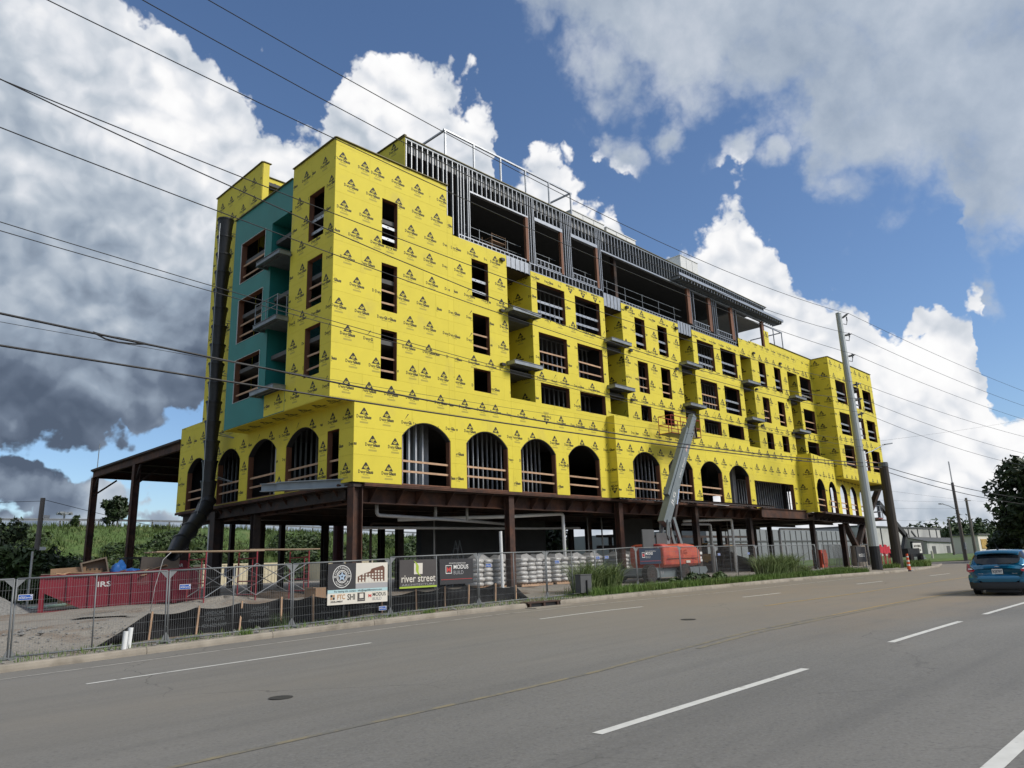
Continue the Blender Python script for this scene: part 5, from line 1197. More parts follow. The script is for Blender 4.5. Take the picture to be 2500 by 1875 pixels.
    b = MB(); q = p0.lerp(p1, .64)+up*.214+sd*.06; b.face([q, q+d*.5-sd*.02, q+d*.42-sd*.13, q+d*.1-sd*.14]); b.build('torn_decal', mat('peeling decal', (.55, .38, .34), .6), r)
    b = MB(); b.tube([(36.75, y0-.15, z+3.35), (37.15, y0-.15, z+4.2)], .10, 10); b.tube([(37.15, y0-.15, z+4.2), (37.5, y0-.15, z+5.1)], .055, 10, mi=1); b.build('lift_cylinder', [RUSTD, CHROME], r)
    # jib and basket
    j0, j1 = Vector((40.35, y0+.15, 10.2)), Vector((41.3, y0+.6, 9.15))
    b = MB(); b.bar(j0, j1, .16, .22); b.build('jib', RUSTD, r); b = MB(); b.tube([j0+V(-.15,0,-.25), j1+V(-.15,0,-.05)], .05, 8); b.tube([j0+V(.05,0,-.4), j1+V(-.3,0,-.1)], .04, 8); b.build('jib_cylinder', CHROME, r)
    RB = mat('red basket tube', (.30, .04, .03), .5); b = MB(); X0, X1, Y0, Y1, Z0, Z1 = 38.5, 41.9, 24.0, 24.9, 9.15, 10.25
    for zz in (Z0, Z0+.55, Z1): b.tube([(X0,Y0,zz),(X1,Y0,zz),(X1,Y1,zz),(X0,Y1,zz),(X0,Y0,zz)], .025, 6)
    for x_ in (X0, X0+1.1, X0+2.2, X1):
        for y_ in (Y0, Y1): b.tube([(x_,y_,Z0),(x_,y_,Z1)], .025, 6)
    b.build('basket_rails', RB, r); b = MB(); b.box(X0, Y0, Z0-.04, X1, Y1, Z0); b.build('basket_floor', GALVD, r); b = MB(); b.box(40.2, 23.85, 9.4, 41.0, 23.97, 9.75); b.build('control_box', BLACKP, r)
lift()
# ================================================================= poles, wires, far side
STEELP = mat('grey steel pole', (.40, .43, .43), .55, .35, var=.12, vscale=1.2, stretch=(3,3,.3))
CREO = mat('dark creosote timber', (.050, .042, .036), .85, var=.3, vscale=2, stretch=(5,5,.3))
TIMB = mat('grey timber pole', (.16, .14, .125), .85, var=.25, vscale=2, stretch=(5,5,.3))
INSU = mat('grey insulator', (.10, .11, .12), .4)
def steel_pole():
    b0, t0 = Vector((57.65, 19.8, .3)), Vector((57.3, 19.8, 19.9)); r = empty('utility_pole', b0, label='tall leaning grey steel utility pole with black painted foot', cat='utility pole')
    b = MB(); m_ = b0.lerp(t0, .09); b.tube([m_, t0], [.36, .20], 12); b.build('shaft', STEELP, r)
    b = MB(); b.tube([b0-V(0,0,.3), m_], [.375, .365], 12); b.build('painted_foot', BLACKP, r)
    b = MB(); b.tube([t0, t0+V(0,0,.06)], [.22, .20], 12); b.build('cap', STEELP, r)
    for i, (x, z) in enumerate(((58.05,19.97),(58.09,18.29),(58.22,16.61),(58.44,14.34),(58.21,13.11),(58.28,11.99))):
        t = (z-.3)/19.6; c = b0.lerp(t0, min(t, .985)); e = Vector((x, 19.3, z)); k = (c-V(0,0,.25))
        b = MB(); b.tube([k, e], .04, 8); s_ = k.lerp(e, .35); 
        for j in range(5): q = k.lerp(e, .4+.1*j); b.tube([q, q+(e-k).normalized()*.03], .085, 8)
        b.build('insulator_arm', INSU, r)
        b = MB(); b.tube([c+V(.2,-.2,-.55), c+V(.45,-.35,-.6), c+V(.5,-.4,-.3)], .03, 6); b.tube([c+V(.5,-.4,-.3), c+V(.5,-.4,.05)], .05, 8); b.build('arrester', INSU, r)
    for z in (9.3,):
        c = b0.lerp(t0, .43); b = MB(); b.tube([c, c+V(1.2,-.5,.35), c+V(2.5,-1.0,.9)], .04, 8); b.build('lamp_arm', GALVD, r)
        e = c+V(2.5,-1.0,.9); b = MB(); b.bar(e, e+V(.75,-.3,.12), .28, .09); b.build('street_lamp_head', GALVD, r)
    return b0, t0
PB0, PT0 = steel_pole()
def black_pole():
    x, y = 65.1, 20.7; r = empty('timber_pole', (x, y, .2), label='short dark creosoted timber pole beside the grey utility pole', cat='utility pole')
    b = MB(); b.tube([(x, y, -.3), (x+.05, y, 8.85)], [.40, .34], 12); b.build('shaft', CREO, r); b = MB(); b.tube([(x+.05, y, 8.5), (x+.05, y, 8.8)], .37, 12); b.build('band', INSU, r)
black_pole()
def wire(coef, y, x0, x1, r, lab, n=26, mt=None):
    b = MB(); pts = []
    for i in range(n+1): x = x0+(x1-x0)*i/n; pts.append((x, y(x) if callable(y) else y, np.polyval(coef, x)))
    b.tube(pts, r, 5); return tag(b.build('overhead_wire', mt or BLKCABLE), lab, 'wire', 'overhead wires along the street')
for nm, cf, rr, lb in (('C',[.00193,-.09719,19.07654],.016,'topmost overhead wire, crossing above the roof frame'),('B',[.00201,-.11111,17.92927],.016,'second highest overhead wire, crossing the top left of the building'),('A',[.00121,-.06414,16.25349],.016,'third overhead wire, crossing the corner block parapet'),('D',[.00135,-.06468,13.52366],.016,'fourth overhead wire, crossing the teal wall top'),
                   ('E',[.00241,-.15114,13.73882],.018,'fifth overhead wire, diverging from the fourth at left'),('F',[.00136,-.08527,12.3441],.016,'sixth overhead wire, crossing the upper teal window'),('G',[.00123,-.07386,9.9721],.012,'thin overhead wire crossing the middle of the teal wall'),('H',[.00093,-.06138,9.72608],.012,'thin overhead wire just below its twin on the teal wall')):
    wire(cf, 19.3, -30, 58.2, rr, lb)
wire([.0009,-.04545,7.80618], 19.6, -30, 61.4, .030, 'thick black cable crossing the building below the teal wall'); wire([.00046,-.01001,6.93965], 19.6, -30, 61.3, .028, 'thick black cable just above the front arches'); wire([.00067,-.01063,7.46759], 19.5, -30, 58.1, .007, 'hair-thin wire beside the thick black cables')
b = MB(); pts = [(5.2,19.6,7.62),(5.5,19.6,7.50),(5.8,19.6,7.47),(6.2,19.6,7.50),(6.5,19.6,7.56)]; b.tube(pts, .022, 6); b.tube([(x, y, z+.12*math.sin((x-5.2)/1.3*math.pi)) for x, y, z in pts], .022, 6); tag(b.build('cable_splice', BLKCABLE), 'looped splice on the thick black cable at left', 'splice')
# wires going on past the pole
for i, (A, B_) in enumerate((((58.05,19.3,19.97),(96.9,15,18.45)),((58.09,19.3,18.29),(95.16,15,16.55)),((58.22,19.3,16.61),(93.63,15,14.88)),((58.44,19.3,14.34),(91.76,15,12.83)),((58.21,19.3,13.11),(90.0,15,10.92)),((58.28,19.3,11.99),(85.4,15,9.5)),((65.0,20.6,8.5),(90,15.2,6.3)),((65.0,20.6,8.1),(89,15.2,5.7)))):
    A, B_ = Vector(A), Vector(B_); E_ = A+(B_-A)*1.8; E_.z = B_.z+.2; b = MB(); pts = []
    for k in range(19): t = k/18; p = A.lerp(E_, t); zc = A.z+(B_.z-A.z)*1.8*t; sag = -3.2*t*(1-t)*(.55); p.z = A.z+(E_.z-A.z)*t; pts.append(p+V(0,0,0))
    # bend so that the wire passes through its measured point
    k0 = 1/1.8; zlin = A.z+(E_.z-A.z)*k0; dz = B_.z-zlin
    pts = [p+V(0,0,dz*(4*(j/18)*(1-j/18))/(4*k0*(1-k0))) for j, p in enumerate(pts)]
    b.tube(pts, .016 if i < 6 else .03, 5); tag(b.build('overhead_wire', BLKCABLE), 'overhead %s leaving the %s pole to the right, %s from the top' % ('cable' if i > 5 else 'wire', 'dark timber' if i > 5 else 'grey steel', ('first','second','third','fourth','fifth','sixth','first','second')[i]), 'wire', 'overhead wires right of the poles')
for i, (p, q) in enumerate((((66, 30, 11.0), (130, 20, 20.0)), ((70, 34, 10.0), (140, 30, 9.0)), ((75, 36, 8.2), (128.5, 30, 8.6)), ((75, 36, 7.2), (128.5, 30, 7.6)), ((80, 38, 6.0), (126.8, 32, 6.0)))):
    p, q = Vector(p), Vector(q); b = MB(); b.tube([p.lerp(q, t/10)-V(0,0,1.2*(t/10)*(1-t/10)) for t in range(11)], .012, 4); tag(b.build('far_wire', BLKCABLE), 'thin far wire number %s from the top beyond the dark timber pole' % ('one','two','three','four','five')[i], 'wire', 'far wires at right')
# far poles
def far_pole(nm, x, y, z0, z1, r0, mt, lab, arms=(), dx=0.):
    r = empty(nm, (x, y, z0), label=lab, cat='utility pole'); b = MB(); b.tube([(x, y, z0-.3), (x+dx, y, z1)], [r0, r0*.7], 10); b.build('shaft', mt, r)
    for kind, z, l in arms:
        b = MB()
        if kind == 'cross': b.bar((x-l/2, y, z), (x+l/2, y-.3, z), .1, .1); b.build('cross_arm', mt, r)
        if kind == 'can': b.tube([(x+.35, y, z-.5), (x+.35, y, z+.5)], .26, 10); b.build('transformer', INSU, r)
        if kind == 'lamp': b.tube([(x, y, z), (x-l*.5, y-.2, z+.35), (x-l*.85, y-.3, z+.45)], .04, 6); b.build('lamp_arm', GALVD, r); b = MB(); b.bar((x-l*.85, y-.3, z+.45), (x-l, y-.35, z+.42), .25, .1); b.build('street_lamp_head', GALVD, r)
        if kind == 'box': b.box(x-.25, y-.25, z-.4, x+.25, y-.1, z+.4); b.build('meter_box', GALVD, r)
        if kind == 'mast':
            for o_ in (-.15, .15): b.tube([(x+dx+o_, y, z), (x+dx+o_, y, z+l)], .03, 5)
            b.build('antenna_mast', GALVD, r)
        if kind == 'cam': b.box(x+.1, y-.2, z-.1, x+.45, y, z+.1); b.build('camera_housing', WHT, r)
far_pole('street_pole', 98.6, 24, .6, 9.3, .22, TIMB, 'tall grey far pole with a curved lamp arm and antenna mast', (('lamp', 6.1, 8.0), ('box', 2.0, 0), ('mast', 9.2, 2.6)), dx=-.1)
far_pole('street_pole', 129.2, 30, .7, 9.2, .24, TIMB, 'far timber pole with cross arm and transformer can near the dark tree', (('cross', 8.8, 2.2), ('can', 5.4, 0)))
far_pole('street_pole', 127.6, 32.5, .7, 6.2, .18, TIMB, 'short thin far pole in front of the distant trees', (('cross', 6.0, 1.2),))
far_pole('street_pole', 92, 33, .4, 7.0, .16, GALVD, 'thin grey far pole seen between the black pole and the building', (('lamp', 6.6, -3.0),))
far_pole('timber_pole', 12.76, 55, .3, 6.8, .20, TIMB, 'grey timber pole with camera boxes in front of the left bushes', (('cam', 5.6, 0), ('cam', 3.6, 0)))
b = MB(); b.tube([(9.15, 40, .4), (9.12, 40, 2.95)], .05, 8); tag(b.build('pipe_post', GALVD), 'thin upright grey pipe left of the dumpster', 'post')
b = MB(); b.tube([Vector((-20,55,6.2)).lerp(Vector((12.7,55,6.6)), t/10)-V(0,0,2.2*(t/10)*(1-t/10)) for t in range(11)], .018, 4); tag(b.build('far_wire', BLKCABLE), 'thin wire entering from the left to the grey timber pole', 'wire')
b = MB(); b.tube([Vector((12.8,55,6.7)).lerp(Vector((45,75,3.6)), t/10)-V(0,0,2.0*(t/10)*(1-t/10)) for t in range(11)], .018, 4); tag(b.build('far_wire', BLKCABLE), 'thin wire falling from the grey timber pole towards the canopy', 'wire')
# --- things along the kerb
r = empty('utility_box', (25.45*.93, 19.45, SG(23.7, 19.4)), label='grey utility pedestal at the kerb among the weeds', cat='utility box'); x, y, z = 23.7, 19.45, SG(23.7, 19.4)
b = MB(); b.box(x-.34, y-.14, z+.12, x+.34, y+.14, z+.80); b.build('cabinet', CONCD, r); b = MB(); b.box(x-.025, y-.2, z-.1, x+.025, y-.15, z+.60); b.build('marker_post', BLACKP, r); b = MB(); b.box(x-.36, y-.16, z+.80, x+.36, y+.16, z+.83); b.build('lid', CONCD, r)
for x, lb, h, t in ((6.42,'left one of two white pipe stubs at the kerb',.40,.02),(6.56,'right one of two white pipe stubs at the kerb',.46,.03)):
    z = SG(x, 19.12); b = MB(); b.tube([(x, 19.12+(x-6.42), z-.1), (x+t, 19.12+(x-6.42), z+h)], .055, 12); tag(b.build('pipe_stub', PVC, smooth=False), lb, 'pipe', 'white pipe stubs at the kerb')
b = MB(); b.tube([(24.8, 25.2, .4), (24.76, 25.2, 3.18)], .075, 12); tag(b.build('upright_pipe', PVC), 'tall upright white pipe standing between the second column and the bags', 'pipe')
b = MB(); b.tube([(7.5,37.6,.42),(10.6,39.6,.52)], .07, 10); tag(b.build('ground_pipe', mat('pale green pipe', (.42, .60, .52), .5)), 'pale green pipe lying on the ground left of the dumpster', 'pipe', 'pipes on the ground')
b = MB(); b.tube([(7.4,37.2,.40),(9.6,38.6,.46)], .05, 10); tag(b.build('ground_pipe', PVC), 'white pipe lying in front of the pale green pipe', 'pipe', 'pipes on the ground')
def ladder():
    r = empty('step_ladder', (28.5, 33, .5), label='metal step ladder standing in the dark under the building', cat='ladder')
    for s in (-.25, .25): b = MB(); b.bar((28.2+s, 33, .5), (28.9+s*.6, 33, 3.1), .03, .07, up=(0,1,0)); b.build('rail', GALVD, r); b = MB(); b.bar((29.5+s, 33, .5), (28.9+s*.6, 33, 3.1), .03, .05, up=(0,1,0)); b.build('back_leg', GALVD, r)
    for k in range(7): t = (k+.6)/8; c = Vector((28.2, 33, .5)).lerp(Vector((28.9, 33, 3.1)), t); b = MB(); b.bar(c-V(.24*(1-.4*t),0,0), c+V(.24*(1-.4*t),0,0), .08, .025); b.build('rung', GALVD, r)
ladder()
def cone():
    x, y = 58.9, 18.05; z = G(x, y); r = empty('traffic_post', (x, y, z), label='orange and white banded traffic channelizer at the kerb', cat='traffic cone'); OR = mat('traffic orange', (.72, .10, .025), .5, var=.05)
    b = MB(); b.tube([(x, y, z), (x, y, z+.09)], [.30, .24], 8); b.build('base', BLACKP, r)
    h0 = .07; rr = .13
    for k, (hh, mt) in enumerate(((.30, OR), (.13, WHT), (.16, OR), (.13, WHT), (.18, OR), (.10, WHT), (.16, OR))): b = MB(); b.tube([(x, y, z+h0), (x, y, z+h0+hh)], [rr, rr-hh*.05], 14); b.build('band', mt, r); h0 += hh; rr -= hh*.05
cone()
# --- blue hatchback
def car():
    PA_ = mat('teal blue car paint', (.006, .15, .285), .2, .45, var=.02, coat=1.0); GL = mat('dark car glass', (.012, .014, .016), .05, 0, var=0, spec=.8); BK = mat('black trim', (.014, .014, .015), .5, var=0); RL = mat('red tail lens', (.42, .012, .02), .15, var=.1, coat=.6); CL = mat('clear lens', (.75, .62, .60), .15, var=0, coat=.6)
    r = empty('blue_car', (29.35, 6.28, G(29.4, 6.3)), R(2.5), label='bright blue hatchback driving away at the right edge', cat='car'); L_ = 4.36
    # body sections: x from the tail, half widths at sill/shoulder/roof and heights
    S = [(0.0,.60,.70,.0,.42,.80,.84,.86),(.04,.74,.80,.0,.34,.86,.93,.95),(.14,.84,.86,.30,.30,.90,1.0,1.02),(.34,.89,.90,.60,.26,.92,1.06,1.28),(.55,.905,.905,.64,.22,.93,1.08,1.42),(.95,.91,.91,.665,.20,.93,1.07,1.455),(1.6,.91,.91,.68,.19,.92,1.05,1.47),(2.2,.91,.91,.67,.19,.91,1.02,1.455),(2.7,.91,.905,.63,.19,.90,1.0,1.36),(3.15,.905,.90,.50,.19,.88,.97,1.08),(3.35,.90,.88,.45,.19,.86,.94,.98),(3.9,.88,.84,.42,.20,.80,.86,.89),(4.2,.80,.76,.4,.22,.70,.76,.78),(4.36,.62,.60,.3,.30,.55,.60,.62)]
    def sec(s):
        x, w0, w1, wr, z0, zs, zb, zr = s; wr = wr if wr else w1*.95
        half = [(w0*.93,z0),(w0,z0+.10),(w0*1.0,(z0+zs)/2),(w1,zs-.08),(w1*.985,zs),(w1*.93,zb),((w1*.93+wr)/2+.01,zb+(zr-zb)*.55),(wr,zr-.02),(wr*.86,zr+.0),(wr*.5,zr+.022),(0,zr+.03)]
        return [(x, y, z) for y, z in half]+[(x, -y, z) for y, z in half[::-1][1:]]
    b = MB(); n = 21; g_ = []
    for s in S: b.v += sec(s)
    for i in range(len(S)-1):
        for k in range(n):
            a = i*n+k; c = i*n+(k+1) % n; mi = 0
            if k in (5, 6, 13, 14) and 3 <= i <= 8: mi = 1
            if i == 8 and 5 <= k <= 14: mi = 1
            if k == n-1: mi = 2
            if k in (0, n-2): mi = 2 if k == n-1 else 0
            b.f.append((a, c, c+n, a+n)); b.m.append(mi)
    b.f.append(tuple(range(n))); b.m.append(0); b.f.append(tuple(range((len(S)-1)*n, len(S)*n))[::-1]); b.m.append(0)
    bo = b.build('body', [PA_, GL, BK], r, local=True, smooth=True)
    # rear glass, curved, under a roof spoiler
    b = MB(); nn = 12; rows = 5
    for j in range(rows+1):
        v = j/rows; z = 1.00+.33*v; hw = (.60+.10*math.sin(v*math.pi*.62))*(1-.10*v*v); 
        for i in range(nn+1):
            u = -1+2*i/nn; zz = z+ (.05*(u*u)*(1-v)) -.035*u*u*v; x = .085+.235*v+.055*u*u; b.v.append((x-.012, hw*u, zz))
    for j in range(rows):
        for i in range(nn): a = j*(nn+1)+i; b.f.append((a, a+nn+1, a+nn+2, a+1)); b.m.append(0)
    b.build('rear_window', GL, r, local=True, smooth=True)
    b = MB()
    for i in range(nn+1): u = -1+2*i/nn; b.v += [(.16+.07*u*u, .63*u, 1.40-.04*u*u), (.62, .63*u, 1.475-.03*u*u), (.18+.07*u*u, .62*u, 1.365-.04*u*u)]
    for i in range(nn): a = 3*i; b.f += [(a, a+3, a+4, a+1), (a+2, a+5, a+3, a)]; b.m += [0, 0]
    b.build('roof_spoiler', PA_, r, local=True, smooth=True)
    for s in (-1, 1):
        b = MB(); q = [(.10,.56,.92),(.02,.66,.78),(.06,.82,.76),(.22,.902,.80),(.42,.915,.97),(.26,.86,1.05)]; q = [(x-.055, s*(y+.03), z) for x, y, z in q]
        b.v = q+[(.07,s*.86,.90)]; 
        for k in range(6): b.f.append((k, (k+1) % 6, 6) if s > 0 else ((k+1) % 6, k, 6)); b.m.append(0)
        t_ = b.build('tail_lamp', RL, r, local=True); b = MB(); b.v = [(.045,s*.66,.865),(.02,s*.70,.845),(.06,s*.80,.85),(.09,s*.80,.89),(.075,s*.71,.89)]; b.v = [(x-.075, y*1.06, z) for x, y, z in b.v]; b.f = [(0,1,2,3,4) if s > 0 else (4,3,2,1,0)]; b.m = [0]; b.build('reversing_lens', CL, t_, local=True)
    b = MB(); prof = [(.86,.20),(.9,.26),(.9,.44),(.78,.46),(-.78,.46),(-.9,.44),(-.9,.26),(-.86,.20)]
    for i in range(nn+1): u = -1+2*i/nn; xx = -.03+.13*u*u*u*u+.05*u*u; b.v += [(xx, .88*u, .22), (xx-.02, .90*u, .42), (xx+.05, .885*u, .46)]
    for i in range(nn): a = 3*i; b.f += [(a, a+3, a+4, a+1), (a+1, a+4, a+5, a+2)]; b.m += [0, 0]
    b.build('lower_bumper', BK, r, local=True, smooth=True)
    b = MB()
    for i in range(nn+1): u = -1+2*i/nn; xx = -.045+.14*u*u*u*u+.05*u*u; b.v += [(xx+.02, .895*u, .44), (xx-.01, .905*u, .53), (xx, .905*u, .62), (xx+.05, .89*u, .68)]
    for i in range(nn):
        a = 4*i; b.f += [(a, a+4, a+5, a+1), (a+1, a+5, a+6, a+2), (a+2, a+6, a+7, a+3)]; b.m += [0]*3
    b.build('bumper', PA_, r, local=True, smooth=True)
    b = MB(); b.box(-.024, -.155, .70, -.006, .155, .86); pl = b.build('number_plate', WHT, r, local=True); b = MB(); put_text(b, 'BQB7897', .12, (-.028, 0, .74), (0,-1,0), (0,0,1), bold=.012, width=.27); b.build('plate_number', NAVY, pl, local=True)
    b = MB(); 
    for k in range(18): a, c = 2*math.pi*k/18, 2*math.pi*(k+1)/18; b.face([(-.012+.03, .075*math.cos(a), .925+.03*math.sin(a)), (-.012+.03, 0, .925), (-.012+.03, .075*math.cos(c), .925+.03*math.sin(c))][::1])
    b.build('badge', CHROME, r, local=True); b = MB(); put_text(b, 'Ford', .06, (.012, 0, .905), (0,-1,0), (0,0,1), bold=.004, width=.10); b.build('badge_lettering', BLU, r, local=True)
    b = MB(); put_text(b, 'FOCUS', .035, (-.002, .50, .70), (0,-1,0), (0,0,1), bold=.006, width=.15); put_text(b, 'FLEX FUEL', .03, (-.002, -.48, .70), (0,-1,0), (0,0,1), bold=.006, width=.15); b.build('model_lettering', CHROME, r, local=True)
    b = MB(); b.bar((.05, -.02, 1.03), (.06, -.42, 1.04), .02, .02); b.build('wiper', BK, r, local=True)
    b = MB(); b.tube([(.75, 0, 1.49), (.70, 0, 1.53)], .035, 8); b.tube([(.72, 0, 1.52), (.45, 0, 1.72)], .006, 5); b.build('antenna', BK, r, local=True)
    b = MB(); b.box(.15, -.75, .17, 4.0, .75, .26); b.box(.1, -.5, .10, .5, .45, .2); b.tube([(.05,-.55,.2),(.3,-.55,.2)], .04, 8); b.build('underbody', BK, r, local=True)
    for x in (.82, 3.46):
        for s in (-1, 1):
            c = Vector((x, s*.80, .32)); m_ = MB(); ax = V(0, -s, 0); m_.tube([c-ax*.11, c-ax*.10, c+ax*.10, c+ax*.11], [.28,.32,.32,.28], 24); wh = m_.build('wheel', BK, r, local=True); m_ = MB(); m_.tube([c-ax*.112, c-ax*.118], [.22, .20], 20); m_.build('rim', GALV, wh, local=True)
    for s in (-1, 1): b = MB(); b.box(2.75, s*.93, 1.0, 2.95, s*1.08, 1.13); b.build('door_mirror', PA_, r, local=True)
    for s in (-1, 1):
        for x in (1.55, 2.5): b = MB(); b.box(x, s*.905, .86, x+.18, s*.93, .89); b.build('door_handle', PA_, r, local=True)
car()
# ================================================================= vegetation and the far background
LEAFD = mat('dark foliage', (.022, .042, .011), .6, var=.35, vscale=.9, c2=(.042, .072, .017), c2scale=.45, c2lo=.48, c2hi=.7)
LEAFM = mat('mid foliage', (.034, .062, .014), .6, var=.3, vscale=.9, c2=(.066, .10, .024), c2scale=.5, c2lo=.5, c2hi=.72)
LEAFB = mat('bank foliage', (.050, .088, .014), .7, var=.3, vscale=.35, c2=(.10, .125, .028), c2scale=.16, c2lo=.48, c2hi=.68)
BARK = mat('bark', (.055, .042, .032), .9, var=.3)
def np_mesh(name, vs, nper, mt, parent=None, origin=(0,0,0)):
    """many equal polygons from an (n*nper,3) array"""
    vs = np.asarray(vs, dtype=np.float32)-np.asarray(origin, dtype=np.float32); nf = len(vs)//nper; me = bpy.data.meshes.new(name)
    me.vertices.add(len(vs)); me.vertices.foreach_set('co', vs.ravel()); me.loops.add(len(vs)); me.loops.foreach_set('vertex_index', np.arange(len(vs), dtype=np.int32))
    me.polygons.add(nf); me.polygons.foreach_set('loop_start', np.arange(0, len(vs), nper, dtype=np.int32)); me.update(calc_edges=True); me.validate(); me.materials.append(mt)
    o = bpy.data.objects.new(name, me); col.objects.link(o)
    if parent is not None: o.parent = parent
    else: o.location = origin
    return o
def leaves(centres, radii, n, size, rs, flat=.75, shell=.55):
    """leaf-sized quads spread through ellipsoid clumps, denser towards their skins"""
    c = np.asarray(centres, float); r = np.asarray(radii, float); w = r.prod(axis=1)**.67; k = rs.choice(len(c), n, p=w/w.sum())
    d = rs.normal(size=(n, 3)); d /= np.linalg.norm(d, axis=1)[:, None]; rad = shell+(1-shell)*rs.rand(n)**.6; P = c[k]+d*r[k]*rad[:, None]
    nn = d*.6+rs.normal(size=(n, 3))*.6+np.array([0, 0, .5]); nn /= np.linalg.norm(nn, axis=1)[:, None]
    t = np.cross(nn, rs.normal(size=(n, 3))); t /= np.linalg.norm(t, axis=1)[:, None]; s = np.cross(nn, t); sz = size*(.6+.8*rs.rand(n))[:, None]
    a, b_ = t*sz, s*sz*flat*.6
    return np.stack([P-a, P+b_, P+a, P-b_], axis=1).reshape(-1, 3)
def tree(name, base, H_, crown, n, size, mt, lab, cat='tree', seed=0, group=None, trunk_r=.16, limbs=5, clump=None):
    """crown: list of ((dx,dy,dz),(rx,ry,rz)) lobes around the base; each lobe broken into clumps"""
    rs = np.random.RandomState(seed); base = Vector(base); r = empty(name, base, label=lab, cat=cat, group=group); C, Rr = [], []
    for (o_, rr) in crown:
        m_ = clump or max(6, int(14*(rr[0]*rr[1]*rr[2])**.33))
        for _ in range(m_):
            d = rs.normal(size=3); d /= np.linalg.norm(d); q = np.array(o_)+d*np.array(rr)*(.45+.55*rs.rand()); C.append(q); Rr.append(np.array(rr)*(.20+.22*rs.rand()))
    vs = leaves(C, Rr, n, size, rs); o = np_mesh('crown', vs, 4, mt, r)
    b = MB(); top = Vector(crown[0][0]); b.tube([(0,0,-.2), (top.x*.2, top.y*.2, top.z*.4), (top.x*.6, top.y*.6, top.z*.8), tuple(top)], [trunk_r, trunk_r*.8, trunk_r*.5, trunk_r*.2], 8)
    for k in range(limbs):
        q = C[rs.randint(len(C))]; s0 = (top.x*.3, top.y*.3, top.z*(.3+.4*rs.rand())); b.tube([s0, (s0[0]*.5+q[0]*.5, s0[1]*.5+q[1]*.5, s0[2]*.4+q[2]*.6), tuple(q)], [trunk_r*.4, trunk_r*.25, trunk_r*.08], 6)
    b.build('trunk', BARK, r, local=True); return r
# --- highway embankment behind the site
def bank():
    xs = fr(-60, 170, 3); prof = [(72,.2),(78,.6),(82,1.9),(86,3.6),(90,5.3),(93,6.5),(95,7.0),(97,6.9),(112,6.2),(120,6.0)]
    b = MB(); n = len(xs)
    for y, z in prof:
        for x in xs: b.v.append((x, y+rnd.uniform(-.4,.4), z+(rnd.uniform(-.25,.25) if 1 < z < 6.6 else 0)+.5*math.sin(x*.05)*(z/7)-.012*max(0, x-40)*(z/7)))
    for j in range(len(prof)-1):
        for i in range(n-1): b.f.append((j*n+i, j*n+i+1, (j+1)*n+i+1, (j+1)*n+i)); b.m.append(0)
    o = b.build('embankment', GRASSB, smooth=True, origin=(0,0,0)); o['kind'] = 'structure'
    def zb(x, y): z = float(np.interp(y, [p[0] for p in prof], [p[1] for p in prof])); return z+.5*math.sin(x*.05)*(z/7)-.012*max(0, x-40)*(z/7)
    rs = np.random.RandomState(5); N_ = 34000; x = rs.uniform(8, 110, N_); y = rs.uniform(77, 96, N_); z = np.array([zb(a, c) for a, c in zip(x, y)])
    h = rs.uniform(.25, .75, N_)*(1+.5*np.sin(x*.4)*np.sin(y*.5)); a = rs.uniform(0, 6.28, N_); w = rs.uniform(.03, .09, N_); l = rs.normal(0, .25, (N_, 2))*h[:, None]
    P = np.stack([x, y, z-.05], 1); D = np.stack([np.cos(a)*w, np.sin(a)*w, 0*w], 1); T = P+np.stack([l[:, 0], l[:, 1], h+.05], 1)
    o = np_mesh('bank_grass', np.stack([P-D, P+D, T], 1).reshape(-1, 3), 3, LEAFB); o['kind'] = 'stuff'; tag(o, 'rough grass and weeds covering the embankment', 'grass')
    C, Q = [], []
    for _ in range(150):
        xx = rs.uniform(14, 75); yy = rs.uniform(76, 90); rr = rs.uniform(.7, 1.9)
        if yy > 86 and rs.rand() < .6: continue
        C.append((xx, yy, zb(xx, yy)+rr*.35)); Q.append((rr*1.3, rr, rr*.8))
    o = np_mesh('bank_scrub', leaves(C, Q, 26000, .26, rs), 4, LEAFM); o['kind'] = 'stuff'; tag(o, 'low leafy scrub along the foot of the embankment', 'scrub')
    return zb
ZB = bank()
# guard rail on top, one length per span
GRm = empty('guard_rail', (60, 95, 7), label='long steel guard rail along the top of the embankment', cat='guard rail')
x = 10.
while x < 104:
    b = MB(); y = 95.2; z0, z1 = ZB(x, y)+.75, ZB(x+3.9, y)+.75
    b.bar((x, y, z0), (x+3.96, y, z1), .05, .26, up=(0,0,1)); b.bar((x, y-.04, z0+.06), (x+3.96, y-.04, z1+.06), .04, .07); b.build('rail_length', GALVD, GRm)
    for k in (0., 2.): b = MB(); b.box(x+k, y+.05, ZB(x, y)-.1, x+k+.12, y+.2, z0+.12); b.build('rail_post', TIMB, GRm)
    x += 4.0
tree('young_tree', (29.5, 95, 7.0), 4.2, [((0,0,2.6),(1.35,1.3,1.35)),((.1,0,3.4),(.8,.8,.7)),((-.5,0,1.7),(.8,.8,.8))], 2600, .30, LEAFD, 'round young tree alone on top of the embankment between the canopy columns', seed=3, trunk_r=.10)
tree('shrub', (25.3, 95, 7.1), 1.5, [((0,0,.8),(.6,.6,.6)),((.3,0,1.2),(.35,.3,.35))], 600, .22, LEAFM, 'small shrub on the embankment left of the canopy columns', 'shrub', 4, trunk_r=.05)
tree('shrub', (34.4, 94, 6.8), 1.2, [((0,0,.6),(.6,.6,.6))], 500, .22, LEAFM, 'small shrub right of the second canopy column', 'shrub', 6, trunk_r=.05)
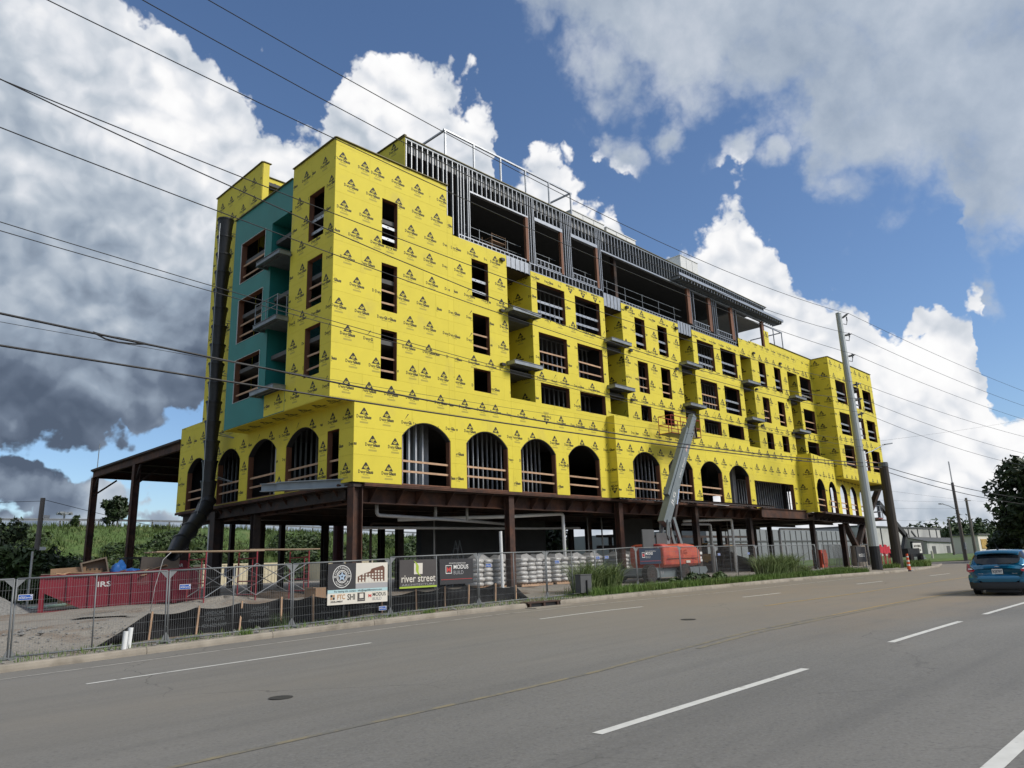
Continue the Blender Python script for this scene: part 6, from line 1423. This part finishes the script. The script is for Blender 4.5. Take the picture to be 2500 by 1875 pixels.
# bushes and trees at the far left
for i, (x, y, h, w, mt, lb) in enumerate(((9.6,58,5.6,2.2,LEAFD,'tall dark bushy tree at the far left edge'),(12.0,61,5.4,2.2,LEAFD,'dark bushy tree behind the timber pole at left'),(11.0,52,3.2,1.8,LEAFM,'lower mid green bush at the left edge'),(14.6,60,3.9,1.9,LEAFD,'dark bush right of the timber pole'),(17.2,66,3.0,2.2,LEAFM,'green bush at the foot of the embankment left of the first canopy column'),(8.3,50,2.6,1.4,LEAFM,'small bush at the left frame edge'),(11.5,47,1.6,1.0,LEAFM,'small leafy bush just left of the dumpster'),(21.5,70,2.6,2.0,LEAFM,'bush behind the dumpster between the canopy columns'),(26,72,2.8,2.2,LEAFD,'dark bush right of the second canopy column'))):
    tree('bush', (x, y, .3), h, [((0,0,h*.5),(w,w,h*.48)),((w*.5,0,h*.35),(w*.8,w*.8,h*.35)),((-w*.5,.3,h*.4),(w*.7,w*.7,h*.35))], 4200, .24, mt, lb, 'bush', 20+i, 'bushes at the left', trunk_r=.12)
# dark trees behind the site, seen through the underside
for i, (x, y, h, w, lb) in enumerate(((54,52,8,3.6,'dark tree seen under the building behind the orange lift'),(60,55,8,3.6,'dark tree seen under the building right of the bag pallets'),(47,52,8,3.6,'dark tree seen under the building behind the bent white pipe'))):
    tree('dark_tree', (x, y, .4), h, [((0,0,h*.5),(w,w,h*.5))], 5000, .32, LEAFD, lb, 'tree', 40+i, 'dark trees behind the site')
# --- containers, light tower, rooftop letters
CRM = mat('cream container steel', (.62, .56, .40), .6, var=.08)
for i, (x0, y0, lb) in enumerate(((31.6,74,'cream shipping container behind the scaffold'),(44.6,74,'pale shipping container behind the leasing banner'))):
    r = empty('shipping_container', (x0, y0, .2), label=lb, cat='container', group='pale shipping containers'); b = MB(); n = 44; L_ = 6.9 if i else 8.6
    for k in range(n): b.box(x0+L_*k/n, y0-(.04 if k % 2 else 0), .3, x0+L_*(k+1)/n-.001, y0+.05, 2.5)
    b.build('corrugated_side', CRM, r); b = MB(); b.box(x0-.05, y0-.08, 2.5, x0+L_+.05, y0+2.4, 2.64); b.build('top_rail', CRM, r); b = MB(); b.box(x0, y0+.05, .25, x0+L_, y0+2.4, 2.5); b.build('body', CRM, r)
    if i == 0: b = MB(); b.box(x0+2.1, y0-.06, 1.4, x0+3.3, y0-.045, 2.3); b.build('notice', NAVY, r)
def light_tower():
    x, y = 41, 160; r = empty('light_mast', (x, y, 7), label='distant highway light mast with a ring of lamps', cat='light mast'); b = MB(); b.tube([(x, y, 6), (x, y, 14.2)], .16, 6); b.build('mast', GALVD, r)
    for k in range(8): a = k*.785; b = MB(); b.box(x+1.0*math.cos(a)-.35, y+1.0*math.sin(a)-.35, 13.6+.2*(k % 2), x+1.0*math.cos(a)+.35, y+1.0*math.sin(a)+.35, 13.9+.2*(k % 2)); b.build('lamp', GALVD, r)
    b = MB(); b.tube([(x+math.cos(k*.628)*1.0, y+math.sin(k*.628)*1.0, 13.9) for k in range(11)], .05, 5); b.build('ring', GALVD, r)
light_tower()
r = empty('rooftop_letters', (44, 110, 7), label='distant letters standing above the guard rail beside the chute', cat='sign'); b = MB(); put_text(b, 'UNK', 1.5, (46.2, 110, 7.4), (1,0,0), (0,0,1), bold=.02); b.build('lettering', INSU, r); b = MB(); b.box(48.2, 110, 6.5, 51.0, 112, 8.6); b.build('block', PVCG, r)
b = MB(); b.tube([(28.65,100,7),(28.65,100,17.9)], .05, 6); tag(b.build('slim_mast', GALVD), 'slim pale mast rising behind the left end of the steel canopy', 'mast')
b = MB(); b.tube([(32.9,52,.2),(32.9,52,6.0)], .42, 10); tag(b.build('red_pier', mat('oxide red steel', (.12,.025,.03), .6)), 'dark oxide red round post behind the corner column', 'post')
# --- gravel and dirt heaps
def heap(name, c, rx, ry, h, mt, lab, seed):
    rs = np.random.RandomState(seed); b = MB(); n, m_ = 36, 10
    for j in range(m_+1):
        t = j/m_
        for k in range(n): a = 2*math.pi*k/n; f = 1+.13*math.sin(3*a+seed)+.08*math.sin(7*a); rr = t; b.v.append((c[0]+rx*f*rr*math.cos(a), c[1]+ry*f*rr*math.sin(a), c[2]+h*(1-t)**1.15*(1+.12*math.sin(5*a+j))+rs.uniform(-.03,.03)*h*.6))
    for j in range(m_):
        for k in range(n): a = j*n+k; d = j*n+(k+1) % n; b.f.append((a, a+n, d+n, d)); b.m.append(0)
    o = b.build(name, mt, smooth=False); o['kind'] = 'stuff'; return tag(o, lab, 'heap')
GRV = mat('grey gravel', (.20, .195, .185), .95, var=.35, vscale=12, bump=1, bscale=26); SOIL = mat('brown soil', (.12, .085, .058), .95, var=.35, vscale=3, bump=1, bscale=8)
heap('gravel_pile', (6.6, 37.5, .2), 2.6, 2.6, 1.25, GRV, 'grey gravel pile left of the dumpster', 2); heap('soil_mound', (56, 36, .3), 7, 4, 1.9, SOIL, 'brown soil mound behind the columns on the right', 3); heap('soil_mound', (72, 40, .3), 8, 4, 2.1, SOIL, 'larger brown soil mound beyond the concrete pier', 5); heap('soil_mound', (16, 30.5, .35), 4, 2.0, .5, SOIL, 'low soil ridge under the left columns', 8); heap('gravel_mound', (12.6, 27.6, .42), 4.6, 2.6, .42, DIRT, 'low pale gravel mound between silt fence and dumpster', 7); heap('soil_mound', (22.6, 22.7, .2), 2.2, 1.0, .45, SOIL, 'small reddish soil heap before the bag pallets', 9)
# loose cardboard and rubbish by the scaffold
for x, y, s, a, lb in ((15.0,25.2,.55,.3,'brown cardboard box at the right foot of the scaffold'),(15.8,25.0,.4,.9,'flattened brown cardboard box beside the taller box'),(10.9,40,.8,.2,'brown box in front of the cream container')):
    b = MB(); h = s*.9 if a != .9 else .2; b.box(-s/2,-s/2,0,s/2,s/2,h); b.box(-s/2-.12,-s/2+.02,h,-s/2,s/2-.02,h+.02); o = b.build('cardboard_box', CARD, local=True); o.location = (x, y, SG(x, y)); o.rotation_euler = (0, 0, a); tag(o, lb, 'box')
# --- right background: warehouse, lean-to, plant
WH = mat('pale warehouse wall', (.46, .46, .44), .8, var=.1, vscale=.3, c2=(.33, .33, .32), c2scale=.12); WH2 = mat('grey ribbed metal', (.24, .255, .27), .6, .2, var=.1, vscale=.4)
def warehouse():
    r = empty('warehouse', (150, 50, .3), label='long pale warehouse behind the building at right', cat='building')
    b = MB(); b.box(139, 50, 0, 188, 75, 6.15); b.build('wall', WH, r); b = MB(); b.box(138.8, 49.8, 6.15, 188.3, 75.2, 6.4); b.build('roof_edge', CONCD, r)
    b = MB(); b.box(88, 51, 0, 138.9, 75, 5.4); g_ = b.build('grey_wall', WH2, r)
    b = MB(); b.box(88, 50.9, 3.6, 139, 51.3, 3.8); b.build('gutter', CONCD, r)
    for x in (150, 158, 166, 172, 180, 185): b = MB(); b.box(x, 49.86, .3, x+.25, 49.99, 6.1); b.build('downpipe', CONCD, r)
    b = MB(); b.bar((168, 49.9, 5.6), (174, 49.9, 2.6), .12, .3); b.build('stair_stringer', CONCD, r)
    b = MB(); b.box(143, 49.9, 2.6, 147, 49.99, 5.0); b.build('boarded_window', WHT, r)
    l = MB(); l.raw([(163,46,.2),(198,46,.2),(198,50,.2),(163,50,.2),(163,46,3.3),(198,46,2.9),(198,50,4.2),(163,50,4.4)], [(0,1,5,4),(1,2,6,5),(2,3,7,6),(3,0,4,7),(4,5,6,7)]); l.build('lean_to', WH, r)
    b = MB(); b.raw([(162.6,45.6,3.32),(198.4,45.6,2.92),(198.4,50,4.25),(162.6,50,4.45)], [(0,1,2,3)]); b.build('lean_to_roof', CONCD, r)
    for x in (166, 176, 186): b = MB(); b.box(x, 45.93, .3, x+2.2, 45.99, 2.4); b.build('door', CONCD, r)
    for k in range(24): b = MB(); b.box(89+k*2.0, 50.93, .2, 89.15+k*2.0, 50.99, 5.3); b.build('wall_rib', CONCD, r)
    # overhead pipe rack behind the site
    b = MB(); b.box(60, 47, 2.9, 92, 47.3, 3.2); b.box(60, 47, 4.0, 92, 47.3, 4.25); b.build('pipe_rack_beam', RUSTD, r)
    for x in (62, 68, 74, 80, 86): b = MB(); b.box(x, 47.02, .2, x+.3, 47.28, 4.0); b.build('pipe_rack_post', RUSTD, r)
warehouse()
DZ = mat('yellow machine paint', (.62, .33, .03), .5, var=.1)
def loader(x, y, lb):
    z = .4; r = empty('wheel_loader', (x, y, z), label=lb, cat='loader', group='yellow machines behind the site'); b = MB(); b.prism([(0,.6),(2.4,.6),(2.4,1.6),(.2,1.6),(0,1.2)], (x, y, z), (1,0,0), (0,0,1), (0,1,0), 1.4); b.build('body', DZ, r)
    b = MB(); b.box(x+1.0, y+.1, z+1.6, x+2.0, y+1.3, z+2.5); b.build('cab', CONCD, r); b = MB(); b.box(x+.9, y+.05, z+2.5, x+2.1, y+1.35, z+2.6); b.build('cab_roof', DZ, r)
    for xx in (.4, 2.0): wheel(r, (x+xx, y-.1, z+.45), (0,1,0), .5, .4)
loader(62, 37, 'yellow loader left of the concrete pier behind the fence'); loader(82, 45, 'smaller yellow machine farther behind the fence near the warehouse')
# second lift, dark, right of the building
def lift2():
    r = empty('boom_lift', (88, 27, .3), label='dark telescopic boom lift with basket at the right end of the building', cat='boom lift'); DK = mat('dark lift paint', (.028, .030, .030), .5)
    b = MB(); b.bar((81.6,27,6.6), (88.8,27,3.2), .35, .5); b.build('main_boom', DK, r); b = MB(); b.bar((88.7,27,3.4), (86.8,27,1.5), .35, .45); b.build('lower_boom', DK, r); b = MB(); b.bar((81.7,27,6.6), (81.2,26.9,5.0), .2, .25, up=(1,0,0)); b.build('jib', GALVD, r)
    b = MB()
    for x in (79.6, 80.9):
        for y in (26.5, 27.6): b.tube([(x,y,5.0),(x,y,6.2)], .035, 6)
    for z in (5.0, 5.6, 6.2): b.tube([(79.6,26.5,z),(80.9,26.5,z),(80.9,27.6,z),(79.6,27.6,z),(79.6,26.5,z)], .035, 6)
    b.build('basket', GALVD, r); b = MB(); b.box(79.6,26.5,4.9,80.9,27.6,5.0); b.build('basket_floor', mat('red basket tube', (.3,.04,.03)), r)
    b = MB(); b.box(85.4,26,1.0,89.2,28,1.9); b.build('turntable', DK, r); 
    for x in (85.6, 88.8): wheel(r, (x, 25.9, .85), (0,1,0), .5, .4)
lift2()
# red wrapped pallets, dumpster and MODUS board by the poles
b = MB()
for k in range(7): b.tube([(67+k*.35, 22.6+.1*math.sin(k*2), .35), (67+k*.35, 22.6, 2.0+.1*math.sin(k*3))], .03, 5)
rr_ = b.build('barrier_fence', mat('red plastic mesh', (.55, .03, .05), .6)); tag(rr_, 'red plastic barrier mesh on stakes right of the dark pole', 'barrier')
b = MB(); 
for k in range(20): b.v += [(66.8+k*.13, 22.55+.08*math.sin(k*1.3), 1.5+.06*math.sin(k*.9)), (66.8+k*.13, 22.55+.08*math.sin(k*1.3+.4), 2.15+.1*math.sin(k*.7))]
for k in range(19): b.f.append((2*k, 2*k+2, 2*k+3, 2*k+1)); b.m.append(0)
tag(b.build('barrier_sheet', MATS['red plastic mesh'], smooth=True), 'sagging red plastic sheet over the barrier stakes', 'barrier')
r = empty('site_board', (63.6, 23.0, .4), label='dark charcoal board with white lettering between the two poles', cat='sign'); b = MB(); b.box(62.6, 22.9, .9, 64.6, 22.95, 2.1); b.build('board', CHAR, r); b = MB(); put_text(b, 'MODUS', .36, (63.6, 22.893, 1.3), (1,0,0), (0,0,1), bold=.01); b.build('lettering', WHT, r); b = MB(); b.bar((62.7,22.97,.3), (62.7,22.97,2.1), .05, .05); b.bar((64.5,22.97,.3), (64.5,22.97,2.1), .05, .05); b.build('post', GALVD, r)
b = MB(); b.box(67.0, 27.6, .3, 68.2, 28.4, 2.0); b.box(67.1, 27.5, .8, 68.1, 27.59, 1.7); tag(b.build('orange_cabinet', ORG), 'orange cabinet standing behind the fence beside the concrete pier', 'cabinet')
# --- far grass, bollards, signs, trees across the side street
b = MB(); xs = fr(84, 230, 6)
def FGZ(x, y): return float(np.interp(x, [84,100,130,230], [.40,.55,.85,1.0]))
for j, dy in enumerate((0, .4, 6, 18, 45)):
    for x in xs:
        y0 = float(np.interp(x, [84,92,105,120,230], [40,30.5,25,17,12])); b.v.append((x, y0+dy, FGZ(x, y0)-(.25 if j == 0 else .0)))
for j in range(4):
    for i in range(len(xs)-1): a = j*len(xs)+i; b.f.append((a, a+1, a+1+len(xs), a+len(xs))); b.m.append(0)
GRF = mat('mown grass', (.085, .135, .030), .9, var=.2, vscale=1.5); o = b.build('far_grass', GRF, smooth=True, origin=(0,0,0)); o['kind'] = 'structure'
for i, x in enumerate((106.5, 108.3, 112.0, 114.4)):
    y = x*.2783; b = MB(); b.tube([(x, y, .4), (x, y, 1.5)], .14, 10); b.tube([(x, y, 1.5), (x, y, 1.58)], [.14, .08], 10); tag(b.build('bollard', CREAM), ('first','second','third','fourth')[i]+' pale bollard from the left on the far grass', 'bollard', 'pale bollards on the far grass')
r = empty('letter_sign', (101, 30, .5), label='black and white letter sign on a trailer on the far grass', cat='sign'); b = MB(); b.box(99.4, 29.6, 1.2, 103.6, 29.9, 2.75); b.build('cabinet', BLACKP, r); b = MB(); b.box(99.0, 29.5, 1.35, 102.2, 29.59, 2.55); b.build('face', WHT, r)
b = MB()
for k, s in enumerate(('NOW HIRING', 'APPLY TODAY')): put_text(b, s, .42, (100.6, 29.49, 2.05-k*.5), (1,0,0), (0,0,1), bold=.02, width=2.6)
b.build('lettering', INK, r); b = MB(); b.box(98.8, 29.5, .8, 103, 30, 1.0); b.box(98.2, 29.6, .6, 103.8, 29.8, .75); b.build('trailer', GALVD, r)
r = empty('shed', (150, 33, .8), label='small pale shed with yellow graffiti near the dark tree', cat='shed'); b = MB(); b.box(146, 33.2, .8, 153, 37, 3.9); b.build('wall', CREAM, r); b = MB(); b.box(147.5, 33.1, 1.6, 151.5, 33.19, 3.2); b.build('graffiti', mat('yellow graffiti', (.42, .27, .07), .8, var=.5, vscale=2), r); b = MB(); b.box(145.6, 32.9, 3.9, 153.4, 37.2, 4.1); b.build('roof', CONCD, r)
tree('oak_tree', (93, 14.2, .5), 12, [((0,0,6.0),(4.6,4.6,4.6)),((2.5,-2,7.5),(4,4,3.6)),((-1.0,1.2,3.4),(3.4,2.6,2.4)),((1,0,9.2),(2.6,2.6,1.8))], 15000, .36, LEAFD, 'large dense dark tree at the right edge behind the car', seed=50, trunk_r=.4, limbs=8)
tree('oak_tree', (101, 11.0, .5), 12, [((0,0,6.0),(5,5,5.4)),((1,0,9),(3,3,2.5))], 9000, .38, LEAFD, 'dark tree partly cut off by the right edge', seed=51, trunk_r=.4, limbs=4)
tree('low_bush', (84, 14.0, .4), 2, [((0,0,.8),(2.6,1.5,.9))], 2400, .18, mat('pale hedge leaves', (.13, .14, .075), .7, var=.4, vscale=2), 'pale leafy hedge just above the blue car roof', 'hedge', 52, trunk_r=.06)
tree('dark_bush', (96, 19.6, .5), 3, [((0,0,1.3),(2.6,1.6,1.5)),((2,-1,1.9),(1.8,1.5,1.6))], 3000, .28, LEAFD, 'dark bush at the left foot of the large dark tree', 'bush', 53, trunk_r=.08)
for i, (x, y, h, w) in enumerate(((215,60,8,7),(228,55,9,7),(240,52,8,8),(205,50,6,5),(250,46,9,8),(222,46,6,6),(262,42,9,8),(196,44,5,4))):
    tree('far_tree', (x, y, .8), h, [((0,0,h*.55),(w*.8,w*.8,h*.5)),((w*.5,0,h*.4),(w*.6,w*.6,h*.4))], 1500, .62, LEAFM if i % 2 else LEAFD, 'far tree behind the warehouse end, %s of the distant row from the left' % ('second','fourth','sixth','first','seventh','third','last','lowest')[i], 'tree', 60+i, 'distant trees at right', trunk_r=.2)
def bare():
    rs = random.Random(3); b = MB(); base = Vector((118, 22.6, .7))
    def br(p, d, l, r_, k):
        q = p+d*l; b.tube([p, q], [r_, r_*.65], 5, cap=False)
        if k:
            for _ in range(3): br(q, (d+Vector((rs.uniform(-.7,.7), rs.uniform(-.7,.7), rs.uniform(-.1,.5)))).normalized(), l*.72, r_*.62, k-1)
    br(base, Vector((0,0,1)), 2.0, .13, 4); tag(b.build('bare_tree', BARK), 'leafless twiggy tree left of the large dark tree', 'tree')
bare()
# --- weeds and grass along the kerb
def blades(n, fx, hmin, hmax, w, rs, lean=.35, seg=True):
    P = np.array([fx() for _ in range(n)]); h = rs.uniform(hmin, hmax, n); a = rs.uniform(0, 6.28, n); D = np.stack([np.cos(a), np.sin(a), 0*a], 1)*w*(.6+.8*rs.rand(n))[:, None]; b_ = rs.uniform(0, 6.28, n); l = np.stack([np.cos(b_), np.sin(b_)], 1)*(lean*rs.rand(n)*h)[:, None]
    M_ = P+np.stack([l[:, 0]*.35, l[:, 1]*.35, h*.62], 1); T = P+np.stack([l[:, 0]*1.3, l[:, 1]*1.3, h*(1-.15*rs.rand(n))], 1)
    return np.concatenate([np.stack([P-D, P+D, M_+D*.7], 1), np.stack([P-D, M_+D*.7, M_-D*.7], 1), np.stack([M_-D*.7, M_+D*.7, T], 1)], 0).reshape(-1, 3)
rs = np.random.RandomState(9)
GRN = mat('verge grass', (.095, .165, .024), .7, var=.3, vscale=1.5, c2=(.17, .20, .05), c2scale=.8, c2lo=.5, c2hi=.75)
REED = mat('tall weed blades', (.15, .205, .065), .65, var=.3, vscale=2, c2=(.22, .23, .12), c2scale=1.2, c2lo=.5, c2hi=.75)
def fx():
    x = 23.6+rs.rand()**.9*29; y = KY(x)+.4+abs(rs.normal(0, .8)); return (x, y, SG(x, y)-.03)
o = np_mesh('verge_grass', blades(26000, fx, .10, .42, .010, rs), 3, GRN); o['kind'] = 'stuff'; tag(o, 'bright green grass strip between kerb and fence on the right', 'grass')
def fx2():
    x = 3+rs.rand()*21; y = KY(x)+.25+rs.rand()*rs.rand()*2.2; return (x, y, SG(x, y)-.03)
o = np_mesh('sparse_weeds', blades(2600, fx2, .04, .20, .008, rs), 3, GRN); o['kind'] = 'stuff'; tag(o, 'sparse low weeds along the kerb on the left', 'weeds')
def tuft(x, y, rx, ry, n, h, lb, mt=REED, wd=.02):
    def f():
        a, q = rs.rand()*6.28, rs.rand()**.5; px, py = x+rx*q*math.cos(a), y+ry*q*math.sin(a); return (px, py, SG(px, py)-.03)
    V_ = blades(n, f, h*.45, h, wd, rs, .8); o = np_mesh('tall_grass_clump', V_, 3, mt, origin=(x, y, SG(x, y))); tag(o, lb, 'weeds', 'tall weed clumps by the fence')
tuft(25.0, 20.4, .8, .4, 800, 1.6, 'tall reedy weed clump left of the utility box'); tuft(26.6, 20.5, .8, .4, 800, 1.45, 'tall reedy weed clump right of the utility box'); tuft(42.6, 20.2, 2.4, .55, 2600, 1.6, 'broad tall weed clump by the fence right of the lift'); tuft(45.6, 20.3, 1.4, .5, 800, .8, 'lower weed clump right of the broad one')
tuft(51.5, 20.2, 2.2, .6, 1100, .5, 'low grass tuft before the concrete pier', GRN); tuft(68.0, 20.4, 3.0, 1.0, 1500, .65, 'grass tuft behind the traffic channelizer', GRN); tuft(62.0, 20.4, 1.6, .6, 700, .5, 'grass tuft between the two poles', GRN)
tuft(9.35, 19.05, .18, .12, 90, .22, 'small weed growing at the kerb left of the leasing banner', GRN, .008); tuft(15.4, 19.0, .25, .12, 110, .2, 'small weed growing at the kerb under the leaf banner', GRN, .008); tuft(10.9, 20.2, .3, .15, 120, .5, 'dark weed stalks before the silt fence left of the banner', LEAFM, .01)
C = []; Q = []
for x, y, s in ((33.2,20.2,.5),(34.4,20.3,.42),(35.4,20.1,.4),(36.2,20.4,.45),(32,20.5,.35)): C.append((x, y, SG(x, y)+s*.5)); Q.append((s*1.2, s*.7, s*.7))
o = np_mesh('leafy_weeds', leaves(C, Q, 1500, .10, rs), 4, LEAFM, origin=(34, 20.3, .4)); tag(o, 'broad-leaved weeds at the kerb before the orange lift', 'weeds')
# scattered stones and clods on the yard
def stones():
    b = MB(); rg = random.Random(12)
    for _ in range(1500):
        x = rg.uniform(2, 22); y = KY(x)+.3+rg.random()**1.5*7; s = rg.uniform(.015, .06)*(1 if rg.random() < .95 else 2); z = SG(x, y)+s*.2
        v = [(x+s*a*rg.uniform(.7,1.2), y+s*c*rg.uniform(.7,1.2), z+s*d*rg.uniform(.5,.8)) for a, c, d in ((1,0,0),(0,1,0),(-1,0,0),(0,-1,0),(0,0,1),(0,0,-.6))]; b.raw(v, [(0,1,4),(1,2,4),(2,3,4),(3,0,4),(1,0,5),(2,1,5),(3,2,5),(0,3,5)])
    o = b.build('loose_stones', GRV, origin=(0,0,0)); o['kind'] = 'stuff'
stones()
# the 300 boards that show largest stay single parts; the remaining small or far ones are one part
def gather_boards():
    bs = []
    for o in [o for o in bpy.data.objects if o.name.split('.')[0] == 'sheathing_board']:
        off = V(0,0,0); q = o.parent
        while q is not None: off += q.location; q = q.parent
        vs = [v.co+off for v in o.data.vertices]; c = sum(vs, V(0,0,0))/len(vs); ar = sum(p.area for p in o.data.polygons); view = abs(o.data.polygons[0].normal.dot(c.normalized()))
        bs.append((ar*view/c.length_squared, o, vs))
    bs.sort(key=lambda t: -t[0]); m_ = MB()
    for _, o, vs in bs[300:]:
        m_.raw(vs, [tuple(p.vertices) for p in o.data.polygons]); bpy.data.objects.remove(o)
    if m_.v: m_.build('small_sheathing_pieces', YEL, BLD)['kind'] = 'stuff'
gather_boards()
